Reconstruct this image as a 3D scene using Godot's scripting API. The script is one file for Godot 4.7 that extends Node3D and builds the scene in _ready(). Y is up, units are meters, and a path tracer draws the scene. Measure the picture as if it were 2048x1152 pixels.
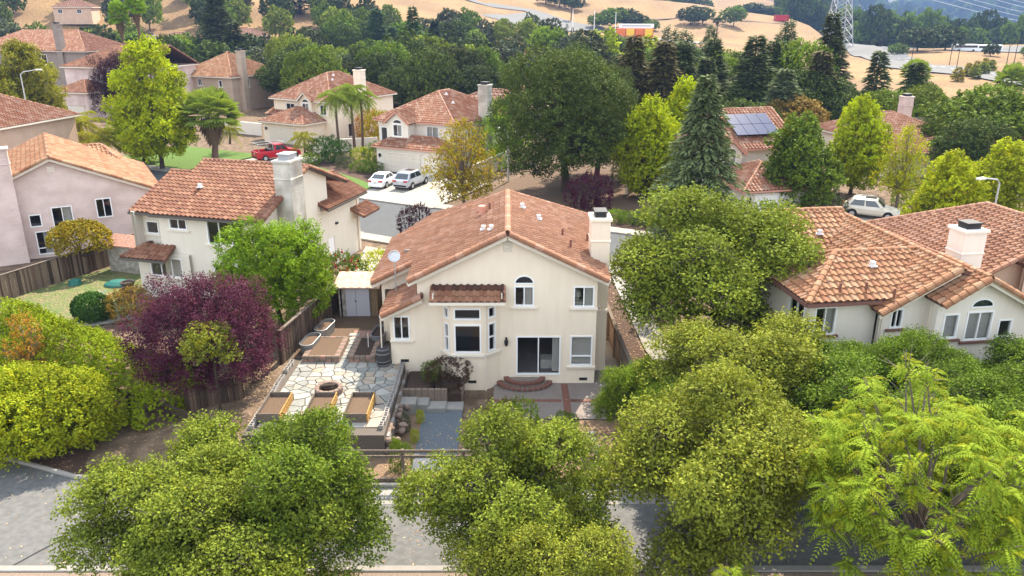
extends Node3D
# A hillside street of stucco houses with clay roofs, seen from above the back gardens.
# World: x right, y up, -z away from the viewer, metres; y = 0 is the back patio.

var used := {}
var M := {}
var rng := RandomNumberGenerator.new()
var EYE := Vector3(0, 17.8, 0)

# ------------------------------------------------------------------ naming
func numbered(n: String) -> String:
	var k: int = used.get(n, 0)
	used[n] = k + 1
	return n if k == 0 else "%s_%03d" % [n, k]

func tag(o: Node, label: String, category := "", group := "", kind := "") -> Node:
	if label: o.set_meta("label", label)
	if category: o.set_meta("category", category)
	if group: o.set_meta("group", group)
	if kind: o.set_meta("kind", kind)
	return o

func thing(called: String, label: String, category: String, at := Vector3.ZERO, turn := 0.0, group := "") -> Node3D:
	var o := Node3D.new()
	o.name = numbered(called)
	add_child(o)
	o.position = at
	o.rotation_degrees.y = turn
	tag(o, label, category, group)
	return o

func part(p: Node, called: String, mesh, m: Material, at := Transform3D()) -> MeshInstance3D:
	var o := MeshInstance3D.new()
	o.name = called if p != self else numbered(called)
	o.mesh = mesh.commit() if mesh is SurfaceTool else mesh
	o.material_override = m
	o.transform = at
	p.add_child(o, true)
	return o

func struct(called: String, mesh, m: Material) -> MeshInstance3D:
	var o := part(self, called, mesh, m)
	o.set_meta("kind", "structure")
	return o

func whole(called: String, mesh, m: Material, label: String, category: String, group := "", at := Transform3D()) -> MeshInstance3D:
	var o := part(self, called, mesh, m, at)
	tag(o, label, category, group)
	return o

# ------------------------------------------------------------------ geometry
func S() -> SurfaceTool:
	var s := SurfaceTool.new()
	s.begin(Mesh.PRIMITIVE_TRIANGLES)
	return s

func tri(s: SurfaceTool, a: Vector3, b: Vector3, c: Vector3) -> void:
	s.add_vertex(a); s.add_vertex(b); s.add_vertex(c)

func quad(s: SurfaceTool, a: Vector3, b: Vector3, c: Vector3, d: Vector3) -> void:
	tri(s, a, b, c); tri(s, a, c, d)

func T(x: float, y: float, z: float, turn := 0.0) -> Transform3D:
	return Transform3D(Basis(Vector3.UP, deg_to_rad(turn)), Vector3(x, y, z))

# a box by centre and size, its upright edges chamfered when c > 0
func box(s: SurfaceTool, c: Vector3, d: Vector3, t := Transform3D()) -> void:
	var h := d * 0.5
	var v := []
	for k in 8:
		v.append(t * (c + Vector3(h.x if k & 1 else -h.x, h.y if k & 2 else -h.y, h.z if k & 4 else -h.z)))
	quad(s, v[0], v[1], v[3], v[2]); quad(s, v[5], v[4], v[6], v[7])
	quad(s, v[4], v[0], v[2], v[6]); quad(s, v[1], v[5], v[7], v[3])
	quad(s, v[2], v[3], v[7], v[6]); quad(s, v[4], v[5], v[1], v[0])

# a box whose top is smaller: a softened block
func block(s: SurfaceTool, c: Vector3, d: Vector3, e := 0.02, t := Transform3D()) -> void:
	var h := d * 0.5
	var r := []
	for k in 4:
		var y: float = [-h.y, h.y - e, h.y, h.y][k]
		var i: float = [0.0, 0.0, e, e][k]
		if k == 3: break
		r.append([t * (c + Vector3(-h.x + i, y, -h.z + i)), t * (c + Vector3(h.x - i, y, -h.z + i)), t * (c + Vector3(h.x - i, y, h.z - i)), t * (c + Vector3(-h.x + i, y, h.z - i))])
	for k in 2:
		for j in 4:
			quad(s, r[k][j], r[k][(j + 1) % 4], r[k + 1][(j + 1) % 4], r[k + 1][j])
	quad(s, r[2][0], r[2][1], r[2][2], r[2][3])

func bar(s: SurfaceTool, a: Vector3, b: Vector3, w: float, h := -1.0) -> void:
	var f := (b - a)
	var l := f.length()
	f /= l
	var r := f.cross(Vector3.UP)
	if r.length() < 0.01: r = Vector3.RIGHT
	r = r.normalized()
	box(s, Vector3.ZERO, Vector3(w, h if h > 0 else w, l), Transform3D(Basis(r, r.cross(f), -f), (a + b) * 0.5))

func tube(s: SurfaceTool, pts: Array, radii: Array, n := 6, cap := true) -> void:
	var rings := []
	for i in pts.size():
		var d: Vector3 = pts[mini(i + 1, pts.size() - 1)] - pts[maxi(i - 1, 0)]
		d = d.normalized()
		var r := d.cross(Vector3(0.3, 0.1, 1) if absf(d.z) < 0.9 else Vector3.UP).normalized()
		var q := d.cross(r)
		var ring := []
		for k in n:
			var a := TAU * k / n
			ring.append(pts[i] + (r * cos(a) + q * sin(a)) * radii[i])
		rings.append(ring)
	for i in rings.size() - 1:
		for k in n:
			quad(s, rings[i][k], rings[i][(k + 1) % n], rings[i + 1][(k + 1) % n], rings[i + 1][k])
	if cap:
		for k in range(1, n - 1):
			tri(s, rings[0][0], rings[0][k], rings[0][k + 1])
			tri(s, rings[-1][0], rings[-1][k], rings[-1][k + 1])

func lathe(s: SurfaceTool, prof: Array, n := 16, t := Transform3D()) -> void:
	for i in prof.size() - 1:
		for k in n:
			var a := TAU * k / n
			var b := TAU * (k + 1) / n
			var p: Vector2 = prof[i]
			var q: Vector2 = prof[i + 1]
			quad(s, t * Vector3(p.x * cos(a), p.y, p.x * sin(a)), t * Vector3(p.x * cos(b), p.y, p.x * sin(b)), t * Vector3(q.x * cos(b), q.y, q.x * sin(b)), t * Vector3(q.x * cos(a), q.y, q.x * sin(a)))

# a flat polygon (x, z) as a slab between two heights
func slab(s: SurfaceTool, poly: PackedVector2Array, y1: float, y0: float) -> void:
	var ix := Geometry2D.triangulate_polygon(poly)
	for k in range(0, ix.size(), 3):
		tri(s, Vector3(poly[ix[k]].x, y1, poly[ix[k]].y), Vector3(poly[ix[k + 1]].x, y1, poly[ix[k + 1]].y), Vector3(poly[ix[k + 2]].x, y1, poly[ix[k + 2]].y))
	if y0 < y1:
		for k in poly.size():
			var a := poly[k]
			var b := poly[(k + 1) % poly.size()]
			quad(s, Vector3(a.x, y0, a.y), Vector3(b.x, y0, b.y), Vector3(b.x, y1, b.y), Vector3(a.x, y1, a.y))

func pv(a: Array) -> PackedVector2Array:
	var p := PackedVector2Array()
	for k in range(0, a.size(), 2): p.append(Vector2(a[k], a[k + 1]))
	return p

func rect(x0: float, y0: float, x1: float, y1: float) -> PackedVector2Array:
	return PackedVector2Array([Vector2(x0, y0), Vector2(x1, y0), Vector2(x1, y1), Vector2(x0, y1)])

# a 2D polygon (x, y) pushed out along z from z0 to z1
func prism(s: SurfaceTool, poly: PackedVector2Array, z0: float, z1: float, t := Transform3D()) -> void:
	var ix := Geometry2D.triangulate_polygon(poly)
	for z in [z0, z1]:
		for k in range(0, ix.size(), 3):
			tri(s, t * Vector3(poly[ix[k]].x, poly[ix[k]].y, z), t * Vector3(poly[ix[k + 1]].x, poly[ix[k + 1]].y, z), t * Vector3(poly[ix[k + 2]].x, poly[ix[k + 2]].y, z))
	for k in poly.size():
		var a := poly[k]
		var b := poly[(k + 1) % poly.size()]
		quad(s, t * Vector3(a.x, a.y, z0), t * Vector3(b.x, b.y, z0), t * Vector3(b.x, b.y, z1), t * Vector3(a.x, a.y, z1))

# ------------------------------------------------------------------ materials
func lin(r: float, g: float, b: float) -> Color:
	return Color(r, g, b).linear_to_srgb()

func noise_tex(freq: float, a: Color, b: Color, oct := 4, size := 512, normal := false, strength := 4.0, kind := FastNoiseLite.TYPE_SIMPLEX_SMOOTH, sd := 1) -> NoiseTexture2D:
	var n := FastNoiseLite.new()
	n.seed = sd
	n.frequency = freq
	n.noise_type = kind
	n.fractal_octaves = oct
	var t := NoiseTexture2D.new()
	t.noise = n
	t.width = size
	t.height = size
	t.seamless = true
	if normal:
		t.as_normal_map = true
		t.bump_strength = strength
	else:
		var g := Gradient.new()
		g.set_color(0, a)
		g.set_color(1, b)
		t.color_ramp = g
	return t

func mat(c: Color, rough := 0.85, tex: Texture2D = null, scale := 0.5, nrm: Texture2D = null, nstr := 0.5) -> StandardMaterial3D:
	var m := StandardMaterial3D.new()
	m.albedo_color = c
	m.roughness = rough
	m.metallic_specular = 0.4
	if tex or nrm:
		m.uv1_triplanar = true
		m.uv1_world_triplanar = true
		m.uv1_scale = Vector3.ONE * scale
	if tex: m.albedo_texture = tex
	if nrm:
		m.normal_enabled = true
		m.normal_texture = nrm
		m.normal_scale = nstr
	return m

func leafmat(r: float, g: float, b: float, through := 0.7) -> StandardMaterial3D:
	through *= 0.6
	var m := StandardMaterial3D.new()
	m.albedo_color = lin(r, g, b)
	m.vertex_color_use_as_albedo = true
	m.roughness = 0.7
	m.metallic_specular = 0.16
	m.backlight_enabled = true
	m.backlight = lin(through * 0.95, through, through * 0.45)
	return m

func make_materials() -> void:
	var W := Color.WHITE
	var grain := noise_tex(0.02, Color(0.72, 0.72, 0.72), W, 5)
	var blot := noise_tex(0.006, Color(0.93, 0.92, 0.9), W, 4, 512, false, 0, FastNoiseLite.TYPE_SIMPLEX_SMOOTH, 5)
	var speck := noise_tex(0.12, Color(0.55, 0.55, 0.55), W, 3, 512, false, 0, FastNoiseLite.TYPE_SIMPLEX_SMOOTH, 3)
	var soil := noise_tex(0.05, Color(0.45, 0.42, 0.4), W, 5, 512, false, 0, FastNoiseLite.TYPE_SIMPLEX_SMOOTH, 9)
	var bump := noise_tex(0.08, W, W, 4, 512, true, 6.0)
	var dapple := noise_tex(0.015, Color(0.62, 0.6, 0.55), W, 6, 512, false, 0, FastNoiseLite.TYPE_SIMPLEX_SMOOTH, 21)
	M.terrain = mat(W, 0.95, dapple, 0.11, bump, 0.7)
	M.terrain.vertex_color_use_as_albedo = true
	var streak := noise_tex(0.01, Color(0.965, 0.96, 0.95), W, 5, 512, false, 0, FastNoiseLite.TYPE_SIMPLEX_SMOOTH, 71)
	M.stucco = mat(lin(0.82, 0.70, 0.555), 0.92, streak, 0.3)
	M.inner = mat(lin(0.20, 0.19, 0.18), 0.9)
	M.stucco_grey = mat(lin(0.72, 0.655, 0.55), 0.92, streak, 0.3)
	M.stucco_pink = mat(lin(0.74, 0.60, 0.54), 0.92, noise_tex(0.008, Color(0.8, 0.77, 0.76), W, 5, 512, false, 0, FastNoiseLite.TYPE_SIMPLEX_SMOOTH, 61), 0.1, bump, 0.25)
	M.stucco_white = mat(lin(0.76, 0.69, 0.60), 0.92, streak, 0.3)
	M.stucco_tan = mat(lin(0.44, 0.34, 0.26), 0.92, blot, 0.22, bump, 0.25)
	M.stucco_dark = mat(lin(0.27, 0.22, 0.19), 0.92, blot, 0.22, bump, 0.25)
	M.stucco_peach = mat(lin(0.6, 0.42, 0.31), 0.92, blot, 0.22, bump, 0.25)
	for m in [M.stucco, M.stucco_grey, M.stucco_white]: m.uv1_scale = Vector3(0.35, 0.07, 0.35)
	M.chimney_stain = mat(lin(0.66, 0.62, 0.55), 0.92, noise_tex(0.006, Color(0.68, 0.66, 0.63), W, 5, 512, false, 0, FastNoiseLite.TYPE_SIMPLEX_SMOOTH, 31), 0.2, bump, 0.3)
	M.trim = mat(lin(0.72, 0.64, 0.53), 0.8)
	M.trim_brown = mat(lin(0.16, 0.075, 0.055), 0.7)
	M.trim_salmon = mat(lin(0.55, 0.27, 0.19), 0.8)
	M.gutter = mat(lin(0.10, 0.085, 0.07), 0.6)
	M.gutter_pale = mat(lin(0.5, 0.42, 0.33), 0.6)
	M.white = mat(lin(0.82, 0.81, 0.79), 0.45)
	M.garage = mat(lin(0.66, 0.59, 0.49), 0.6)
	M.roof_deck = mat(lin(0.12, 0.06, 0.045), 0.9)
	M.tile = mat(W, 0.82, grain, 0.9)
	M.tile.vertex_color_use_as_albedo = true
	M.metal = mat(lin(0.5, 0.5, 0.5), 0.45); M.metal.metallic = 0.6
	M.flash = mat(lin(0.62, 0.61, 0.6), 0.5)
	M.black = mat(lin(0.02, 0.02, 0.022), 0.6)
	M.rubber = mat(lin(0.018, 0.018, 0.018), 0.8)
	M.asphalt = mat(lin(0.075, 0.08, 0.086), 0.93, blot, 0.3, bump, 0.12)
	M.asphalt_old = mat(lin(0.14, 0.137, 0.13), 0.93, noise_tex(0.012, Color(0.82, 0.82, 0.83), W, 6, 1024, false, 0, FastNoiseLite.TYPE_SIMPLEX_SMOOTH, 17), 0.2, bump, 0.12)
	M.concrete = mat(lin(0.29, 0.27, 0.24), 0.9, blot, 0.25, bump, 0.1)
	M.concrete_dark = mat(lin(0.25, 0.235, 0.215), 0.9, blot, 0.4, bump, 0.15)
	M.patio = mat(lin(0.21, 0.175, 0.155), 0.85, blot, 0.4, bump, 0.12)
	M.brick = mat(lin(0.24, 0.105, 0.075), 0.9, grain, 1.5, bump, 0.5)
	M.brick_pale = mat(lin(0.42, 0.25, 0.19), 0.9, grain, 1.5, bump, 0.5)
	M.block_brown = mat(lin(0.27, 0.2, 0.15), 0.92, grain, 1.2, bump, 0.5)
	M.block_grey = mat(lin(0.40, 0.36, 0.33), 0.92, grain, 1.2, bump, 0.5)
	M.stone_a = mat(lin(0.33, 0.315, 0.285), 0.85, blot, 0.6, bump, 0.4)
	M.stone_b = mat(lin(0.27, 0.25, 0.22), 0.85, blot, 0.6, bump, 0.4)
	M.stone_c = mat(lin(0.33, 0.27, 0.21), 0.85, blot, 0.6, bump, 0.4)
	M.stone_d = mat(lin(0.22, 0.225, 0.21), 0.85, blot, 0.6, bump, 0.4)
	M.rock = mat(lin(0.30, 0.21, 0.165), 0.9, grain, 1.5, bump, 0.6)
	M.mortar = mat(lin(0.21, 0.18, 0.15), 0.95, soil, 0.8)
	M.soil = mat(lin(0.10, 0.065, 0.045), 0.97, soil, 0.8, bump, 1.0)
	M.soil_pale = mat(lin(0.40, 0.27, 0.17), 0.97, soil, 0.5, bump, 1.0)
	M.soil_tan = mat(lin(0.25, 0.165, 0.105), 0.97, soil, 0.8, bump, 1.0)
	M.mulch = mat(lin(0.15, 0.088, 0.06), 0.97, soil, 1.4, bump, 1.2)
	M.gravel = mat(lin(0.20, 0.225, 0.25), 0.95, noise_tex(0.05, Color(0.5, 0.5, 0.52), W, 5, 512, false, 0, FastNoiseLite.TYPE_SIMPLEX_SMOOTH, 81), 0.6, bump, 1.0)
	M.lawn = mat(lin(0.16, 0.30, 0.04), 0.95, soil, 0.6, bump, 1.0)
	M.lawn_dry = mat(W, 0.95, noise_tex(0.022, lin(0.19, 0.14, 0.078), lin(0.075, 0.13, 0.025), 5, 512, false, 0, FastNoiseLite.TYPE_SIMPLEX_SMOOTH, 41), 0.09, bump, 1.0)
	var wg := noise_tex(0.03, Color(0.5, 0.46, 0.42), W, 4, 512, false, 0, FastNoiseLite.TYPE_SIMPLEX_SMOOTH, 11)
	M.fence = []
	for k in 5:
		var q: float = [0.7, 0.9, 1.15, 0.55, 1.4][k]
		var f := mat(lin(0.17 * q, 0.115 * q, 0.08 * q), 0.92, wg, 1.0, bump, 0.5)
		M.fence.append(f)
	M.fence_pale = []
	for k in 4:
		var q: float = [0.8, 1.0, 1.2, 0.9][k]
		M.fence_pale.append(mat(lin(0.36 * q, 0.275 * q, 0.2 * q), 0.92, wg, 1.0, bump, 0.5))
	M.wood_grey = mat(lin(0.26, 0.215, 0.175), 0.9, wg, 0.8, bump, 0.4)
	M.wood_new = mat(lin(0.62, 0.36, 0.10), 0.7, wg, 0.6, bump, 0.3)
	M.wood_dark = mat(lin(0.085, 0.06, 0.045), 0.85, wg, 0.8)
	M.shed = mat(lin(0.48, 0.44, 0.40), 0.85, dapple, 0.3)
	M.shed_panel = mat(lin(0.46, 0.45, 0.50), 0.7)
	M.shed_wood = mat(lin(0.40, 0.29, 0.17), 0.9, wg, 0.8)
	M.rust = mat(lin(0.46, 0.25, 0.19), 0.85, dapple, 0.5)
	M.rust_pale = mat(W, 0.85, noise_tex(0.015, lin(0.42, 0.2, 0.13), lin(0.5, 0.44, 0.36), 4, 512, false, 0, FastNoiseLite.TYPE_SIMPLEX_SMOOTH, 51), 0.3)
	M.zinc = mat(lin(0.36, 0.385, 0.40), 0.42, grain, 0.8); M.zinc.metallic = 0.5
	M.barrel = mat(lin(0.085, 0.08, 0.078), 0.75, wg, 1.0)
	M.hoop = mat(lin(0.17, 0.17, 0.18), 0.5)
	M.bark = mat(lin(0.13, 0.095, 0.07), 0.95, soil, 1.0, bump, 1.0)
	M.bark_pale = mat(lin(0.34, 0.275, 0.215), 0.95, soil, 1.0, bump, 0.8)
	M.bark_grey = mat(lin(0.22, 0.185, 0.155), 0.95, soil, 1.0)
	M.palm_bark = mat(lin(0.25, 0.165, 0.12), 0.95, soil, 1.5, bump, 1.0)
	M.thatch = mat(lin(0.27, 0.185, 0.10), 0.95, soil, 1.0)
	M.steel = mat(lin(0.33, 0.33, 0.34), 0.6)
	M.pot = mat(lin(0.33, 0.17, 0.12), 0.8, grain, 1.0)
	M.teal = mat(lin(0.02, 0.12, 0.095), 0.5)
	M.cloth = mat(lin(0.68, 0.66, 0.6), 0.9)
	M.solar = mat(lin(0.03, 0.04, 0.09), 0.2)
	M.red_paint = mat(lin(0.42, 0.012, 0.02), 0.3)
	M.orange_paint = mat(lin(0.62, 0.15, 0.03), 0.5)
	M.yellow_paint = mat(lin(0.75, 0.45, 0.03), 0.5)
	M.glass = StandardMaterial3D.new()
	M.glass.albedo_color = Color(0.05, 0.06, 0.07, 0.3)
	M.glass.transparency = BaseMaterial3D.TRANSPARENCY_ALPHA
	M.glass.roughness = 0.02
	M.glass.metallic_specular = 0.75
	M.glass_dark = mat(lin(0.02, 0.025, 0.03), 0.06)
	M.glass_dark.metallic_specular = 0.7
	M.blind = mat(lin(0.55, 0.54, 0.5), 0.8)
	M.lamp_red = mat(lin(0.35, 0.02, 0.02), 0.25)
	M.lamp_clear = mat(lin(0.7, 0.7, 0.72), 0.15)

# ------------------------------------------------------------------ houses
# A wall standing on "o", running along "d", its outline in (along, up), with openings cut through; it is 0.18 m thick.
func wall(p: Node, m: Material, o: Vector3, d: Vector3, outline: PackedVector2Array, holes := [], called := "wall") -> MeshInstance3D:
	var s := S()
	d = d.normalized()
	var inn := Vector3(d.z, 0, -d.x) * 0.18        # inwards
	var xs := [-1000.0, 1000.0]
	for h in holes:
		xs.append(h.position.x); xs.append(h.end.x)
	xs.sort()
	for k in xs.size() - 1:
		if xs[k + 1] - xs[k] < 0.0005: continue
		var ys := []
		for h in holes:
			if h.position.x < xs[k + 1] - 0.0003 and h.end.x > xs[k] + 0.0003: ys.append(Vector2(h.position.y, h.end.y))
		ys.sort_custom(func(a, b): return a.x < b.x)
		var y := -1000.0
		ys.append(Vector2(1000, 1000))
		for q in ys:
			for piece in Geometry2D.intersect_polygons(outline, rect(xs[k], y, xs[k + 1], q.x)):
				var ix := Geometry2D.triangulate_polygon(piece)
				for off in [Vector3.ZERO, inn]:
					for j in range(0, ix.size(), 3):
						var v := []
						for e in 3:
							var w: Vector2 = piece[ix[j + e]]
							v.append(o + d * w.x + Vector3.UP * w.y + off)
						tri(s, v[0], v[1], v[2])
			y = q.y
	for h in holes:
		var c := [h.position, Vector2(h.end.x, h.position.y), h.end, Vector2(h.position.x, h.end.y)]
		for k in 4:
			var a: Vector3 = o + d * c[k].x + Vector3.UP * c[k].y
			var b: Vector3 = o + d * c[(k + 1) % 4].x + Vector3.UP * c[(k + 1) % 4].y
			quad(s, a, b, b + inn, a + inn)
	for k in outline.size():
		if absf(outline[k].x - outline[(k + 1) % outline.size()].x) < 0.001: continue
		var a := o + d * outline[k].x + Vector3.UP * outline[k].y
		var b := o + d * outline[(k + 1) % outline.size()].x + Vector3.UP * outline[(k + 1) % outline.size()].y
		quad(s, a, b, b + inn, a + inn)
	return part(p, called, s, m)

# The window that fills an opening: frame, one pane per light, a sill. cols: how many lights; rail: height of a cross rail (0 for none).
func window(p: Node, o: Vector3, d: Vector3, h: Rect2, cols := 2, sill := true, rail := 0.0, dress := "", fm: Material = null, sm: Material = null) -> MeshInstance3D:
	d = d.normalized()
	var out := Vector3(-d.z, 0, d.x)
	var t := Transform3D(Basis(d, Vector3.UP, out), o + d * h.position.x + Vector3.UP * h.position.y)
	var s := S()
	var w := h.size.x
	var g := h.size.y
	var e := 0.075
	box(s, Vector3(e / 2, g / 2, -0.035), Vector3(e, g, 0.13), t); box(s, Vector3(w - e / 2, g / 2, -0.035), Vector3(e, g, 0.13), t)
	box(s, Vector3(w / 2, e / 2, -0.036), Vector3(w - 2 * e, e, 0.13), t); box(s, Vector3(w / 2, g - e / 2, -0.036), Vector3(w - 2 * e, e, 0.13), t)
	for k in range(1, cols): box(s, Vector3(w * k / cols, g / 2, -0.045), Vector3(0.055, g - 2 * e, 0.09), t)
	if rail > 0: box(s, Vector3(w / 2, rail, -0.04), Vector3(w - 2 * e, 0.06, 0.092), t)
	var f := part(p, "window", s, fm if fm else M.white)
	for k in cols:
		for r in (2 if rail > 0 else 1):
			var x0 := e + 0.002 if k == 0 else w * k / cols + 0.03
			var x1 := w - e - 0.002 if k == cols - 1 else w * (k + 1) / cols - 0.03
			var y0 := e + 0.002 if r == 0 else rail + 0.032
			var y1 := rail - 0.032 if rail > 0 and r == 0 else g - e - 0.002
			var q := S()
			quad(q, t * Vector3(x0, y0, -0.05), t * Vector3(x1, y0, -0.05), t * Vector3(x1, y1, -0.05), t * Vector3(x0, y1, -0.05))
			part(f, "pane", q, M.glass)
	if dress != "":
		var q := S()
		if dress == "blind":
			var n := int(g / 0.09)
			for k in n: box(q, Vector3(w / 2, e + (g - 2 * e) * (k + 0.5) / n, -0.16), Vector3(w - 0.1, 0.075, 0.012), t)
		elif dress == "half":
			for k in 7: box(q, Vector3(w * 0.5 + w * 0.47 * (k + 0.5) / 7, g / 2, -0.17 - 0.02 * (k % 2)), Vector3(w * 0.075, g - 0.1, 0.02), t)
		else:
			for k in 6: box(q, Vector3(w * 0.05 + w * 0.9 * (k + 0.5) / 6, g / 2, -0.17 - 0.02 * (k % 2)), Vector3(w * 0.16, g - 0.1, 0.02), t)
		part(f, "blind" if dress == "blind" else "curtain", q, M.blind)
	if sill:
		var q := S()
		block(q, Vector3(w / 2, -0.06, 0.02), Vector3(w + 0.34, 0.11, 0.16), 0.02, t)
		part(f, "sill", q, sm if sm else M.trim)
	return f

# A window with a segmental arch, built proud of a rectangular opening.
func arch_window(p: Node, o: Vector3, d: Vector3, x0: float, x1: float, y: float, rise: float, m: Material) -> void:
	d = d.normalized()
	var out := Vector3(-d.z, 0, d.x)
	var t := Transform3D(Basis(d, Vector3.UP, out), o)
	var outer := PackedVector2Array()
	var inner := PackedVector2Array()
	var w := (x1 - x0) / 2
	for k in 13:
		var a := PI * k / 12.0
		outer.append(Vector2((x0 + x1) / 2 + w * cos(a), y + 0.12 + (rise - 0.12) * sin(a)))
		inner.append(Vector2((x0 + x1) / 2 + (w - 0.07) * cos(a), y + 0.13 + (rise - 0.2) * sin(a)))
	var s := S()
	for k in 12:
		for z in [0.03]:
			quad(s, t * Vector3(outer[k].x, outer[k].y, z), t * Vector3(outer[k + 1].x, outer[k + 1].y, z), t * Vector3(inner[k + 1].x, inner[k + 1].y, z), t * Vector3(inner[k].x, inner[k].y, z))
			quad(s, t * Vector3(outer[k].x, outer[k].y, 0), t * Vector3(outer[k + 1].x, outer[k + 1].y, 0), t * Vector3(outer[k + 1].x, outer[k + 1].y, z), t * Vector3(outer[k].x, outer[k].y, z))
			quad(s, t * Vector3(inner[k].x, inner[k].y, -0.02), t * Vector3(inner[k + 1].x, inner[k + 1].y, -0.02), t * Vector3(inner[k + 1].x, inner[k + 1].y, z), t * Vector3(inner[k].x, inner[k].y, z))
	box(s, Vector3((x0 + x1) / 2, y + 0.095, 0.0), Vector3(x1 - x0, 0.07, 0.06), t)
	var f := part(p, "arched_window", s, M.white)
	var q := S()
	var poly := inner.duplicate()
	prism(q, poly, 0.004, 0.012, t)
	part(f, "pane", q, M.glass_dark)

# a downpipe on a wall
func pipe(p: Node, x: float, z: float, y0: float, y1: float, m: Material) -> void:
	var s := S()
	box(s, Vector3(x, (y0 + y1) / 2, z), Vector3(0.07, y1 - y0, 0.06))
	part(p, "downpipe", s, m)

# One clay tile in its own axes: x across (0..w), y up the slope (0..l), z out; an S profile.
func tile_arrays(w: float, l: float, fine: bool) -> Array:
	var pr := [Vector2(0, 0.012), Vector2(0.1, 0.055), Vector2(0.28, 0.092), Vector2(0.46, 0.058), Vector2(0.58, 0.012), Vector2(0.8, 0.0), Vector2(1.0, 0.012)] if fine else [Vector2(0, 0.0), Vector2(0.28, 0.11), Vector2(0.58, 0.0), Vector2(1.0, 0.0)]
	var v := PackedVector3Array()
	for k in pr.size() - 1:
		var a: Vector2 = pr[k]
		var b: Vector2 = pr[k + 1]
		var a0 := Vector3(a.x * w, -0.03, a.y + 0.055)
		var b0 := Vector3(b.x * w, -0.03, b.y + 0.055)
		var a1 := Vector3(a.x * w, l, a.y + 0.004)
		var b1 := Vector3(b.x * w, l, b.y + 0.004)
		v.append_array([a0, b1, b0, a0, a1, b1])
		if fine:
			var c0 := a0 - Vector3(0, 0, 0.04)
			var d0 := b0 - Vector3(0, 0, 0.04)
			v.append_array([c0, a0, b0, c0, b0, d0])
	return [v]

func tile_mesh(v: PackedVector3Array, c: Color) -> ArrayMesh:
	var a := []
	a.resize(Mesh.ARRAY_MAX)
	a[Mesh.ARRAY_VERTEX] = v
	var cs := PackedColorArray()
	cs.resize(v.size())
	cs.fill(c)
	a[Mesh.ARRAY_COLOR] = cs
	var m := ArrayMesh.new()
	m.add_surface_from_arrays(Mesh.PRIMITIVE_TRIANGLES, a)
	return m

func ridge_mesh(r: float, l: float, c: Color) -> ArrayMesh:
	var v := PackedVector3Array()
	var n := 7
	for k in n:
		var a := lerpf(-0.55, PI + 0.55, float(k) / n)
		var b := lerpf(-0.55, PI + 0.55, float(k + 1) / n)
		var p0 := Vector3(r * cos(a), -0.03, r * 0.85 * sin(a) + 0.03)
		var q0 := Vector3(r * cos(b), -0.03, r * 0.85 * sin(b) + 0.03)
		var p1 := Vector3(r * 0.86 * cos(a), l, r * 0.73 * sin(a))
		var q1 := Vector3(r * 0.86 * cos(b), l, r * 0.73 * sin(b))
		v.append_array([p0, q1, q0, p0, p1, q1])
		var o := Vector3(0, -0.03, 0.0)
		v.append_array([o, p0, q0])
	return tile_mesh(v, c)

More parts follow.
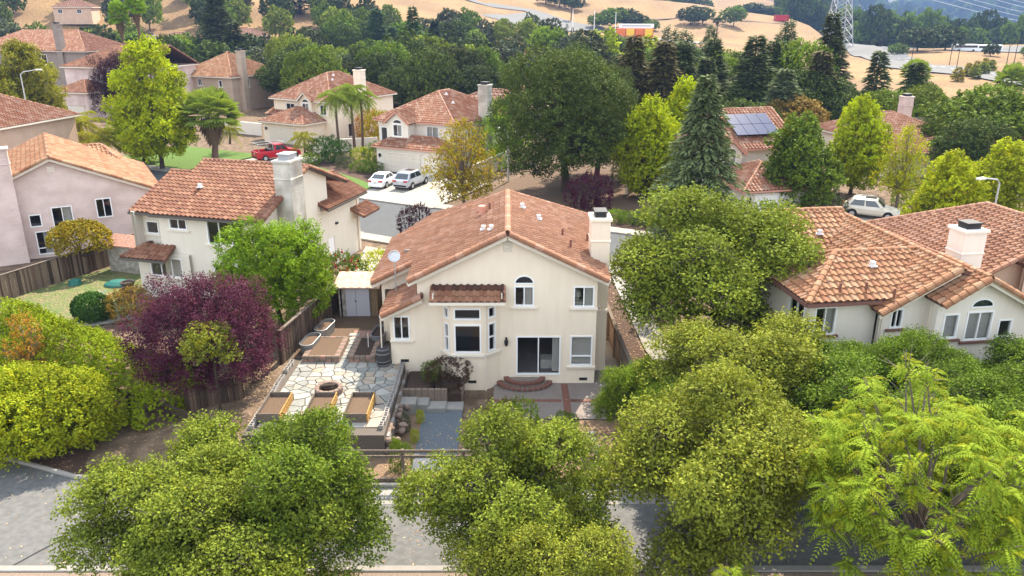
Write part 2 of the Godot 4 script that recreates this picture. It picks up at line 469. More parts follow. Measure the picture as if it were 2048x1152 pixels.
class Roofer:
	var host
	var node: Node3D
	var roof: Node3D
	var deck: SurfaceTool
	var tone: Array
	var fine: bool
	var w := 0.33
	var l := 0.37
	var rng := RandomNumberGenerator.new()
	var v := PackedVector3Array()
	var col := PackedColorArray()
	var tv: PackedVector3Array
	var full := []      # [transform, colour]
	var ridges := []
	var rv: Array

	func _init(h, n: Node3D, tones: Array, is_fine: bool, sd: int) -> void:
		host = h; node = n; tone = tones; fine = is_fine; rng.seed = sd
		if not fine:
			w = 0.36; l = 0.42
		deck = host.S()
		tv = host.tile_arrays(w, l, fine)[0]

	func shade() -> Color:
		var c: Color = tone[rng.randi() % tone.size()]
		var k := rng.randf_range(0.9, 1.1)
		return Color(minf(c.r * k, 1), minf(c.g * k, 1), minf(c.b * k, 1))

	# a roof plane by its corners (in the house's axes); courses run level
	func plane(pts: Array, under := true) -> void:
		var n := Vector3.ZERO
		for i in pts.size():
			n += (pts[i] as Vector3).cross(pts[(i + 1) % pts.size()])
		if n.y < 0: n = -n
		n = n.normalized()
		var e := Vector3.UP.cross(n).normalized()      # along the eave
		var up := n.cross(e)
		var o: Vector3 = pts[0]
		for q in pts:
			if q.y < o.y: o = q
		var poly := PackedVector2Array()
		var lo := Vector2(1e9, 1e9)
		var hi := -lo
		for q in pts:
			var z := Vector2((q - o).dot(e), (q - o).dot(up))
			poly.append(z)
			lo = lo.min(z); hi = hi.max(z)
		# the deck under the tiles
		if under:
			var ix := Geometry2D.triangulate_polygon(poly)
			for off in [0.0, -0.14]:
				for j in range(0, ix.size(), 3):
					host.tri(deck, pts[ix[j]] + n * off, pts[ix[j + 1]] + n * off, pts[ix[j + 2]] + n * off)
			for j in pts.size():
				var a: Vector3 = pts[j]
				var b: Vector3 = pts[(j + 1) % pts.size()]
				host.quad(deck, a, b, b - n * 0.14, a - n * 0.14)
		var basis := Basis(e, up, n)
		var facing: bool = (node.transform * (o + e * (lo.x + hi.x) / 2) - host.EYE).dot(node.transform.basis * n) < 0
		var nx := int(ceil((hi.x - lo.x) / w))
		var ny := int(ceil((hi.y + 0.05) / l))
		for j in ny:
			for i in nx:
				var x := lo.x + i * w
				var y := j * l
				var c0 := Vector2(x, y)
				var ins := 0
				for k in [Vector2(0.001, 0.001), Vector2(w - 0.001, 0.001), Vector2(0.001, l - 0.001), Vector2(w - 0.001, l - 0.001)]:
					if Geometry2D.is_point_in_polygon(c0 + k, poly): ins += 1
				if ins == 0: continue
				var t := Transform3D(basis.rotated(n, rng.randf_range(-0.012, 0.012)), o + e * x + up * y + n * rng.randf_range(0.0, 0.008))
				var c := shade()
				if ins == 4:
					full.append([t, c, facing])
				else:
					# cut the tile at the edge of the plane
					for k in range(0, tv.size(), 3):
						var tp := PackedVector2Array([Vector2(tv[k].x, tv[k].y) + c0, Vector2(tv[k + 1].x, tv[k + 1].y) + c0, Vector2(tv[k + 2].x, tv[k + 2].y) + c0])
						var area := (tp[1] - tp[0]).cross(tp[2] - tp[0])
						if absf(area) < 1e-5:
							if Geometry2D.is_point_in_polygon((tp[0] + tp[1] + tp[2]) / 3.0 + Vector2(0, 0.04), poly):
								for z in 3:
									v.append(t * tv[k + z]); col.append(c)
							continue
						for piece in Geometry2D.intersect_polygons(tp, poly):
							for z in range(1, piece.size() - 1):
								for q in [piece[0], piece[z], piece[z + 1]]:
									# height by barycentric weights
									var b1: float = (q - tp[0]).cross(tp[2] - tp[0]) / (tp[1] - tp[0]).cross(tp[2] - tp[0])
									var b2: float = (tp[1] - tp[0]).cross(q - tp[0]) / area
									var hh: float = tv[k].z * (1 - b1 - b2) + tv[k + 1].z * b1 + tv[k + 2].z * b2
									v.append(t * Vector3(q.x - c0.x, q.y - c0.y, hh)); col.append(c)

	# barrel tiles along a ridge, hip or verge from its low end to its high end
	func ridge(a: Vector3, b: Vector3, r := 0.15, roll := 0.0) -> void:
		var d := b - a
		var n := maxi(1, int(round(d.length() / 0.42)))
		d = d / n
		var f := d.normalized()
		var side := f.cross(Vector3.UP).normalized()
		var z := side.cross(f)
		var bs := Basis(side, f, z)
		if roll != 0.0: bs = bs.rotated(f, roll)
		for k in n:
			ridges.append([Transform3D(bs, a + d * k), shade(), r, d.length()])

	func finish(most: int, with_ridges := true) -> void:
		roof = host.part(node, "roof", deck, host.M.roof_deck)
		var meshes := []
		if fine:
			for c in 9: meshes.append(host.tile_mesh(tv, shade()))
		var eye: Vector3 = node.transform.affine_inverse() * host.EYE
		full.sort_custom(func(p, q): return (p[0].origin - eye).length_squared() + (0.0 if p[2] else 1e6) < (q[0].origin - eye).length_squared() + (0.0 if q[2] else 1e6))
		for k in full.size():
			if k < most:
				host.part(roof, "roof_tile", meshes[k * 7 % 9], host.M.tile, full[k][0])
			else:
				var t: Transform3D = full[k][0]
				for q in tv:
					v.append(t * q); col.append(full[k][1])
		var a := []
		a.resize(Mesh.ARRAY_MAX)
		a[Mesh.ARRAY_VERTEX] = v
		a[Mesh.ARRAY_COLOR] = col
		var m := ArrayMesh.new()
		if v.size():
			m.add_surface_from_arrays(Mesh.PRIMITIVE_TRIANGLES, a)
			var o = host.part(roof, "roof_tiling", m, host.M.tile)
			o.set_meta("kind", "stuff")
		if ridges.size():
			var st = null
			var rm := []
			if most > 0:
				for c in 5: rm.append(host.ridge_mesh(1.0, 1.0, shade()))
			var rv2 := PackedVector3Array()
			var rc := PackedColorArray()
			var unit: PackedVector3Array = host.ridge_mesh(1.0, 1.0, Color.WHITE).surface_get_arrays(0)[Mesh.ARRAY_VERTEX]
			for k in ridges.size():
				var t: Transform3D = ridges[k][0]
				t = Transform3D(t.basis * Basis.from_scale(Vector3(ridges[k][2], ridges[k][3], ridges[k][2])), t.origin)
				if most > 0 and k < 290:
					host.part(roof, "ridge_tile", rm[k % 5], host.M.tile, t)
				else:
					for q in unit:
						rv2.append(t * q); rc.append(ridges[k][1])
			if rv2.size():
				var b := []
				b.resize(Mesh.ARRAY_MAX)
				b[Mesh.ARRAY_VERTEX] = rv2
				b[Mesh.ARRAY_COLOR] = rc
				var m2 := ArrayMesh.new()
				m2.add_surface_from_arrays(Mesh.PRIMITIVE_TRIANGLES, b)
				var o2 = host.part(roof, "ridge_tiling", m2, host.M.tile)
				o2.set_meta("kind", "stuff")

var TONES_MAIN := [Color(0.345, 0.165, 0.095), Color(0.37, 0.185, 0.11), Color(0.31, 0.14, 0.08), Color(0.41, 0.215, 0.14), Color(0.36, 0.165, 0.09)]
var TONES_LEFT := [Color(0.29, 0.13, 0.072), Color(0.26, 0.108, 0.06), Color(0.33, 0.158, 0.094), Color(0.23, 0.095, 0.055)]
var TONES_RIGHT := [Color(0.38, 0.18, 0.088), Color(0.42, 0.215, 0.11), Color(0.34, 0.15, 0.072), Color(0.46, 0.26, 0.15)]
var TONES_FAR := [Color(0.41, 0.195, 0.115), Color(0.36, 0.16, 0.092), Color(0.46, 0.27, 0.185), Color(0.33, 0.135, 0.075)]

# a chimney shaft with a band and a cap, topped by a metal flue guard
func chimney(p: Node, c: Vector3, d: Vector2, y0: float, y1: float, m: Material, flue := true) -> MeshInstance3D:
	var s := S()
	box(s, Vector3(c.x, (y0 + y1) / 2, c.z), Vector3(d.x, y1 - y0, d.y))
	block(s, Vector3(c.x, y1 - 1.02, c.z), Vector3(d.x + 0.08, 0.08, d.y + 0.08), 0.03)
	var o := part(p, "chimney", s, m)
	var q := S()
	block(q, Vector3(c.x, y1 + 0.05, c.z), Vector3(d.x + 0.16, 0.14, d.y + 0.16), 0.03)
	part(o, "chimney_cap", q, m)
	if flue:
		var f := S()
		box(f, Vector3(c.x, y1 + 0.24, c.z), Vector3(d.x * 0.62, 0.24, d.y * 0.62))
		block(f, Vector3(c.x, y1 + 0.39, c.z), Vector3(d.x * 0.72, 0.06, d.y * 0.72), 0.02)
		part(o, "flue_guard", f, M.black)
	return o

# a small vent pipe with its flashing, on a roof plane
func roof_vent(p: Node, at: Vector3, kind := 0) -> void:
	var s := S()
	if kind == 0:
		box(s, at + Vector3(0, 0.10, 0), Vector3(0.34, 0.05, 0.34), Transform3D())
		box(s, at + Vector3(0, 0.22, 0), Vector3(0.2, 0.2, 0.2))
		part(p, "roof_vent", s, M.flash)
	elif kind == 1:
		tube(s, [at, at + Vector3(0, 0.45, 0)], [0.06, 0.06], 8)
		part(p, "vent_pipe", s, M.brick)
	else:
		tube(s, [at, at + Vector3(0, 0.5, 0)], [0.16, 0.16], 10)
		tube(s, [at + Vector3(0, 0.5, 0), at + Vector3(0, 0.62, 0)], [0.2, 0.2], 10)
		part(p, "flue_pipe", s, M.trim_salmon)

# ------------------------------------------------------------------ plants
func ball_dir(r: RandomNumberGenerator) -> Vector3:
	var z := r.randf_range(-1, 1)
	var a := r.randf() * TAU
	var k := sqrt(1 - z * z)
	return Vector3(k * cos(a), z, k * sin(a))

# Leaves in twigs over the outside of a set of round clumps [centre, radius].
func foliage(blobs: Array, twigs: int, per: int, reach: float, ll: float, lw: float, sd: int, opt := {}) -> ArrayMesh:
	var r := RandomNumberGenerator.new()
	r.seed = sd
	var up: float = opt.get("up", 0.35)
	var droop: float = opt.get("droop", 0.0)
	var yellow: float = opt.get("yellow", 0.15)      # share of yellower twigs
	var ycol: Color = opt.get("ycol", Color(1.0, 0.85, 0.35))
	var hang: float = opt.get("hang", 0.0)           # leaves hang along this share of "down"
	var lowcut: float = opt.get("low", -0.75)
	var keep: float = opt.get("inside", 0.8)
	var nb := blobs.size()
	var cs := PackedVector3Array()
	var rs := PackedFloat32Array()
	var cum := PackedFloat32Array()
	var sum := 0.0
	var mid := Vector3.ZERO
	for b in blobs:
		cs.append(b[0]); rs.append(b[1])
		sum += b[1] * b[1]
		cum.append(sum)
		mid += b[0]
	mid /= nb
	var tone := PackedFloat32Array()
	for k in nb: tone.append(r.randf_range(0.6, 1.0))
	var total := twigs * per
	var v := PackedVector3Array()
	v.resize(total * 4)
	var c := PackedColorArray()
	c.resize(total * 4)
	var ix := PackedInt32Array()
	ix.resize(total * 6)
	var n := 0
	for t in twigs:
		var p := Vector3.ZERO
		var dir := Vector3.UP
		var bi := 0
		for tries in 7:
			bi = cum.bsearch(r.randf() * sum)
			if bi >= nb: bi = nb - 1
			dir = ball_dir(r)
			if dir.y < lowcut: continue
			p = cs[bi] + dir * rs[bi] * (0.78 + 0.26 * r.randf())
			var buried := false
			for k in nb:
				if k != bi and p.distance_squared_to(cs[k]) < rs[k] * rs[k] * keep * keep:
					buried = true
					break
			if not buried: break
		var out := (dir + (p - mid).normalized() * 0.5 + Vector3(0, up - droop, 0)).normalized()
		var q: float = tone[bi] * r.randf_range(0.72, 1.0)
		var tint := Color(q, q, q)
		if r.randf() < yellow: tint = tint * ycol.lerp(Color.WHITE, r.randf() * 0.6)
		for j in per:
			var s := (j + r.randf()) / per
			var o := p + out * reach * s + ball_dir(r) * reach * 0.27
			o.y -= droop * reach * s * s
			var nn := (out * 0.55 + ball_dir(r) * 0.9 + Vector3(0, up, 0)).normalized()
			var a := (nn.cross(ball_dir(r)) + (out + Vector3(0, -hang * 2.0, 0)) * 0.5)
			a = (a - nn * a.dot(nn)).normalized()
			var b := nn.cross(a) * lw * 0.5
			var k := r.randf_range(0.75, 1.2)
			a *= ll * 0.5 * k
			b *= k
			var i := n * 4
			v[i] = o - a; v[i + 1] = o + b - a * 0.1; v[i + 2] = o + a; v[i + 3] = o - b - a * 0.1
			var f := r.randf_range(0.85, 1.0)
			var col := Color(tint.r * f, tint.g * f, tint.b * f)
			c[i] = col; c[i + 1] = col; c[i + 2] = col; c[i + 3] = col
			var e := n * 6
			ix[e] = i; ix[e + 1] = i + 1; ix[e + 2] = i + 2; ix[e + 3] = i; ix[e + 4] = i + 2; ix[e + 5] = i + 3
			n += 1
	return arr(v, c, ix)

func arr(v: PackedVector3Array, c: PackedColorArray, ix: PackedInt32Array) -> ArrayMesh:
	var a := []
	a.resize(Mesh.ARRAY_MAX)
	a[Mesh.ARRAY_VERTEX] = v
	a[Mesh.ARRAY_COLOR] = c
	a[Mesh.ARRAY_INDEX] = ix
	var m := ArrayMesh.new()
	m.add_surface_from_arrays(Mesh.PRIMITIVE_TRIANGLES, a)
	return m

# Clumps over an ellipsoid: a broad crown with an uneven outline.
func round_blobs(sd: int, c: Vector3, R: float, ry: float, n: int, br: float, lowest := -0.55, rough := 0.16) -> Array:
	var r := RandomNumberGenerator.new()
	r.seed = sd
	var out := []
	var fn := FastNoiseLite.new()
	fn.seed = sd
	fn.frequency = 0.9
	for k in n:
		var y := lerpf(1.0, lowest, (k + 0.5) / n)
		var a := k * 2.39996 + r.randf() * 0.5
		var h := sqrt(maxf(0.0, 1 - y * y))
		var f := 1.0 - br / R * 0.8 + r.randf_range(-rough, rough) * 0.7 + fn.get_noise_3d(h * cos(a), y, h * sin(a)) * rough * 1.6
		out.append([c + Vector3(h * cos(a) * R * f, y * ry * f, h * sin(a) * R * f), br * r.randf_range(0.7, 1.25)])
	out.append([c + Vector3(0, -0.1 * ry, 0), R * 0.36])
	return out

# Several big limbs, each carrying its own group of clumps, with gaps between them.
func lobed_blobs(sd: int) -> Array:
	var r := RandomNumberGenerator.new()
	r.seed = sd
	var out := []
	for k in 13:
		var a := k * 2.39996 + r.randf_range(-0.4, 0.4)
		var up := lerpf(0.95, -0.8, (k + 0.5) / 13.0)
		var h := sqrt(1 - up * up)
		var q := r.randf_range(1.35, 2.65)
		var c := Vector3(h * cos(a) * q, 3.7 + up * q * 0.85, h * sin(a) * q)
		var R := r.randf_range(0.6, 1.0)
		for j in 8:
			var d := ball_dir(r)
			out.append([c + Vector3(d.x * R, absf(d.y) * R * 0.75 - 0.15, d.z * R) * r.randf_range(0.65, 1.05), r.randf_range(0.28, 0.52)])
	out.append([Vector3(0, 3.5, 0), 0.8])
	return out

# bare twig ends that poke through the leaves
func add_twigs(s: SurfaceTool, blobs: Array, n: int, l: float, w: float, sd: int) -> void:
	var r := RandomNumberGenerator.new()
	r.seed = sd
	for k in n:
		var b = blobs[r.randi() % blobs.size()]
		var d := ball_dir(r)
		d.y = absf(d.y) * 0.7 - 0.15
		var p: Vector3 = b[0] + d * b[1] * 0.5
		var e := p + (d + ball_dir(r) * 0.6).normalized() * l * r.randf_range(0.5, 1.0)
		tube(s, [p, (p + e) / 2 + ball_dir(r) * 0.05, e], [w, w * 0.8, w * 0.3], 3, false)

# Clumps stacked up a leader: a crown that narrows upwards.
func cone_blobs(sd: int, y0: float, y1: float, R: float, n: int, br: float, power := 0.8) -> Array:
	var r := RandomNumberGenerator.new()
	r.seed = sd
	var out := []
	for k in n:
		var s := (k + 0.5) / n
		var w := R * pow(1 - s, power) * (0.45 + 0.55 * minf(1.0, s * 5.0)) * r.randf_range(0.45, 1.08)
		var a := k * 2.39996 + r.randf()
		var q := br * (1.0 - 0.55 * s) * r.randf_range(0.75, 1.2)
		out.append([Vector3(cos(a) * maxf(0, w - q * 0.5), lerpf(y0, y1, s), sin(a) * maxf(0, w - q * 0.5)), q])
	out.append([Vector3(0, lerpf(y0, y1, 0.3), 0), R * 0.3])
	return out

# Trunk and limbs that reach into the clumps.
func trunk(blobs: Array, h0: float, r0: float, sd: int, lean := 0.15, limbs := 14, n := 6, twigs := false) -> SurfaceTool:
	var r := RandomNumberGenerator.new()
	r.seed = sd
	var s := S()
	var top := Vector3(r.randf_range(-lean, lean), h0, r.randf_range(-lean, lean))
	tube(s, [Vector3(0, -0.3, 0), Vector3(0, 0.15, 0), top * 0.5 + Vector3(lean * 0.3, 0, 0), top], [r0 * 1.5, r0 * 1.1, r0 * 0.9, r0 * 0.75], n)
	for k in limbs:
		var b = blobs[(k * 5 + 2) % blobs.size()]
		var e: Vector3 = b[0]
		var st := top * (1.0 if e.y > h0 else 0.75)
		if e.y > h0 * 1.6: st = Vector3(top.x, minf(e.y * 0.55, h0 * 1.5), top.z)
		var m := st.lerp(e, 0.5) + Vector3(r.randf_range(-0.2, 0.2), -0.15, r.randf_range(-0.2, 0.2)) * e.distance_to(st) * 0.4
		tube(s, [st, m, e + (e - m) * 0.2], [r0 * 0.55, r0 * 0.3, r0 * 0.08], 5, false)
		if twigs:
			for j in 5:
				var q := m.lerp(e, r.randf())
				var z: Vector3 = q + (ball_dir(r) + (e - m).normalized() * 0.6) * b[1] * 0.9
				tube(s, [q, (q + z) / 2 + Vector3(0, 0.06, 0), z], [r0 * 0.14, r0 * 0.08, r0 * 0.03], 3, false)
	if h0 > 0: tube(s, [top, Vector3(top.x, h0 * 1.5, top.z)], [r0 * 0.7, r0 * 0.35], 5, false)
	return s

# Boughs in tiers along a leader, with needles along them: cedar, spruce, redwood.
func conifer(sd: int, y0: float, y1: float, R: float, tiers: int, each: int, sprays: int, ll: float, lw: float, droop: float, opt := {}) -> ArrayMesh:
	var r := RandomNumberGenerator.new()
	r.seed = sd
	var v := PackedVector3Array()
	var c := PackedColorArray()
	var ix := PackedInt32Array()
	var power: float = opt.get("power", 0.85)
	var upturn: float = opt.get("upturn", 0.15)
	for t in tiers:
		var s := (t + r.randf() * 0.8) / tiers
		var y := lerpf(y0, y1, s)
		var L := R * pow(1 - s, power) * (0.6 + 0.4 * minf(1.0, s * 6)) + 0.15
		for k in each:
			var a := TAU * (k + r.randf() * 0.9) / each + t * 1.1
			var len := L * r.randf_range(0.58, 1.15)
			var yy := y + r.randf_range(-1.0, 1.0) * (y1 - y0) / tiers
			var d := Vector3(cos(a), 0, sin(a))
			var sd2 := Vector3(-d.z, 0, d.x)
			var q := r.randf_range(0.62, 1.0)
			var n := int(sprays * (0.35 + 0.65 * len / R))
			for j in n:
				var u := pow((j + r.randf()) / n, 0.75)
				var wid := len * 0.24 * (1.05 - u) + 0.08
				var off := r.randf_range(-1, 1) * wid
				var o := Vector3(0, yy + upturn * len * u - droop * len * u * u - absf(off) * 0.25, 0) + d * len * u + sd2 * off
				var dirn := (d * 0.9 + sd2 * signf(off) * 0.7 + Vector3(0, -droop * 1.1 * u + upturn - 0.25 * absf(off) / wid, 0) + ball_dir(r) * 0.35).normalized()
				var nn := (Vector3.UP + ball_dir(r) * 0.8).normalized()
				var b := nn.cross(dirn).normalized() * lw * 0.5
				var e := dirn * ll * r.randf_range(0.7, 1.2)
				var i := v.size()
				v.append(o); v.append(o + e * 0.45 + b); v.append(o + e); v.append(o + e * 0.45 - b)
				var f := q * r.randf_range(0.8, 1.0)
				var col := Color(f, f, f)
				for z in 4: c.append(col)
				for z in [0, 1, 2, 0, 2, 3]: ix.append(i + z)
	return arr(v, c, ix)

# fronds: feather palm when fan is false, else fans; dead: a skirt of hanging leaves goes to its own mesh
func palm_crown(sd: int, n: int, L: float, fan: bool, lift := 0.9) -> ArrayMesh:
	var r := RandomNumberGenerator.new()
	r.seed = sd
	var v := PackedVector3Array()
	var c := PackedColorArray()
	var ix := PackedInt32Array()
	for k in n:
		var a := k * 2.39996
		var el := lerpf(1.35 if fan else lift, -0.55 if fan else -0.75, pow((k + 0.5) / n, 0.9))
		var d := Vector3(cos(a), 0, sin(a))
		var sd2 := Vector3(-d.z, 0, d.x)
		var q := r.randf_range(0.7, 1.0)
		var len := L * r.randf_range(0.85, 1.1)
		if fan:
			var stem := (d * cos(el) + Vector3(0, sin(el), 0)).normalized()
			var o := stem * len * 0.5
			var up := sd2.cross(stem)
			for j in 15:
				var w := lerpf(-1.25, 1.25, j / 14.0)
				var ray := (stem * cos(w) + sd2 * sin(w) + up * (0.25 * cos(w) - 0.1)).normalized()
				var side := up.cross(ray).normalized() * len * 0.045
				var tip := o + ray * len * (0.62 - 0.12 * absf(w)) + Vector3(0, -0.09 * len, 0) * r.randf_range(0.5, 1.3)
				var m := o + ray * len * 0.38
				var i := v.size()
				v.append(o); v.append(m + side); v.append(tip); v.append(m - side)
				var f := q * r.randf_range(0.85, 1.0)
				for z in 4: c.append(Color(f, f, f))
				for z in [0, 1, 2, 0, 2, 3]: ix.append(i + z)
			var i2 := v.size()
			v.append(sd2 * 0.03); v.append(o); v.append(-sd2 * 0.03)
			for z in 3:
				c.append(Color(q, q, q * 0.6)); ix.append(i2 + z)
		else:
			var m := 26
			for j in m:
				var u := (j + 0.5) / m
				var pos := d * len * u * cos(el * (1 - 0.3 * u)) + Vector3(0, len * (sin(el) * u - 0.62 * u * u), 0)
				var tang := (d * cos(el) + Vector3(0, sin(el) - 1.24 * u, 0)).normalized()
				for sg in [-1.0, 1.0]:
					var ray: Vector3 = (sd2 * sg * 0.8 + tang * 0.6 + Vector3(0, -0.35 + r.randf_range(-0.3, 0.3), 0)).normalized()
					var ln := len * 0.3 * sin(PI * (0.12 + 0.85 * u)) * r.randf_range(0.8, 1.1)
					var side := tang * len * 0.016
					var i := v.size()
					v.append(pos); v.append(pos + ray * ln * 0.5 + side); v.append(pos + ray * ln + Vector3(0, -ln * 0.25, 0)); v.append(pos + ray * ln * 0.5 - side)
					var f := q * r.randf_range(0.8, 1.0)
					for z in 4: c.append(Color(f, f, f))
					for z in [0, 1, 2, 0, 2, 3]: ix.append(i + z)
	return arr(v, c, ix)

func skirt(sd: int, n: int, y0: float, y1: float, R: float) -> ArrayMesh:
	var r := RandomNumberGenerator.new()
	r.seed = sd
	var v := PackedVector3Array()
	var c := PackedColorArray()
	var ix := PackedInt32Array()
	for k in n:
		var a := r.randf() * TAU
		var d := Vector3(cos(a), 0, sin(a))
		var s2 := Vector3(-d.z, 0, d.x)
		var s := r.randf()
		var y := lerpf(y0, y1, s)
		var rr := R * (0.35 + 0.65 * s) * r.randf_range(0.5, 1.0)
		var o := d * rr * 0.6 + Vector3(0, y, 0)
		var e := o + d * rr * 0.35 + Vector3(0, -r.randf_range(0.5, 1.0), 0)
		var b := s2 * 0.06
		var i := v.size()
		v.append(o); v.append((o + e) / 2 + b); v.append(e); v.append((o + e) / 2 - b)
		var f := r.randf_range(0.5, 1.0)
		for z in 4: c.append(Color(f, f * 0.95, f * 0.9))
		for z in [0, 1, 2, 0, 2, 3]: ix.append(i + z)
	return arr(v, c, ix)

# kinds of plant: name -> {crown, trunk, mat, bark}
var K := {}

func kind(n: String, crown: ArrayMesh, wood, leaf: Material, bark: Material, extra = null) -> void:
	K[n] = {"crown": crown, "wood": wood.commit() if wood is SurfaceTool else wood, "leaf": leaf, "bark": bark, "extra": extra}

func plant(called: String, k: String, at: Vector3, size: Vector3, turn: float, label: String, category := "tree", group := "", leaf: Material = null) -> Node3D:
	var o := thing(called, label, category, at, 0, group)
	o.basis = Basis(Vector3.UP, deg_to_rad(turn)) * Basis.from_scale(size)
	var q: Dictionary = K[k]
	if q.wood: part(o, "stem" if category in ["shrub", "hedge", "plant"] else "trunk", q.wood, q.bark)
	part(o, "foliage" if category in ["shrub", "hedge", "plant"] else "crown", q.crown, leaf if leaf else q.leaf)
	if q.extra: part(o, "dead_fronds", q.extra, M.thatch)
	return o

var L := {}

func make_leaves() -> void:
	L.olive = leafmat(0.265, 0.325, 0.04)
	L.olive2 = leafmat(0.31, 0.345, 0.045)
	L.green = leafmat(0.17, 0.26, 0.028)
	L.deep = leafmat(0.115, 0.16, 0.034, 0.5)
	L.dark = leafmat(0.08, 0.112, 0.032, 0.45)
	L.lime = leafmat(0.48, 0.57, 0.015, 0.95)
	L.lime2 = leafmat(0.53, 0.59, 0.02, 0.95)
	L.fresh = leafmat(0.25, 0.40, 0.02, 0.85)
	L.gold = leafmat(0.46, 0.38, 0.03, 0.8)
	L.amber = leafmat(0.52, 0.25, 0.03, 0.8)
	L.brown = leafmat(0.36, 0.235, 0.045, 0.6)
	L.plum = leafmat(0.12, 0.03, 0.06, 0.5)
	L.plum2 = leafmat(0.07, 0.028, 0.04, 0.45)
	L.cedar = leafmat(0.17, 0.215, 0.085, 0.45)
	L.fir = leafmat(0.105, 0.135, 0.04, 0.45)
	L.brownfir = leafmat(0.12, 0.10, 0.03, 0.4)
	L.pine = leafmat(0.075, 0.13, 0.04, 0.4)
	L.grey = leafmat(0.135, 0.155, 0.085, 0.45)
	L.palm = leafmat(0.30, 0.38, 0.06, 0.7)
	L.palm_yellow = leafmat(0.42, 0.40, 0.04, 0.6)
	L.blue = leafmat(0.055, 0.085, 0.05, 0.3)
	L.hedge = leafmat(0.37, 0.47, 0.02, 0.8)
	L.box = leafmat(0.09, 0.19, 0.03, 0.4)
	L.flower = leafmat(0.65, 0.03, 0.05, 0.4)

func make_kinds() -> void:
	for k in 3:
		var b := lobed_blobs(11 + k * 11)
		var w := trunk(b, 2.0, 0.15, 60 + k, 0.3, 30, 7, true)
		add_twigs(w, b, 900, 0.95, 0.012, 65 + k)
		kind("near%d" % k, foliage(b, 6600, 11, 0.48, 0.11, 0.064, 50 + k, {"yellow": 0.22, "ycol": Color(1.0, 0.9, 0.45), "up": 0.25, "inside": 0.72}), w, L.olive, M.bark_grey)
	var pb := round_blobs(31, Vector3(0, 3.3, 0), 3.2, 2.6, 40, 0.75, -0.7, 0.2)
	for k in 26:
		pb.append([Vector3(rng.randf_range(-2.6, 2.6), 3.6 + rng.randf_range(0.6, 2.6), rng.randf_range(-2.4, 2.4)), 0.4])
	kind("plum", foliage(pb, 5600, 11, 0.5, 0.115, 0.06, 71, {"yellow": 0.35, "ycol": Color(1.0, 0.75, 0.6), "up": 0.75}), trunk(pb, 1.2, 0.16, 72, 0.2, 20), L.plum, M.bark)
	var gb := round_blobs(41, Vector3(0, 3.4, 0), 2.7, 2.7, 46, 0.72, -0.75, 0.2)
	kind("laurel", foliage(gb, 4600, 11, 0.42, 0.16, 0.07, 73, {"yellow": 0.2, "up": 0.5}), trunk(gb, 1.3, 0.15, 74), L.fresh, M.bark)
	for k in 2:
		var cb := cone_blobs(80 + k, 1.5, 7.9, 3.3, 40, 0.95, 0.45)
		kind("cone%d" % k, foliage(cb, 2500, 8, 0.5, 0.24, 0.17, 82 + k, {"yellow": 0.18, "ycol": Color(1.0, 0.8, 0.3), "up": 0.2}), trunk(cb, 2.2, 0.17, 84, 0.1, 16), L.lime, M.bark)
	var bb := cone_blobs(85, 2.6, 14.0, 5.9, 74, 1.15, 0.45)
	kind("limebig", foliage(bb, 4300, 8, 0.7, 0.30, 0.21, 86, {"yellow": 0.3, "ycol": Color(1.0, 0.85, 0.4), "up": 0.2, "inside": 0.6}), trunk(bb, 3.6, 0.26, 87, 0.2, 34, 7, true), L.lime, M.bark)
	var sb := cone_blobs(90, 2.0, 7.8, 3.8, 60, 0.75, 0.5)
	kind("sparse", foliage(sb, 1100, 7, 0.55, 0.19, 0.13, 91, {"yellow": 0.5, "ycol": Color(1.0, 0.72, 0.25), "inside": 0.3}), trunk(sb, 2.2, 0.16, 92, 0.1, 40, 6, true), L.gold, M.bark_pale)
	for k in 3:
		var b := round_blobs(101 + k, Vector3(0, 4.6, 0), 3.6, 3.2, 34, 1.15, -0.7, 0.2)
		kind("round%d" % k, foliage(b, 1900, 7, 0.5, 0.30, 0.2, 104 + k, {"yellow": 0.15}), trunk(b, 2.0, 0.2, 107, 0.2, 10), L.green, M.bark)
	var ob := round_blobs(110, Vector3(0, 8.0, 0), 5.4, 6.2, 62, 1.5, -0.9, 0.18)
	kind("oak", foliage(ob, 8500, 9, 0.7, 0.22, 0.13, 111, {"yellow": 0.15, "up": 0.2}), trunk(ob, 3.0, 0.42, 112, 0.3, 22, 8), L.deep, M.bark)
	kind("cedar", conifer(120, 0.6, 12.6, 4.6, 38, 12, 62, 0.6, 0.15, 0.42, {"power": 0.8, "upturn": 0.16}), tall_stem(12.6, 0.28), L.cedar, M.bark)
	kind("fir0", conifer(121, 1.0, 14.0, 3.6, 30, 9, 34, 0.75, 0.19, 0.25), tall_stem(14.0, 0.3), L.fir, M.bark)
	kind("fir1", conifer(122, 0.5, 14.0, 2.6, 32, 9, 28, 0.75, 0.2, 0.4, {"power": 0.65}), tall_stem(14.0, 0.3), L.fir, M.bark)
	var nb := cone_blobs(123, 2.5, 13.5, 3.4, 40, 1.15, 0.55)
	kind("pine", foliage(nb, 1700, 8, 0.6, 0.5, 0.11, 124, {"up": 0.8, "yellow": 0.0}), trunk(nb, 3.0, 0.25, 125, 0.15, 14), L.pine, M.bark)
	kind("cypress", foliage(cone_blobs(126, 0.4, 9.6, 0.8, 18, 0.55, 0.4), 550, 6, 0.3, 0.3, 0.12, 127, {"up": 1.2, "yellow": 0.0}), tall_stem(5.0, 0.12), L.dark, M.bark)
	for k in 3:
		var b := round_blobs(131 + k, Vector3(0, 4.4, 0), 3.7, 3.0, 22, 1.3, -0.75, 0.22)
		kind("far%d" % k, foliage(b, 620, 5, 0.6, 0.62, 0.42, 134 + k, {"yellow": 0.15}), trunk(b, 2.0, 0.2, 137, 0.2, 5, 5), L.green, M.bark)
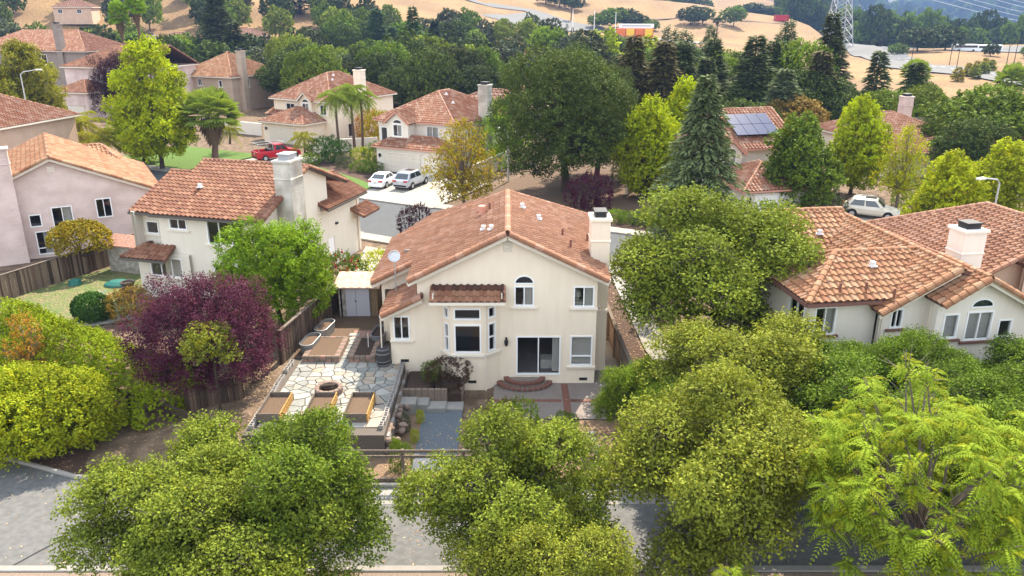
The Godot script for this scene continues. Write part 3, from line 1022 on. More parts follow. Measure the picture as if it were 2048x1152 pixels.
	kind("farcone", foliage(cone_blobs(140, 1.2, 9.4, 2.6, 22, 1.1, 0.6), 560, 5, 0.5, 0.55, 0.36, 141, {"up": 0.4}), tall_stem(6.0, 0.15), L.lime, M.bark)
	kind("fan", palm_crown(150, 48, 2.2, true), tall_stem(-4.5, 0.24), L.palm, M.palm_bark, skirt(151, 900, -1.9, -0.1, 1.25))
	kind("fantall", palm_crown(152, 44, 1.5, true), tall_stem(-9.0, 0.24), L.palm, M.palm_bark, skirt(153, 500, -1.3, -0.1, 0.8))
	kind("skirted", palm_crown(154, 50, 2.1, true), tall_stem(-8.0, 0.3), L.palm, M.palm_bark, skirt(155, 1600, -4.6, -0.1, 1.5))
	kind("queen", palm_crown(156, 22, 3.0, false), tall_stem(-7.5, 0.2), L.palm, M.palm_bark)
	kind("queenlow", palm_crown(157, 15, 2.6, false, 1.2), tall_stem(-2.2, 0.16), L.palm_yellow, M.palm_bark)
	var shb := round_blobs(160, Vector3(0, 0.55, 0), 1.0, 0.62, 16, 0.42, -0.6, 0.15)
	kind("bush", foliage(shb, 700, 8, 0.14, 0.075, 0.045, 161, {"yellow": 0.25}), null, L.green, M.bark)
	kind("bigbush", foliage(round_blobs(162, Vector3(0, 1.5, 0), 2.3, 1.6, 40, 0.66, -0.75, 0.18), 4600, 10, 0.34, 0.12, 0.075, 163, {"yellow": 0.35, "up": 0.4}), null, L.lime2, M.bark)
	kind("clipped", foliage([[Vector3(0, 0.55, 0), 0.62], [Vector3(0.35, 0.5, 0), 0.55], [Vector3(-0.35, 0.5, 0), 0.55], [Vector3(0, 0.5, 0.35), 0.55], [Vector3(0, 0.5, -0.35), 0.55]], 3600, 6, 0.05, 0.075, 0.05, 164, {"yellow": 0.0, "inside": 0.9, "low": -0.8}), null, L.box, M.bark)

func more_kinds() -> void:
	var wb := cone_blobs(200, 0.5, 3.2, 1.3, 20, 0.4, 0.3)
	kind("wisp", foliage(wb, 420, 6, 0.3, 0.11, 0.06, 201, {"yellow": 0.3, "up": 0.7, "inside": 0.2}), trunk(wb, 0.5, 0.06, 202, 0.1, 18, 5, true), L.amber, M.bark_pale)
	var sb := round_blobs(203, Vector3(0, 4.1, 0), 0.95, 0.85, 16, 0.36, -0.7, 0.3)
	kind("sapling", foliage(sb, 700, 9, 0.3, 0.11, 0.066, 204, {"yellow": 0.35}), trunk(sb, 3.0, 0.07, 205, 0.1, 8), L.olive2, M.bark)

func tall_stem(h: float, r: float) -> SurfaceTool:
	var s := S()
	if h < 0:      # a palm trunk that hangs below its crown
		var p := []
		var q := []
		for k in 8:
			p.append(Vector3(0.12 * sin(k * 0.6), h * k / 7.0, 0)); q.append(r * (0.75 + 0.35 * pow(k / 7.0, 3)))
		tube(s, p, q, 8)
	else:
		tube(s, [Vector3(0, -0.3, 0), Vector3(0, 0.4, 0), Vector3(0, h * 0.5, 0), Vector3(0, h, 0)], [r * 1.5, r, r * 0.6, r * 0.08], 7)
	return s

# ------------------------------------------------------------------ the ground
func ss(a: float, b: float, x: float) -> float:
	return smoothstep(a, b, x)

var hn := FastNoiseLite.new()

func H(x: float, z: float) -> float:
	var d := -z
	var h := -0.04
	h += 1.06 * ss(-19, -12.5, x) * (1 - ss(-7.5, -6.5, x)) * ss(27.6, 30.2, d) * (1 - ss(46, 55, d))
	if d > 130:
		var f := ss(150, 340, d)
		var k := x / d
		h += f * 120 * exp(-pow((x + 210) / 200, 2) - pow((d - 800) / 300, 2))
		h += f * 40 * exp(-pow((x + 200) / 130, 2) - pow((d - 460) / 150, 2))
		h += 15.0 * exp(-pow((x - 105) / 85, 2) - pow((d - 540) / 75, 2))
		h += 50 * exp(-pow((x - 190) / 150, 2) - pow((d - 900) / 170, 2))
		h -= 46 * ss(0.34, 0.44, k) * ss(370, 640, d)
		h -= 22 * ss(600, 1000, d) * ss(0.05, 0.12, k)
		h += ss(1150, 1900, d) * 62 + ss(1900, 3600, d) * 200
		h += f * hn.get_noise_2d(x * 0.35, z * 0.35) * 3.0 + ss(700, 1600, d) * hn.get_noise_2d(x * 0.1, z * 0.1) * 55
	return h

func at_ground(x: float, z: float, dy := 0.0) -> Vector3:
	return Vector3(x, H(x, z) + dy, z)

func make_terrain() -> void:
	hn.seed = 4
	hn.frequency = 0.03
	var xs := [0.0]
	var st := 2.0
	while xs[-1] < 4200:
		if xs[-1] > 60: st *= 1.07
		xs.append(xs[-1] + st)
	var all := []
	for k in range(xs.size() - 1, 0, -1): all.append(-xs[k])
	all.append_array(xs)
	var zs := [70.0]
	st = 2.0
	while zs[-1] > -4600:
		if zs[-1] < -150: st *= 1.045
		zs.append(zs[-1] - st)
	var v := PackedVector3Array()
	var c := PackedColorArray()
	var nn := PackedVector3Array()
	var ix := PackedInt32Array()
	var nx := all.size()
	for j in zs.size():
		for i in nx:
			var x: float = all[i]
			var z: float = zs[j]
			var d := -z
			v.append(Vector3(x, H(x, z), z))
			var e := 0.6 if d < 130 else 4.0
			nn.append(Vector3(H(x - e, z) - H(x + e, z), 2 * e, H(x, z - e) - H(x, z + e)).normalized())
			var q := hn.get_noise_2d(x * 0.9, z * 0.9)
			var dirt := Color(0.21, 0.145, 0.095)
			var gold := Color(0.37, 0.225, 0.09).lerp(Color(0.26, 0.155, 0.068), clampf(q * 1.5 + 0.5, 0, 1))
			var wood := Color(0.075, 0.085, 0.04)
			var col := dirt.lerp(gold, ss(120, 200, d))
			var far := ss(620, 760, d) * ss(0.3, 0.42, x / maxf(d, 1)) * (1 - ss(1150, 1500, d))
			col = col.lerp(wood, far * 0.8)
			if d > 1300: col = col.lerp(wood, clampf(hn.get_noise_2d(x * 0.12, z * 0.12 + 50) * 3 + 0.75, 0, 1))
			c.append(col)
	for j in zs.size() - 1:
		for i in nx - 1:
			var a := j * nx + i
			for k in [a, a + nx + 1, a + 1, a, a + nx, a + nx + 1]: ix.append(k)
	var ar := []
	ar.resize(Mesh.ARRAY_MAX)
	ar[Mesh.ARRAY_VERTEX] = v
	ar[Mesh.ARRAY_NORMAL] = nn
	ar[Mesh.ARRAY_COLOR] = c
	ar[Mesh.ARRAY_INDEX] = ix
	var m := ArrayMesh.new()
	m.add_surface_from_arrays(Mesh.PRIMITIVE_TRIANGLES, ar)
	struct("terrain", m, M.terrain)

func sheet(called: String, poly: Array, y: float, m: Material, thick := 0.0) -> void:
	var s := S()
	slab(s, pv(poly), y, y - thick)
	struct(called, s, m)

# a strip that follows the terrain, for far roads
func ribbon(called: String, pts: Array, w: float, m: Material, dy := 0.25) -> void:
	var s := S()
	var last := []
	for k in pts.size() - 1:
		var a: Vector2 = pts[k]
		var b: Vector2 = pts[k + 1]
		var n := int(ceil(a.distance_to(b) / 12.0))
		for j in n + (1 if k == pts.size() - 2 else 0):
			var p := a.lerp(b, float(j) / n)
			var d := (b - a).normalized() * w * 0.5
			if k > 0 and j == 0: d = ((a - pts[k - 1]).normalized() + (b - a).normalized()).normalized() * w * 0.5
			var row := []
			for q in 5:
				var o := Vector2(-d.y, d.x) * (q / 2.0 - 1.0)
				row.append(at_ground(p.x + o.x, p.y + o.y, dy))
			if last.size():
				for q in 4: quad(s, last[q], last[q + 1], row[q + 1], row[q])
			last = row
	struct(called, s, m)

func kerb(called: String, pts: Array, w := 0.16, h := 0.13, m: Material = null) -> void:
	var s := S()
	for k in pts.size() - 1:
		var a: Vector2 = pts[k]
		var b: Vector2 = pts[k + 1]
		var d := (b - a).normalized()
		var t := Transform3D(Basis(Vector3(d.x, 0, d.y), Vector3.UP, Vector3(-d.y, 0, d.x)), Vector3((a.x + b.x) / 2, h / 2 - 0.02, (a.y + b.y) / 2))
		block(s, Vector3.ZERO, Vector3(a.distance_to(b) + 0.02, h + 0.04, w), 0.025, t)
	struct(called, s, m if m else M.concrete)

func make_ground() -> void:
	make_terrain()
	# the lane in front of the viewer
	sheet("foreground_road", [-90, -31, -20.3, -28.6, -17.5, -27.5, -12, -26.9, 70, -26.7, 70, -21.9, -90, -21.9], 0.0, M.asphalt_old, 0.03)
	sheet("gutter", [-6.8, -26.62, 70, -26.62, 70, -25.7, -6.8, -25.7], 0.004, M.concrete_dark)
	kerb("far_kerb", [Vector2(-22, -29.3), Vector2(-20.2, -28.55), Vector2(-17.5, -27.5), Vector2(-12, -26.9), Vector2(70, -26.7)])
	kerb("near_kerb", [Vector2(-80, -21.9), Vector2(70, -21.9)], 0.3, 0.13, M.concrete_dark)
	sheet("brick_verge", [-60, -21.7, 60, -21.7, 60, -21.0, -60, -21.0], 0.1, M.block_brown, 0.12)
	sheet("near_verge", [-60, -20.98, 60, -20.98, 60, 20, -60, 20], 0.08, M.mulch)
	var s := S()      # a long crack across the lane, filled with tar
	var cp := [Vector2(-14.0, -26.6), Vector2(-14.6, -25.9), Vector2(-15.0, -25.1), Vector2(-15.6, -24.4), Vector2(-16.0, -23.5), Vector2(-16.4, -22.9), Vector2(-16.9, -22.1)]
	for k in cp.size() - 1:
		var a: Vector2 = cp[k]
		var b: Vector2 = cp[k + 1]
		var w := [0.07, 0.09, 0.06, 0.05, 0.06, 0.05, 0.04]
		quad(s, Vector3(a.x - w[k], 0.005, a.y), Vector3(a.x + w[k], 0.005, a.y), Vector3(b.x + w[k + 1], 0.005, b.y), Vector3(b.x - w[k + 1], 0.005, b.y))
	struct("tar_crack", s, M.rubber)
	sheet("mulch_bed", [-34, -36, -20.2, -28.7, -17.5, -27.62, -12, -27.02, -9, -27.0, -9, -29.0, -12.5, -30.2, -20, -35.5, -28, -42], 0.06, M.mulch)
	# the back garden of the middle house
	sheet("dry_soil", [-9, -26.85, 9, -26.8, 9, -31.5, 5.2, -32.1, -2.3, -32.2, -2.3, -33.4, -5.3, -33.4, -5.3, -29.2, -9, -29.2], 0.03, M.soil_pale)
	sheet("gravel_bed", [-4.1, -27.9, -2.3, -27.9, -2.3, -33.2, -4.1, -33.2], 0.045, M.gravel, 0.05)
	sheet("back_patio", [-0.9, -35.95, 5.4, -38.5, 5.5, -32.2, 2.72, -32.25, -0.9, -32.25], 0.05, M.patio, 0.07)
	for k in 2:
		var b := S()
		for j in 26:
			if k == 0: block(b, Vector3(2.6, 0.05, -35.7 + j * 0.135), Vector3(0.34, 0.03, 0.125), 0.006)
			else: block(b, Vector3(-0.8 + j * 0.235 + (0.4 if j * 0.235 - 0.8 > 2.35 and j * 0.235 - 0.8 < 2.85 else 0.0), 0.05, -34.0), Vector3(0.22, 0.028, 0.26), 0.006)
		struct("brick_band", b, M.brick)
	sheet("side_path", [4.35, -48, 5.1, -48, 5.6, -38, 5.5, -35.5, 4.35, -35.5], 0.06, M.concrete_dark, 0.07)
	sheet("bark_strip", [5.45, -56, 6.75, -56, 7.1, -40, 8.4, -30.8, 6.0, -30.8, 5.75, -36], 0.04, M.mulch)
	sheet("garden_walk", [6.78, -56.4, 7.9, -56.4, 8.6, -44, 9.6, -34, 8.2, -34, 7.3, -40], 0.07, M.concrete_dark, 0.1)
	sheet("right_bed", [7.92, -56.2, 13, -56.2, 13, -33, 9.62, -34, 8.62, -44], 0.05, M.soil_tan)
	# the street behind: u runs along it to the right and nearer, n towards the viewer
	var o := Vector2(-15.5, -77)
	var u := Vector2(0.878, 0.478)
	var n := Vector2(-0.478, 0.878)
	var P := func(a: float, b: float) -> Array:
		var q := o + u * a + n * b
		return [q.x, q.y]
	sheet("street", P.call(-75, 0) + P.call(33, 0) + [30, -60, 42, -60, 42, -51, 14, -50] + P.call(26, 10) + P.call(-75, 10), 0.0, M.asphalt, 0.03)
	sheet("street_east", [30, -60.02, 42.5, -60.02, 48, -76, 60, -110, 54, -112, 39, -74], 0.004, M.asphalt, 0.03)
	kerb("street_kerb", [o + u * -70, o + u * -0.5]); kerb("street_kerb_east", [o + u * 9.3, o + u * 33])
	kerb("street_kerb_near", [o + u * -60 + n * 10, o + u * 9 + n * 10])
	sheet("pavement", P.call(-70, -1.5) + P.call(33, -1.5) + P.call(33, -0.1) + P.call(-70, -0.1), 0.11, M.concrete, 0.12)
	sheet("near_pavement", P.call(-60, 11.6) + P.call(26, 11.6) + P.call(26, 10.1) + P.call(-60, 10.1), 0.11, M.concrete, 0.12)
	sheet("driveway", P.call(-0.6, -11.8) + P.call(8.8, -11.8) + P.call(9.4, 0.3) + P.call(-1.0, 0.3), 0.125, M.concrete, 0.12)
	sheet("driveway_west", P.call(-24.5, -15) + P.call(-16.5, -15) + P.call(-16.2, 0.3) + P.call(-25, 0.3), 0.125, M.concrete, 0.12)
	sheet("front_lawn", P.call(-16.0, -11.0) + P.call(-9, -8.4) + P.call(-4.5, -6.6) + P.call(-0.9, -4.6) + P.call(-1.2, -1.6) + P.call(-16.0, -1.6), 0.12, M.lawn, 0.1)
	sheet("front_bed", P.call(-16.0, -13) + P.call(-0.8, -13) + P.call(-0.8, -4.62) + P.call(-4.5, -6.62) + P.call(-9, -8.42) + P.call(-16, -11.02), 0.10, M.mulch, 0.1)
	sheet("west_lawn", P.call(-40, -13) + P.call(-25.3, -13) + P.call(-25.3, -1.6) + P.call(-40, -1.6), 0.12, M.lawn, 0.1)
	sheet("dry_slope", P.call(9.6, -26) + P.call(34, -26) + P.call(34, -1.6) + P.call(9.6, -1.6), 0.09, M.soil_tan)
	sheet("near_drive", [-11.5, -60, -6.5, -57.5, -7.6, -50, -11.2, -50] , 0.05, M.concrete, 0.05)
	sheet("corner_bed", P.call(22, -4.5) + P.call(33, -6) + P.call(33, -1.6) + P.call(22, -1.6), 0.13, M.mulch, 0.05)
	# the right-hand street front
	sheet("east_drive", [27, -72, 32.5, -74, 35.5, -63, 28.5, -62], 0.05, M.concrete, 0.05)
	sheet("straw_verge", [24, -60.4, 33, -61, 34, -66, 26, -69], 0.06, M.soil_pale)
	# the west neighbour's lawn
	sheet("neighbour_lawn", [-33.5, -47, -25.5, -41.5, -23.2, -45.5, -24.3, -48, -25.2, -53, -28.5, -55.5], 0.03, M.lawn_dry)
	sheet("stepping_path", [-26.0, -42.8, -22.8, -44.6, -23.1, -45.4, -26.3, -43.7], 0.05, M.concrete, 0.06)

# ------------------------------------------------------------------ the middle house
func main_house() -> void:
	var h := thing("stucco_house", "cream stucco house in the middle, bay window and sliding door facing a stone patio", "house", Vector3(0, 0, -35.9))
	var X := Vector3(1, 0, 0)
	var Zb := Vector3(0, 0, -1)
	var wm: Material = M.stucco
	var front := [Rect2(0.1, 4.15, 0.97, 1.05), Rect2(2.95, 4.1, 1.02, 1.08), Rect2(0.2, 0.5, 2.2, 2.1), Rect2(2.86, 1.0, 1.1, 1.62), Rect2(-5.8, 2.4, 0.82, 1.26), Rect2(-3.2, 1.6, 2.4, 2.9)]
	wall(h, wm, Vector3.ZERO, X, PackedVector2Array([Vector2(-5.95, -0.2), Vector2(4.1, -0.2), Vector2(4.1, 5.62), Vector2(-0.2, 7.72), Vector2(-4.55, 5.62), Vector2(-4.55, 4.55), Vector2(-5.95, 3.85)]), front)
	window(h, Vector3.ZERO, X, front[0], 2, true, 0.0, "half")
	arch_window(h, Vector3.ZERO, X, 0.1, 1.07, 5.22, 0.52, M.white)
	window(h, Vector3.ZERO, X, front[1], 2, true, 0.0, "half")
	window(h, Vector3.ZERO, X, front[4], 2)
	window(h, Vector3.ZERO, X, front[3], 1, true, 0.52, "blind")
	var dr := window(h, Vector3.ZERO, X, front[2], 2, false, 0.0)
	dr.name = "sliding_door"
	var q := S()
	for k in 6: box(q, Vector3(2.02 + k * 0.055, 1.55, -0.22 - 0.02 * (k % 2)), Vector3(0.06, 1.9, 0.02))
	part(dr, "curtain", q, M.blind)
	# room floors and ceilings keep the inside dark
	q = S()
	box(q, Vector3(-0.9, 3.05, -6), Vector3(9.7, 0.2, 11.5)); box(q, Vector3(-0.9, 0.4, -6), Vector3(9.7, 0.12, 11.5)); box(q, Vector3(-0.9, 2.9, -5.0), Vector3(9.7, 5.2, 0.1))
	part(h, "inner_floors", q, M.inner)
	q = S()      # a pale armchair inside the sliding door, lamps inside the upper windows
	block(q, Vector3(1.85, 0.7, -1.2), Vector3(0.8, 0.45, 0.8), 0.06); block(q, Vector3(2.2, 1.05, -1.2), Vector3(0.2, 0.6, 0.8), 0.06)
	whole("armchair", q, M.cloth, "pale armchair just inside the sliding glass door of the cream house", "armchair", "", T(0, 0, -35.9))
	for x in [0.75, 3.2]:
		q = S()
		lathe(q, [Vector2(0, 0.0), Vector2(0.1, 0.02), Vector2(0.05, 0.2), Vector2(0.04, 0.24)], 10)
		lathe(q, [Vector2(0.2, 0.22), Vector2(0.16, 0.5)], 12)
		box(q, Vector3(0, -0.35, 0), Vector3(0.5, 0.7, 0.4))
		whole("table_lamp", q, M.cloth, "white shaded lamp behind the upper window " + ("under the arch" if x < 1 else "right of the arched window"), "lamp", "lamps behind upper windows", T(x, 4.25, -36.5))
	# side and back walls
	wall(h, wm, Vector3(4.1, 0, 0), Zb, rect(0, -0.2, 11.6, 5.6))
	wall(h, wm, Vector3(-5.95, 0, -2.9), Vector3(0, 0, 1), rect(0, -0.2, 2.9, 3.85), [], "side_wall")
	wall(h, wm, Vector3(-4.55, 0, -2.75), Vector3(0, 0, 1), rect(0, 4.0, 2.75, 5.62), [], "side_wall")
	wall(h, wm, Vector3(-6.75, 0, -2.9), X, PackedVector2Array([Vector2(0, -0.2), Vector2(2.4, -0.2), Vector2(2.4, 5.5), Vector2(0, 4.45)]), [Rect2(0.15, 3.4, 0.35, 0.6)], "setback_wall")
	wall(h, wm, Vector3(-6.75, 0, -10), Vector3(0, 0, 1), rect(0, -0.2, 7.1, 4.5), [], "side_wall")
	wall(h, wm, Vector3(4.1, 0, -11.6), Vector3(-1, 0, 0), PackedVector2Array([Vector2(0, -0.2), Vector2(10.85, -0.2), Vector2(10.85, 4.4), Vector2(8.6, 5.5), Vector2(0, 5.5)]), [], "back_wall")
	# roof
	var R := Roofer.new(self, h, TONES_MAIN, true, 7)
	var r0 := Vector3(-0.2, 7.95, 0.42)
	var r1 := Vector3(-0.25, 7.95, -8.3)
	var er := 5.66
	R.plane([Vector3(4.6, er, 0.42), Vector3(4.6, er, -12.0), r1, r0])
	R.plane([Vector3(-4.95, 5.62, 0.42), r0, r1, Vector3(-4.7, 5.74, -12.0), Vector3(-7.2, 4.52, -10.4), Vector3(-7.2, 4.52, -2.5), Vector3(-4.95, 5.62, -2.5)])
	R.plane([Vector3(4.6, er, -12.0), r1, Vector3(-4.7, er, -12.0)])
	R.plane([Vector3(-6.3, 3.86, 0.42), Vector3(-6.3, 3.86, -2.85), Vector3(-4.57, 4.7, -2.85), Vector3(-4.57, 4.7, 0.0), Vector3(-4.3, 4.83, 0.0), Vector3(-4.3, 4.83, 0.42)])
	# the little roof over the bay
	R.tone = [Color(0.13, 0.055, 0.035), Color(0.17, 0.075, 0.05), Color(0.10, 0.045, 0.032)]  # shade seen on this small roof is put into darker tile tones
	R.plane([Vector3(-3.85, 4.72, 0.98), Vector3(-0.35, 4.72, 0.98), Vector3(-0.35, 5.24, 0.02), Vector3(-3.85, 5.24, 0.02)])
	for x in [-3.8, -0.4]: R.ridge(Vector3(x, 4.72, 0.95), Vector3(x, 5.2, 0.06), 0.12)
	R.tone = TONES_MAIN
	R.ridge(r1, r0, 0.17)
	R.ridge(Vector3(4.6, er, -12.0), r1, 0.16); R.ridge(Vector3(-7.2, 4.52, -10.4), r1, 0.16)
	R.ridge(Vector3(4.55, er - 0.06, 0.44), r0 + Vector3(0.05, -0.06, 0.02), 0.2)
	R.ridge(Vector3(-4.9, 5.58, 0.44), r0 + Vector3(-0.05, -0.06, 0.02), 0.2)
	R.ridge(Vector3(-6.25, 3.82, 0.44), Vector3(-4.3, 4.78, 0.44), 0.2)
	R.ridge(Vector3(-7.15, 4.5, -2.46), Vector3(-5.0, 5.56, -2.46), 0.2)
	R.finish(300)
	# barge boards, gutters and downpipes
	for a in [[Vector3(4.6, 5.56, 0.43), Vector3(-0.2, 7.85, 0.43)], [Vector3(-4.95, 5.52, 0.43), Vector3(-0.2, 7.85, 0.43)], [Vector3(-6.3, 3.76, 0.43), Vector3(-4.3, 4.72, 0.43)], [Vector3(-7.2, 4.42, -2.47), Vector3(-5.0, 5.5, -2.47)]]:
		q = S()
		bar(q, a[0] - Vector3(0, 0.14, 0.02), a[1] - Vector3(0, 0.14, 0.02), 0.06, 0.17)
		part(h, "barge_board", q, M.trim)
	q = S(); box(q, Vector3(4.64, 5.56, -5.8), Vector3(0.09, 0.11, 12.3)); box(q, Vector3(-7.24, 4.42, -6.4), Vector3(0.09, 0.11, 7.9)); box(q, Vector3(-6.34, 3.76, -1.2), Vector3(0.09, 0.1, 3.2))
	part(h, "gutter", q, M.trim)
	q = S(); box(q, Vector3(-2.1, 4.64, 1.0), Vector3(3.6, 0.14, 0.06)); box(q, Vector3(-2.1, 4.62, 0.5), Vector3(3.3, 0.06, 0.95)); box(q, Vector3(-3.72, 4.85, 0.5), Vector3(0.05, 0.42, 0.9)); box(q, Vector3(-0.48, 4.85, 0.5), Vector3(0.05, 0.42, 0.9))
	part(h, "bay_soffit", q, M.trim)
	# bay
	var b := [Vector3(-3.42, 0, 0), Vector3(-2.95, 0, 0.62), Vector3(-1.32, 0, 0.62), Vector3(-0.6, 0, 0)]
	for k in 3:
		var d: Vector3 = b[k + 1] - b[k]
		var w := d.length()
		var hs := [Rect2(0.24 if k != 1 else 0.16, 1.95, w - (0.36 if k != 1 else 0.32), 1.5), Rect2(0.24 if k != 1 else 0.16, 3.68, w - (0.36 if k != 1 else 0.32), 0.6)]
		if k == 2: hs = [Rect2(0.2, 1.95, 0.48, 1.5), Rect2(0.2, 3.68, 0.48, 0.6)]
		wall(h, wm, b[k], d, rect(0, -0.2, w, 4.62), hs, "bay_wall")
		window(h, b[k], d, hs[0], 1, false, 0.75 if k != 1 else 0.0)
		window(h, b[k], d, hs[1], 1, false)
		q = S()
		d = d.normalized()
		block(q, Vector3(w / 2, 1.84, 0.03), Vector3(w + 0.08, 0.14, 0.12), 0.02, Transform3D(Basis(d, Vector3.UP, Vector3(-d.z, 0, d.x)), b[k]))
		part(h, "sill", q, M.trim)
	pipe(h, -1.28, 0.68, -0.1, 4.6, M.trim)
	# wall fittings
	for v in [Vector3(-5.3, 1.28, 0.01), Vector3(-1.95, 0.42, 0.625), Vector3(3.55, 0.28, 0.01)]:
		q = S()
		box(q, v, Vector3(0.4, 0.14, 0.02))
		for k in 6: box(q, v + Vector3(-0.16 + k * 0.064, 0, 0.016), Vector3(0.02, 0.12, 0.014))
		part(h, "wall_vent", q, M.black)
	q = S()
	for k in 6: box(q, Vector3(-0.2, 6.95 + k * 0.075, 0.03), Vector3(0.36, 0.04, 0.05))
	var gv := part(h, "gable_vent", q, M.trim)
	part(gv, "backing", S_box(Vector3(-0.2, 7.14, 0.008), Vector3(0.4, 0.5, 0.012)), M.garage)
	q = S()
	box(q, Vector3(-0.28, 2.45, 0.04), Vector3(0.1, 0.16, 0.08)); lathe(q, [Vector2(0.03, 2.1), Vector2(0.09, 2.2), Vector2(0.1, 2.4), Vector2(0.0, 2.52)], 8, T(-0.28, 0, 0.14))
	part(h, "wall_lantern", q, M.black)
	chimney(h, Vector3(4.38, 0, -2.5), Vector2(0.92, 1.3), -0.1, 7.9, M.stucco)
	q = S(); box(q, Vector3(4.35, 1.6, -2.4), Vector3(0.85, 3.4, 1.9)); block(q, Vector3(4.35, 3.36, -2.4), Vector3(0.95, 0.14, 2.0), 0.04)
	part(h, "chimney_base", q, M.stucco)
	# roof fittings
	roof_vent(h, Vector3(-1.0, 7.55, -1.2), 0); roof_vent(h, Vector3(-1.4, 7.35, -1.9), 0)
	roof_vent(h, Vector3(0.55, 7.6, -5.5), 0); roof_vent(h, Vector3(1.4, 7.2, -4.6), 0)
	roof_vent(h, Vector3(2.6, 6.6, -3.6), 1); roof_vent(h, Vector3(2.9, 6.5, -1.9), 1); roof_vent(h, Vector3(-1.2, 7.5, -5.6), 1); roof_vent(h, Vector3(4.0, 6.0, -4.8), 1)
	roof_vent(h, Vector3(-1.6, 7.2, -5.4), 2)
	# dish
	q = S()
	tube(q, [Vector3(0, -1.4, 0.05), Vector3(0, 0.1, 0), Vector3(0, 0.35, 0.05)], [0.03, 0.03, 0.03], 6)
	var td := Transform3D(Basis(Vector3.RIGHT, deg_to_rad(62)).rotated(Vector3.UP, 0.25), Vector3(0, 0.42, 0.08))
	lathe(q, [Vector2(0, 0), Vector2(0.2, 0.03), Vector2(0.3, 0.08), Vector2(0.31, 0.075), Vector2(0.2, 0.02)], 16, td)
	tube(q, [Vector3(0, 0.4, 0.1), Vector3(0.0, 0.35, 0.5)], [0.015, 0.015], 4)
	whole("satellite_dish", q, M.metal, "grey satellite dish on a pole at the left eave of the cream house", "satellite dish", "", T(-5.9, 5.6, -38.1))
	# semicircular brick steps at the sliding door, two treads
	var st := thing("brick_steps", "two half-round brick steps below the sliding glass door", "steps", Vector3(0.62, 0, -35.88))
	for k in 2:
		var rr: float = [1.35, 1.0][k]
		var y: float = [0.2, 0.4][k]
		var c := S()
		for j in 12:
			var a := PI * j / 12
			var e := PI * (j + 1) / 12
			tri(c, Vector3(0, y - 0.01, 0), Vector3(rr * cos(a), y - 0.01, rr * 0.72 * sin(a)), Vector3(rr * cos(e), y - 0.01, rr * 0.72 * sin(e)))
			quad(c, Vector3(rr * cos(a), 0, rr * 0.72 * sin(a)), Vector3(rr * cos(e), 0, rr * 0.72 * sin(e)), Vector3(rr * cos(e), y - 0.01, rr * 0.72 * sin(e)), Vector3(rr * cos(a), y - 0.01, rr * 0.72 * sin(a)))
		var tread := part(st, "tread", c, M.patio)
		var bm := S()
		block(bm, Vector3(0, 0, 0), Vector3(0.26, 0.12, 0.17), 0.02)
		var bmesh := bm.commit()
		for j in 15:
			var a := PI * (j + 0.5) / 15
			part(tread, "brick", bmesh, M.brick, Transform3D(Basis(Vector3.UP, -atan2(0.72 * sin(a), cos(a))), Vector3((rr - 0.1) * cos(a), y - 0.035 + 0.002 * (j % 3), (rr - 0.1) * 0.72 * sin(a))))

# ------------------------------------------------------------------ the stone patio and what stands on it
func cut(poly: PackedVector2Array, p: Vector2, n: Vector2) -> PackedVector2Array:
	var out := PackedVector2Array()
	for k in poly.size():
		var a := poly[k]
		var b := poly[(k + 1) % poly.size()]
		var da := (a - p).dot(n)
		var db := (b - p).dot(n)
		if da <= 0: out.append(a)
		if da * db < 0: out.append(a.lerp(b, da / (da - db)))
	return out

func flagstones(p: Node, area: PackedVector2Array, seeds: PackedVector2Array, y: float) -> void:
	var mats := [M.stone_a, M.stone_b, M.stone_c, M.stone_a, M.stone_d]
	for i in seeds.size():
		var poly := area
		for j in seeds.size():
			if i == j or seeds[i].distance_squared_to(seeds[j]) > 9.0: continue
			var n := seeds[j] - seeds[i]
			poly = cut(poly, (seeds[i] + seeds[j]) / 2 - n.normalized() * 0.016, n)
			if poly.size() < 3: break
		if poly.size() < 3: continue
		var s := S()
		var yy := y + rng.randf_range(0.0, 0.014)
		var c := Vector2.ZERO
		for q in poly: c += q
		c /= poly.size()
		var top := PackedVector2Array()
		for q in poly: top.append(q.lerp(c, 0.02 / maxf(0.05, q.distance_to(c))))
		for k in poly.size():
			var m := (k + 1) % poly.size()
			tri(s, Vector3(c.x, yy, c.y), Vector3(top[k].x, yy, top[k].y), Vector3(top[m].x, yy, top[m].y))
			quad(s, Vector3(poly[k].x, y - 0.05, poly[k].y), Vector3(poly[m].x, y - 0.05, poly[m].y), Vector3(top[m].x, yy, top[m].y), Vector3(top[k].x, yy, top[k].y))
		part(p, "flagstone", s, mats[rng.randi() % 5])

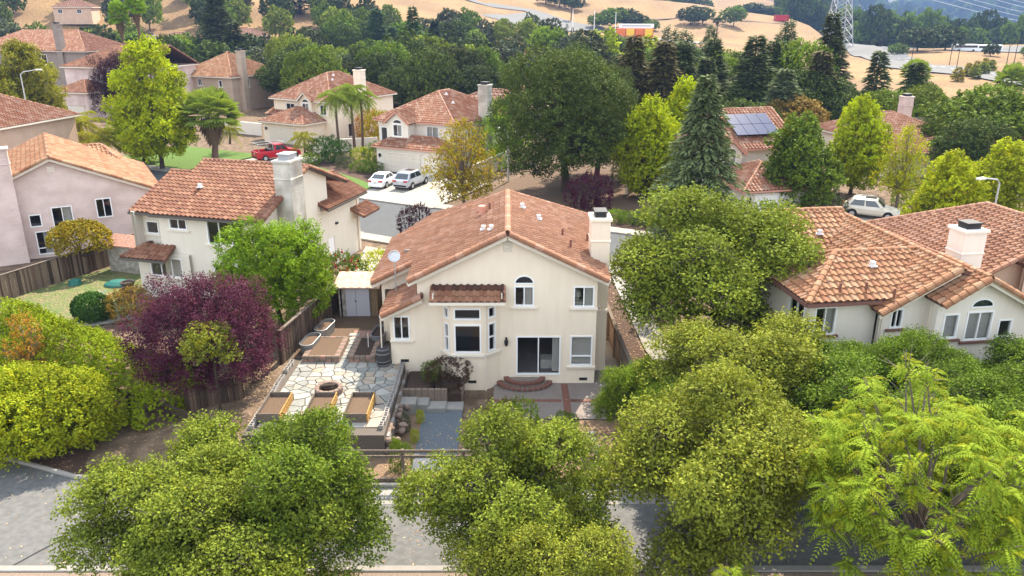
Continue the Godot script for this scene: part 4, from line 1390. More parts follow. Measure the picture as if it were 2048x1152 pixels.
func garden() -> void:
	# the raised terrace: a bed of mortar with the flags on it
	var s := S()
	slab(s, pv([-11.2, -46.5, -5.95, -46.5, -5.95, -35.95, -5.3, -35.95, -5.3, -29.0, -11.2, -29.0]), 1.06, -0.05)
	var base := struct("terrace", s, M.mortar)
	var seeds := PackedVector2Array()
	for z in 13:
		var big := z < 7
		for x in (7 if big else 10):
			seeds.append(Vector2(-10.75 + (x + 0.5 + rng.randf_range(-0.36, 0.36)) * (0.76 if big else 0.53), -29.9 - (z + 0.5 + rng.randf_range(-0.36, 0.36)) * (0.56 if big else 0.46)))
	flagstones(base, pv([-10.75, -29.6, -5.5, -29.6, -5.5, -35.9, -6.2, -35.9, -6.2, -36.5, -10.55, -36.5]), seeds, 1.10)
	seeds = PackedVector2Array()
	for z in 6:
		for x in 2: seeds.append(Vector2(-8.65 + (x + 0.5 + rng.randf_range(-0.3, 0.3)) * 0.32, -36.52 - (z + 0.5 + rng.randf_range(-0.3, 0.3)) * 0.42))
	flagstones(base, pv([-8.66, -36.52, -8.06, -36.52, -8.02, -38.9, -8.6, -38.9]), seeds, 1.10)
	sheet("terrace_soil", [-11.1, -46.4, -6.0, -46.4, -6.0, -38.6, -8.0, -38.9, -8.7, -38.9, -8.7, -36.6, -11.1, -36.6], 1.08, M.soil_tan)
	s = S()
	for z in 9:
		for x in 5: block(s, Vector3(-8.5 + x * 0.23, 1.085, -39.1 - z * 0.13), Vector3(0.21, 0.04, 0.115), 0.008)
	struct("brick_paving", s, M.brick_pale)
	for k in 2:
		s = S()
		block(s, Vector3(-8.5 + 0.05 * k, 1.1, -39.6 + 0.55 * k), Vector3(0.55 - 0.1 * k, 0.06, 0.35), 0.02)
		whole("stepping_stone", s, M.stone_a, "pale stepping stone in front of the shed, " + ("the farther one" if k == 0 else "the nearer one"), "stone", "stepping stones", Transform3D())
	# rows of hollow blocks along both edges of the terrace
	var bs := S()
	var t := 0.035
	for e in [[0, 0.0825, 0.4, t], [0, -0.0825, 0.4, t]]: box(bs, Vector3(0, 0, e[1]), Vector3(0.4, 0.2, t))
	for x in [-0.183, 0.0, 0.183]: box(bs, Vector3(x, -0.002, 0), Vector3(t, 0.198, 0.13))
	box(bs, Vector3(0, -0.09, 0), Vector3(0.33, 0.01, 0.13))
	var bm := bs.commit()
	for side in 2:
		var row := thing("block_edging", "row of grey hollow blocks edging the flagstones on the " + ("left, beside the purple plum" if side == 0 else "right, above the planting steps"), "edging", Vector3([-10.95, -5.4][side], 1.06, -32.7), 0, "hollow block edgings")
		for k in 16:
			if side == 0 and (k == 3 or k == 11): continue
			part(row, "hollow_block", bm, M.block_grey, Transform3D(Basis(Vector3.UP, PI / 2 + rng.randf_range(-0.05, 0.05)), Vector3(rng.randf_range(-0.03, 0.03) + (0.06 * maxf(0, k - 9) if side == 1 else 0.0) * -0.3, 0.08, -3.2 + k * 0.415)))
	# retaining wall under the right-hand row
	var rw := thing("retaining_wall", "low block retaining wall holding up the flagstone terrace beside the steps", "wall", Vector3(-5.22, 0, -29.2))
	s = S(); block(s, Vector3.ZERO, Vector3(0.13, 0.19, 0.4), 0.015)
	bm = s.commit()
	for j in 4:
		for k in 16: part(rw, "wall_block", bm, M.block_brown if (j + k) % 3 else M.block_grey, T(rng.randf_range(-0.01, 0.01), 0.1 + j * 0.2, -0.2 - k * 0.415 - (0.2 if j % 2 else 0.0)))
	# brick planters
	for k in 2:
		var x0: float = [-10.3, -8.02][k]
		var x1: float = [-8.72, -6.95][k]
		var p := thing("brick_planter", "brick planter of " + ("pale bare soil, left of the stone path" if k == 0 else "dark soil with a bare stake, right of the stone path"), "planter", Vector3((x0 + x1) / 2, 1.08, -37.35), 0, "brick planters")
		var w := (x1 - x0) / 2
		s = S(); box(s, Vector3(0, 0.16, 0), Vector3(2 * w - 0.2, 0.32, 2.2)); part(p, "soil", s, M.soil_tan if k == 0 else M.soil)
		s = S(); block(s, Vector3.ZERO, Vector3(0.27, 0.17, 0.15), 0.02)
		bm = s.commit()
		for j in 2:
			for i in 16: for sg in [-1, 1]: part(p, "brick", bm, M.block_brown if (i + j) % 3 else M.brick_pale, Transform3D(Basis(Vector3.UP, PI / 2 * (j % 2 * 0) + rng.randf_range(-0.06, 0.06)), Vector3(sg * w, 0.09 + j * 0.175, -1.12 + i * 0.155)))
			for i in int(w * 2 / 0.29): for sg in [-1, 1]: part(p, "brick", bm, M.block_brown if (i + j) % 3 else M.brick_pale, T(-w + 0.3 + i * 0.29, 0.088 + j * 0.175, sg * 1.2, rng.randf_range(-4, 4)))
		if k == 1:
			s = S(); tube(s, [Vector3(0.15, 0.3, 0.1), Vector3(0.17, 1.1, 0.1)], [0.02, 0.015], 5); part(p, "stake", s, M.white)
	# boxes of new boards
	for k in 3:
		var x: float = [-8.35, -6.65, -10.35][k]
		var p := thing("wooden_planter", ["raised bed of new boards behind the fire ring, the middle one", "raised bed of new boards nearest the hollow block row", "raised bed at the far left of the flagstones, mostly hidden by leaves"][k], "planter", Vector3(x, 1.1, -31.0), 0, "raised board beds")
		s = S(); box(s, Vector3(0, 0.12, 0), Vector3(0.92, 0.24, 1.9)); part(p, "soil", s, M.soil_tan)
		for sg in [-1, 1]:
			for j in 2:
				s = S(); block(s, Vector3(sg * 0.49, 0.11 + j * 0.215, 0), Vector3(0.05, 0.205, 2.06), 0.01)
				part(p, "board", s, M.wood_new if sg > 0 else M.wood_grey)
				s = S(); block(s, Vector3(0, 0.11 + j * 0.215, sg * 1.0), Vector3(0.92, 0.205, 0.05), 0.01)
				part(p, "board", s, M.wood_grey)
	# fire ring
	var f := thing("fire_ring", "round stone fire ring with dark logs on the flagstones", "fire pit", Vector3(-8.4, 1.1, -32.8))
	s = S(); block(s, Vector3.ZERO, Vector3(0.24, 0.15, 0.2), 0.03)
	bm = s.commit()
	for j in 2:
		for k in 14:
			var a := TAU * (k + 0.5 * j) / 14
			part(f, "stone", bm, M.rock, Transform3D(Basis(Vector3.UP, -a + PI / 2), Vector3(0.53 * cos(a), 0.08 + j * 0.155, 0.53 * sin(a))))
	s = S(); lathe(s, [Vector2(0, 0.1), Vector2(0.44, 0.08)], 14); part(f, "ash", s, M.soil)
	for k in 5:
		s = S(); tube(s, [Vector3(-0.32 + 0.1 * (k % 2), 0.2 + 0.05 * k, -0.2 + 0.1 * k), Vector3(0.3, 0.22 + 0.04 * k, -0.12 + 0.14 * (k % 3))], [0.075, 0.06], 7)
		part(f, "log", s, M.wood_dark)
	# barrel
	var b := thing("wine_barrel", "dark wine barrel under the downpipe at the corner of the house", "barrel", Vector3(-6.35, 1.1, -35.75))
	s = S(); lathe(s, [Vector2(0, 0.0), Vector2(0.28, 0), Vector2(0.35, 0.3), Vector2(0.365, 0.47), Vector2(0.35, 0.64), Vector2(0.29, 0.94), Vector2(0.275, 0.94), Vector2(0.27, 0.9), Vector2(0, 0.9)], 20); part(b, "staves", s, M.barrel)
	for y in [[0.06, 0.302], [0.27, 0.348], [0.66, 0.35], [0.87, 0.31]]:
		s = S(); lathe(s, [Vector2(y[1] - 0.004, y[0]), Vector2(y[1] + 0.008, y[0] + 0.01), Vector2(y[1] + 0.008, y[0] + 0.05), Vector2(y[1] - 0.004, y[0] + 0.06)], 20); part(b, "hoop", s, M.hoop)
	s = S(); tube(s, [Vector3(-0.05, 0.9, -0.1), Vector3(-0.03, 2.6, -0.1)], [0.035, 0.035], 6); part(b, "downpipe", s, M.trim)
	# troughs
	var tub := S()
	var prof := []
	for k in 20:
		var a := TAU * k / 20
		prof.append(Vector2(0.36 * cos(a), (0.5 if sin(a) > 0 else -0.5) + 0.36 * sin(a)))
	for k in 20:
		var p0: Vector2 = prof[k]
		var p1: Vector2 = prof[(k + 1) % 20]
		quad(tub, Vector3(p0.x * 0.92, 0, p0.y * 0.95), Vector3(p1.x * 0.92, 0, p1.y * 0.95), Vector3(p1.x, 0.55, p1.y), Vector3(p0.x, 0.55, p0.y))
		quad(tub, Vector3(p0.x * 1.05, 0.56, p0.y * 1.04), Vector3(p1.x * 1.05, 0.56, p1.y * 1.04), Vector3(p1.x * 0.96, 0.57, p1.y * 0.98), Vector3(p0.x * 0.96, 0.57, p0.y * 0.98))
		quad(tub, Vector3(p0.x * 1.05, 0.56, p0.y * 1.04), Vector3(p1.x * 1.05, 0.56, p1.y * 1.04), Vector3(p1.x, 0.52, p1.y), Vector3(p0.x, 0.52, p0.y))
	var tm := tub.commit()
	for k in 3:
		var p := thing("stock_trough", ["oval zinc trough of soil by the dark fence, the nearer one", "oval zinc trough of soil by the dark fence, the farther one", "dark oval trough of soil against the cream house wall"][k], "trough", [Vector3(-10.4, 1.09, -37.75), Vector3(-10.1, 1.09, -39.7), Vector3(-7.0, 1.09, -38.9)][k], [-6.0, -9.0, -4.0][k], "oval stock troughs")
		part(p, "tub", tm, M.zinc if k < 2 else M.hoop)
		s = S()
		for j in 20: tri(s, Vector3(0, 0.44, 0), Vector3(prof[j].x * 0.98, 0.42, prof[j].y * 0.98), Vector3(prof[(j + 1) % 20].x * 0.98, 0.42, prof[(j + 1) % 20].y * 0.98))
		part(p, "soil", s, M.soil_tan if k < 2 else M.soil)
	# shed
	var sh := thing("garden_shed", "weathered wooden shed with grey double doors behind the planters", "shed", Vector3(-8.75, 1.08, -42.3))
	s = S(); box(s, Vector3(0, 0.9, -0.9), Vector3(2.2, 1.8, 1.7)); part(sh, "wall", s, M.shed_wood)
	for sg in [-1, 1]:
		s = S(); block(s, Vector3(-0.12 + sg * 0.39, 0.86, -0.03), Vector3(0.76, 1.66, 0.05), 0.01); part(sh, "door", s, M.shed_panel)
		s = S(); box(s, Vector3(-0.12 + sg * 0.82, 0.86, -0.025), Vector3(0.09, 1.7, 0.06)); part(sh, "door_post", s, M.wood_grey)
	s = S(); box(s, Vector3(-0.12, 0.95, 0.01), Vector3(0.1, 0.05, 0.04)); part(sh, "latch", s, M.black)
	s = S(); box(s, Vector3(-0.88, 0.86, -0.02), Vector3(0.4, 1.68, 0.05)); part(sh, "panel", s, M.shed)
	s = S()
	for k in 12: quad(s, Vector3(-1.35 + k * 0.22, 1.82 + 0.03 * (k % 2), 0.2), Vector3(-1.13 + k * 0.22, 1.82 + 0.03 * ((k + 1) % 2), 0.2), Vector3(-1.13 + k * 0.22, 2.08 + 0.03 * ((k + 1) % 2), -1.9), Vector3(-1.35 + k * 0.22, 2.08 + 0.03 * (k % 2), -1.9))
	box(s, Vector3(0, 1.79, 0.18), Vector3(2.6, 0.06, 0.06)); part(sh, "roof_sheet", s, M.rust_pale)
	# planted steps on the right of the terrace
	for k in 4:
		s = S()
		var at: Vector3 = [Vector3(-4.85, 0.6, -33.0), Vector3(-4.3, 0.42, -33.3), Vector3(-3.5, 0.28, -33.2), Vector3(-2.7, 0.16, -33.35)][k]
		block(s, Vector3(at.x, at.y / 2, at.z), Vector3(0.85, at.y, 0.75), 0.03)
		whole("concrete_step", s, M.concrete_dark, ["top", "second", "third", "lowest"][k] + " concrete step between the terrace and the blue gravel", "step", "steps down to the gravel")
	for k in 2:
		s = S()
		var x: float = [-4.45, -3.05][k]
		block(s, Vector3(x, 0.35, -34.75), Vector3(1.3, [0.9, 0.7][k], 2.1), 0.12)
		struct(["planting_bed", "lower_planting_bed"][k], s, M.soil)
	var ed := thing("bed_edging", "brown block edging around the planting bed below the bay window", "edging", Vector3(-3.7, 0, -33.8))
	for k in 15:
		s = S()
		if k < 8: block(s, Vector3(1.28, 0.28 + 0.1 * (k % 2), -0.1 - k * 0.27), Vector3(0.18, 0.55, 0.25), 0.03)
		else: block(s, Vector3(-1.3 + (k - 8) * 0.3, 0.42, 0.08), Vector3(0.28, 0.84, 0.14), 0.03)
		part(ed, "block", s, M.block_brown)
	var rk := thing("rock_row", "row of reddish boulders below the hollow blocks on the right", "rocks", Vector3(-5.0, 0.0, -30.6))
	for k in 22:
		s = S()
		var pr := []
		for j in 6: pr.append(Vector2(sin(PI * j / 5.0) * rng.randf_range(0.8, 1.1), -cos(PI * j / 5.0)))
		lathe(s, pr, 7)
		part(rk, "rock", s, M.rock, Transform3D(Basis(ball_dir(rng), rng.randf() * 3) * Basis.from_scale(Vector3(0.17, 0.12, 0.14) * rng.randf_range(0.7, 1.3)), Vector3(rng.randf_range(-0.18, 0.28) - 0.0, 0.12 + 0.6 * rng.randf(), -2.0 + k * 0.17)))
	for k in 3:
		s = S(); block(s, Vector3.ZERO, Vector3(0.3, 0.08, 0.24), 0.03)
		whole("white_stone", s, M.stone_a, ["farthest", "middle", "nearest"][k] + " of three white stones on the bare soil at the right", "stone", "white stones", T(3.5 + 0.05 * k, 0.07, -30.9 + 0.55 * k, 20 + 40 * k))

# ------------------------------------------------------------------ fences
# upright boards between two ground points; each board a part
func board_fence(label: String, a: Vector3, b: Vector3, h: float, mats: Array, cap: Material = null, bw := 0.15, dy := Vector2.ZERO) -> void:
	var f := thing("board_fence", label, "fence", a)
	var d := b - a
	var n := int(d.length() / bw)
	d.y = 0
	var turn := Basis(Vector3.UP, atan2(-d.z, d.x))
	var meshes := []
	for k in 4:
		var s := S()
		box(s, Vector3(0, h / 2 + [0, 0.02, -0.015, 0.03][k] / 2, 0), Vector3(bw - 0.012, h + [0, 0.02, -0.015, 0.03][k], 0.022))
		meshes.append(s.commit())
	for k in n:
		var q := a.lerp(b, (k + 0.5) / n) - a
		part(f, "board", meshes[rng.randi() % 4], mats[rng.randi() % mats.size()], Transform3D(turn.rotated(turn.z, rng.randf_range(-0.008, 0.008)), q + turn.z * (0.012 if k % 2 else 0.0)))
	var m := int(d.length() / 2.4) + 1
	for k in m + 1:
		var s := S()
		block(s, Vector3(0, h / 2, -0.08), Vector3(0.1, h + 0.06, 0.1), 0.01)
		part(f, "post", s, mats[0], Transform3D(turn, a.lerp(b, float(k) / m) - a))
	for y in [0.3, h - 0.35]:
		var s := S()
		bar(s, Vector3(0, y, 0) - turn.z * 0.05, b - a + Vector3(0, y, 0) - turn.z * 0.05, 0.04, 0.09)
		part(f, "rail", s, mats[0])
	if cap:
		var s := S()
		bar(s, Vector3(0, h + 0.03, 0), b - a + Vector3(0, h + 0.03, 0), 0.16, 0.05)
		part(f, "cap_rail", s, cap)

func rail_fence(label: String, pts: Array, h: float, m: Material) -> void:
	var f := thing("rail_fence", label, "fence", pts[0])
	for k in pts.size():
		var s := S()
		block(s, Vector3(0, h / 2, 0), Vector3(0.12, h + 0.1, 0.12), 0.015)
		part(f, "post", s, m, Transform3D(Basis(), pts[k] - pts[0]))
		if k + 1 < pts.size():
			for y in [h, h - 0.24]:
				s = S()
				bar(s, pts[k] - pts[0] + Vector3(0, y, 0.07), pts[k + 1] - pts[0] + Vector3(0, y, 0.07), 0.05, 0.12)
				part(f, "rail", s, m)
			s = S()
			bar(s, pts[k] - pts[0] + Vector3(0, 0.1, 0.1), pts[k + 1] - pts[0] + Vector3(0, 0.1, 0.1), 0.05, 0.2)
			part(f, "kick_board", s, m)

func fences() -> void:
	board_fence("dark board fence with a pale cap between the shed terrace and the grey house", Vector3(-11.4, 1.0, -36.0), Vector3(-9.95, 1.0, -44.4), 1.8, M.fence, M.wood_grey)
	board_fence("dark board fence behind the weathered shed", Vector3(-9.9, 1.0, -44.4), Vector3(-6.8, 1.0, -44.4), 1.9, M.fence)
	board_fence("long pale board fence on the right of the cream house", Vector3(5.75, 0.0, -32.0), Vector3(5.3, 0.0, -46.0), 1.75, M.fence_pale, M.wood_grey)
	board_fence("stained board fence along the lawn below the pink house", Vector3(-33.0, 0, -46.5), Vector3(-28.1, 0, -58.5), 1.7, M.fence + M.fence_pale, M.wood_grey)
	board_fence("leaning board fence under the purple plum", Vector3(-14.4, 0.3, -31.4), Vector3(-12.2, 0.5, -32.4), 1.6, M.fence)
	var r := []
	for k in 7: r.append(Vector3(-9.1 + k * 2.4, 0, -27.25))
	rail_fence("brown two-rail fence between the back gardens and the lane", r, 1.4, M.wood_grey)
	rail_fence("brown two-rail fence turning back past the purple plum and the hedge", [Vector3(-11.2, 0.0, -28.4), Vector3(-12.9, 0.1, -29.7), Vector3(-15.0, 0.1, -30.95), Vector3(-17.4, 0.0, -32.3), Vector3(-19.8, 0.0, -33.8)], 1.35, M.wood_dark)

# ------------------------------------------------------------------ the other houses
# a hipped or gabled roof over x0..x1, z0 (front) .. z1 (back); ends: h hip, g gable, for left/back and right/front
func hip(R: Roofer, x0: float, x1: float, z0: float, z1: float, y: float, k: float, ends := "hh", along_x := true, cap := 0.14) -> float:
	var half := (z0 - z1) / 2 if along_x else (x1 - x0) / 2
	var ry := y + k * half
	var a: Vector3
	var b: Vector3
	var c := [Vector3(x0, y, z0), Vector3(x1, y, z0), Vector3(x1, y, z1), Vector3(x0, y, z1)]
	if along_x:
		a = Vector3(x0 + (half if ends[0] == "h" else 0.0), ry, (z0 + z1) / 2)
		b = Vector3(x1 - (half if ends[1] == "h" else 0.0), ry, (z0 + z1) / 2)
		R.plane([c[0], c[1], b, a]); R.plane([c[2], c[3], a, b])
		if ends[0] == "h": R.plane([c[3], c[0], a])
		if ends[1] == "h": R.plane([c[1], c[2], b])
		for e in [[0, a], [3, a], [1, b], [2, b]]: R.ridge(c[e[0]], e[1], cap, 0.0 if (ends[0] if e[1] == a else ends[1]) == "h" else 0.4 * (1 if e[0] in [1, 3] else -1))
	else:
		a = Vector3((x0 + x1) / 2, ry, z1 + (half if ends[0] == "h" else 0.0))
		b = Vector3((x0 + x1) / 2, ry, z0 - (half if ends[1] == "h" else 0.0))
		R.plane([c[3], c[0], b, a]); R.plane([c[1], c[2], a, b])
		if ends[0] == "h": R.plane([c[2], c[3], a])
		if ends[1] == "h": R.plane([c[0], c[1], b])
		for e in [[2, a], [3, a], [0, b], [1, b]]: R.ridge(c[e[0]], e[1], cap, 0.0 if (ends[0] if e[1] == a else ends[1]) == "h" else 0.4 * (1 if e[0] in [1, 3] else -1))
	R.ridge(a, b, cap)
	return ry

func eaves(p: Node, x0: float, x1: float, z0: float, z1: float, y: float, m: Material) -> void:
	var s := S()
	box(s, Vector3((x0 + x1) / 2, y - 0.09, z0 + 0.03), Vector3(x1 - x0 + 0.1, 0.16, 0.07)); box(s, Vector3((x0 + x1) / 2, y - 0.09, z1 - 0.03), Vector3(x1 - x0 + 0.1, 0.16, 0.07))
	box(s, Vector3(x0 - 0.03, y - 0.091, (z0 + z1) / 2), Vector3(0.07, 0.16, z0 - z1)); box(s, Vector3(x1 + 0.03, y - 0.091, (z0 + z1) / 2), Vector3(0.07, 0.16, z0 - z1))
	part(p, "gutter", s, m)

# four walls; fw, rw and lw are openings [x, y, w, h] in the front, right and left walls
func walls(p: Node, m: Material, x0: float, x1: float, z0: float, z1: float, y0: float, y1: float, fw := [], rw := [], lw := [], sm: Material = null, gable := 0.0, rgable := 0.0) -> void:
	var X := Vector3(1, 0, 0)
	var Zb := Vector3(0, 0, -1)
	var rects := func(a): return a.map(func(q): return Rect2(q[0], q[1], q[2], q[3]))
	var f: Array = rects.call(fw)
	var r: Array = rects.call(rw)
	var l: Array = rects.call(lw)
	var w := x1 - x0
	var d := z0 - z1
	var fo := rect(0, y0, w, y1)
	if gable > 0: fo = PackedVector2Array([Vector2(0, y0), Vector2(w, y0), Vector2(w, y1), Vector2(w / 2, y1 + gable), Vector2(0, y1)])
	var ro := rect(0, y0, d, y1)
	if rgable > 0: ro = PackedVector2Array([Vector2(0, y0), Vector2(d, y0), Vector2(d, y1), Vector2(d / 2, y1 + rgable), Vector2(0, y1)])
	wall(p, m, Vector3(x0, 0, z0), X, fo, f); wall(p, m, Vector3(x1, 0, z0), Zb, ro, r, "side_wall")
	wall(p, m, Vector3(x1, 0, z1), -X, rect(0, y0, w, y1), [], "back_wall"); wall(p, m, Vector3(x0, 0, z1), -Zb, ro, l, "side_wall")
	for k in f.size(): window(p, Vector3(x0, 0, z0), X, f[k], fw[k][4] if fw[k].size() > 4 else 2, true, 0.0, fw[k][5] if fw[k].size() > 5 else "", null, sm)
	for k in r.size(): window(p, Vector3(x1, 0, z0), Zb, r[k], rw[k][4] if rw[k].size() > 4 else 2, true, 0.0, "", null, sm)
	for k in l.size(): window(p, Vector3(x0, 0, z1), -Zb, l[k], lw[k][4] if lw[k].size() > 4 else 2, true, 0.0, "", null, sm)

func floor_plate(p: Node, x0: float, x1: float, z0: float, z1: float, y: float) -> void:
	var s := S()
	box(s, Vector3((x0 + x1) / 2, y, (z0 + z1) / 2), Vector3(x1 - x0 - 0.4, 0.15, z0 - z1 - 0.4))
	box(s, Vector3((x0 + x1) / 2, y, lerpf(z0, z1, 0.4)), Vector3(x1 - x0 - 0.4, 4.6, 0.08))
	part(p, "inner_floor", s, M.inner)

func garage_door(p: Node, x: float, z: float, w: float, h: float, m: Material) -> void:
	var d := part(p, "garage_door", S_box(Vector3(x + w / 2, h / 2 + 0.05, z - 0.1), Vector3(w, h, 0.05)), m)
	for j in 4:
		for k in 6:
			var s := S()
			block(s, Vector3.ZERO, Vector3(w / 6 - 0.08, 0.03, h / 4 - 0.08), 0.02, Transform3D(Basis(Vector3.RIGHT, PI / 2), Vector3(x + w * (k + 0.5) / 6, 0.05 + h * (j + 0.5) / 4, z - 0.065)))
			part(d, "panel", s, m)

func S_box(c: Vector3, d: Vector3) -> SurfaceTool:
	var s := S()
	box(s, c, d)
	return s

func lantern(p: Node, at: Vector3) -> void:
	var s := S()
	box(s, at, Vector3(0.12, 0.2, 0.1)); lathe(s, [Vector2(0.04, -0.25), Vector2(0.12, -0.15), Vector2(0.13, 0.12), Vector2(0, 0.25)], 8, Transform3D(Basis(), at + Vector3(0, 0, 0.17)))
	part(p, "wall_lantern", s, M.black)

func left_house() -> void:
	var h := thing("stucco_house", "grey-beige two-storey house with a tall stained chimney, left of the cream house", "house", Vector3(-15.1, 0, -46.2), -15.5)
	var m: Material = M.stucco_grey
	var X := Vector3(1, 0, 0)
	var f := [Rect2(3.45, 3.85, 2.6, 1.5), Rect2(0.75, 4.6, 1.3, 0.72), Rect2(3.6, 1.4, 2.2, 1.15), Rect2(3.9, 0.1, 2.1, 0.9)]
	wall(h, m, Vector3(-7.55, 0, -0.42), X, rect(0, -0.3, 7.2, 5.62), f)
	for k in 4: window(h, Vector3(-7.55, 0, -0.42), X, f[k], [3, 2, 1, 2][k], k < 3)
	var g := [Rect2(0.9, 1.45, 2.4, 1.3)]
	wall(h, m, Vector3(-9.4, 0, -0.2), X, PackedVector2Array([Vector2(0, -0.3), Vector2(3.9, -0.3), Vector2(3.9, 3.0), Vector2(0, 3.0)]), g, "lower_wall")
	window(h, Vector3(-9.4, 0, -0.2), X, g[0], 3)
	var g2 := [Rect2(0.35, 4.0, 0.95, 0.85)]
	wall(h, m, Vector3(-9.4, 0, -1.0), X, rect(0, 2.5, 1.9, 5.62), g2, "setback_wall")
	window(h, Vector3(-9.4, 0, -1.0), X, g2[0], 1)
	# right gable end
	var go := PackedVector2Array([Vector2(0, -0.3), Vector2(13.4, -0.3), Vector2(13.4, 4.6), Vector2(8.6, 4.6), Vector2(8.6, 6.6), Vector2(5.7, 7.75), Vector2(0, 5.55)])
	var rh := [Rect2(7.3, 4.4, 0.8, 0.55), Rect2(8.3, 0.1, 0.9, 2.05)]
	wall(h, m, Vector3(-0.35, 0, -0.42), Vector3(0, 0, -1), go, rh, "gable_wall")
	window(h, Vector3(-0.35, 0, -0.42), Vector3(0, 0, -1), rh[0], 2)
	var dq := part(h, "side_door", S_box(Vector3(-0.42, 1.12, -9.17), Vector3(0.05, 2.0, 0.86)), M.white)
	part(dq, "knob", S_box(Vector3(-0.36, 1.1, -8.85), Vector3(0.06, 0.06, 0.06)), M.metal)
	wall(h, m, Vector3(-9.4, 0, -12), Vector3(0, 0, 1), rect(0, -0.3, 11.8, 5.6), [], "side_wall"); wall(h, m, Vector3(-0.35, 0, -13.8), -X, rect(0, -0.3, 9, 4.6), [], "back_wall")
	floor_plate(h, -9.2, -0.5, -0.6, -12, 2.95)
	var R := Roofer.new(self, h, TONES_LEFT, true, 17)
	var k := 0.385
	R.plane([Vector3(-7.85, 5.62, 0), Vector3(0, 5.62, 0), Vector3(0, 7.95, -6.05), Vector3(-7.85, 7.95, -6.05)])
	R.plane([Vector3(0, 5.9, -11.4), Vector3(-7.85, 5.9, -11.4), Vector3(-7.85, 7.95, -6.05), Vector3(0, 7.95, -6.05)])
	R.plane([Vector3(-9.75, 5.55, -0.45), Vector3(-7.86, 5.55, -0.45), Vector3(-7.86, 7.3, -5.0), Vector3(-9.75, 7.3, -5.0)])
	R.plane([Vector3(-7.86, 5.0, -10.5), Vector3(-9.75, 5.0, -10.5), Vector3(-9.75, 7.3, -5.0), Vector3(-7.86, 7.3, -5.0)])
	# the front lean-to, the rear wing and the little roof at the back corner
	R.plane([Vector3(-9.9, 2.85, 0.75), Vector3(-6.6, 2.85, 0.75), Vector3(-6.6, 3.5, -0.42), Vector3(-8.7, 3.5, -0.42)])
	R.plane([Vector3(-9.9, 2.85, -1.5), Vector3(-9.9, 2.85, 0.75), Vector3(-8.7, 3.5, -0.42), Vector3(-8.7, 3.5, -1.5)])
	R.plane([Vector3(0.35, 4.6, -7.6), Vector3(0.35, 4.6, -13.9), Vector3(-2.4, 5.95, -13.9), Vector3(-2.4, 5.95, -7.6)])
	R.plane([Vector3(-5.0, 4.6, -13.9), Vector3(-5.0, 4.6, -9.5), Vector3(-2.4, 5.95, -9.5), Vector3(-2.4, 5.95, -13.9)])
	R.plane([Vector3(0.75, 2.95, -12.4), Vector3(0.75, 2.95, -15.2), Vector3(-0.4, 3.5, -15.2), Vector3(-0.4, 3.5, -12.4)])
	R.ridge(Vector3(-7.85, 7.95, -6.05), Vector3(0, 7.95, -6.05), 0.15)
	R.ridge(Vector3(-9.75, 7.3, -5), Vector3(-7.9, 7.3, -5), 0.14)
	R.ridge(Vector3(0.02, 5.58, 0), Vector3(0.02, 7.9, -6.05), 0.2); R.ridge(Vector3(0.02, 5.85, -11.4), Vector3(0.02, 7.9, -6.05), 0.19)
	R.ridge(Vector3(-2.4, 5.95, -13.9), Vector3(-2.4, 5.95, -7.6), 0.15)
	R.ridge(Vector3(-9.9, 2.85, 0.75), Vector3(-8.7, 3.5, -0.42), 0.14); R.ridge(Vector3(-6.66, 2.85, 0.75), Vector3(-6.66, 3.5, -0.42), 0.14)
	R.ridge(Vector3(0.7, 2.98, -12.42), Vector3(-0.4, 3.52, -12.42), 0.14, -0.4)
	R.finish(300)
	var s := S()
	box(s, Vector3(-3.9, 5.5, 0.05), Vector3(7.9, 0.15, 0.11)); box(s, Vector3(-8.8, 5.44, -0.4), Vector3(1.9, 0.14, 0.11)); box(s, Vector3(-8.25, 2.75, 0.8), Vector3(3.4, 0.14, 0.11)); box(s, Vector3(0.4, 4.5, -10.7), Vector3(0.1, 0.14, 6.2))
	part(h, "gutter", s, M.gutter)
	s = S()
	for a in [[Vector3(0.02, 5.5, 0), Vector3(0.02, 7.83, -6.05)], [Vector3(0.02, 5.78, -11.4), Vector3(0.02, 7.83, -6.05)]]: bar(s, a[0], a[1], 0.06, 0.24)
	part(h, "barge_board", s, M.gutter)
	pipe(h, -0.42, -0.34, 0, 5.4, M.gutter_pale); pipe(h, -0.27, -13.3, 0, 4.4, M.gutter_pale)
	var c := chimney(h, Vector3(0.25, 0, -3.25), Vector2(1.15, 1.5), -0.2, 8.75, M.chimney_stain, false)
	s = S(); box(s, Vector3(0.25, 9.03, -3.25), Vector3(0.7, 0.36, 0.9)); block(s, Vector3(0.25, 9.22, -3.25), Vector3(0.85, 0.07, 1.05), 0.02); part(c, "flue_guard", s, M.steel)
	# a cricket of dark tiles where the chimney meets the roof
	roof_vent(h, Vector3(-5.9, 6.75, -2.7), 0)
	s = S(); box(s, Vector3(-0.28, 3.0, -10.0), Vector3(0.12, 0.14, 0.3)); part(h, "flood_light", s, M.black)
	s = S(); box(s, Vector3(-0.28, 2.9, -13.0), Vector3(0.1, 0.5, 0.35)); part(h, "meter_box", s, M.gutter_pale)
	# the metal shed, pots and odds and ends on its lawn
	var sh := thing("metal_shed", "small metal shed with a faded pink roof between the pink and grey houses", "shed", Vector3(-27.1, 0, -53.4), -18)
	s = S()
	for j in 16: box(s, Vector3(-1.5 + j * 0.2, 1.0, 0), Vector3(0.12, 2.0, 0.05)); 
	box(s, Vector3(0, 1.0, -1.1), Vector3(3.2, 2.0, 2.2)); part(sh, "wall", s, M.shed)
	s = S()
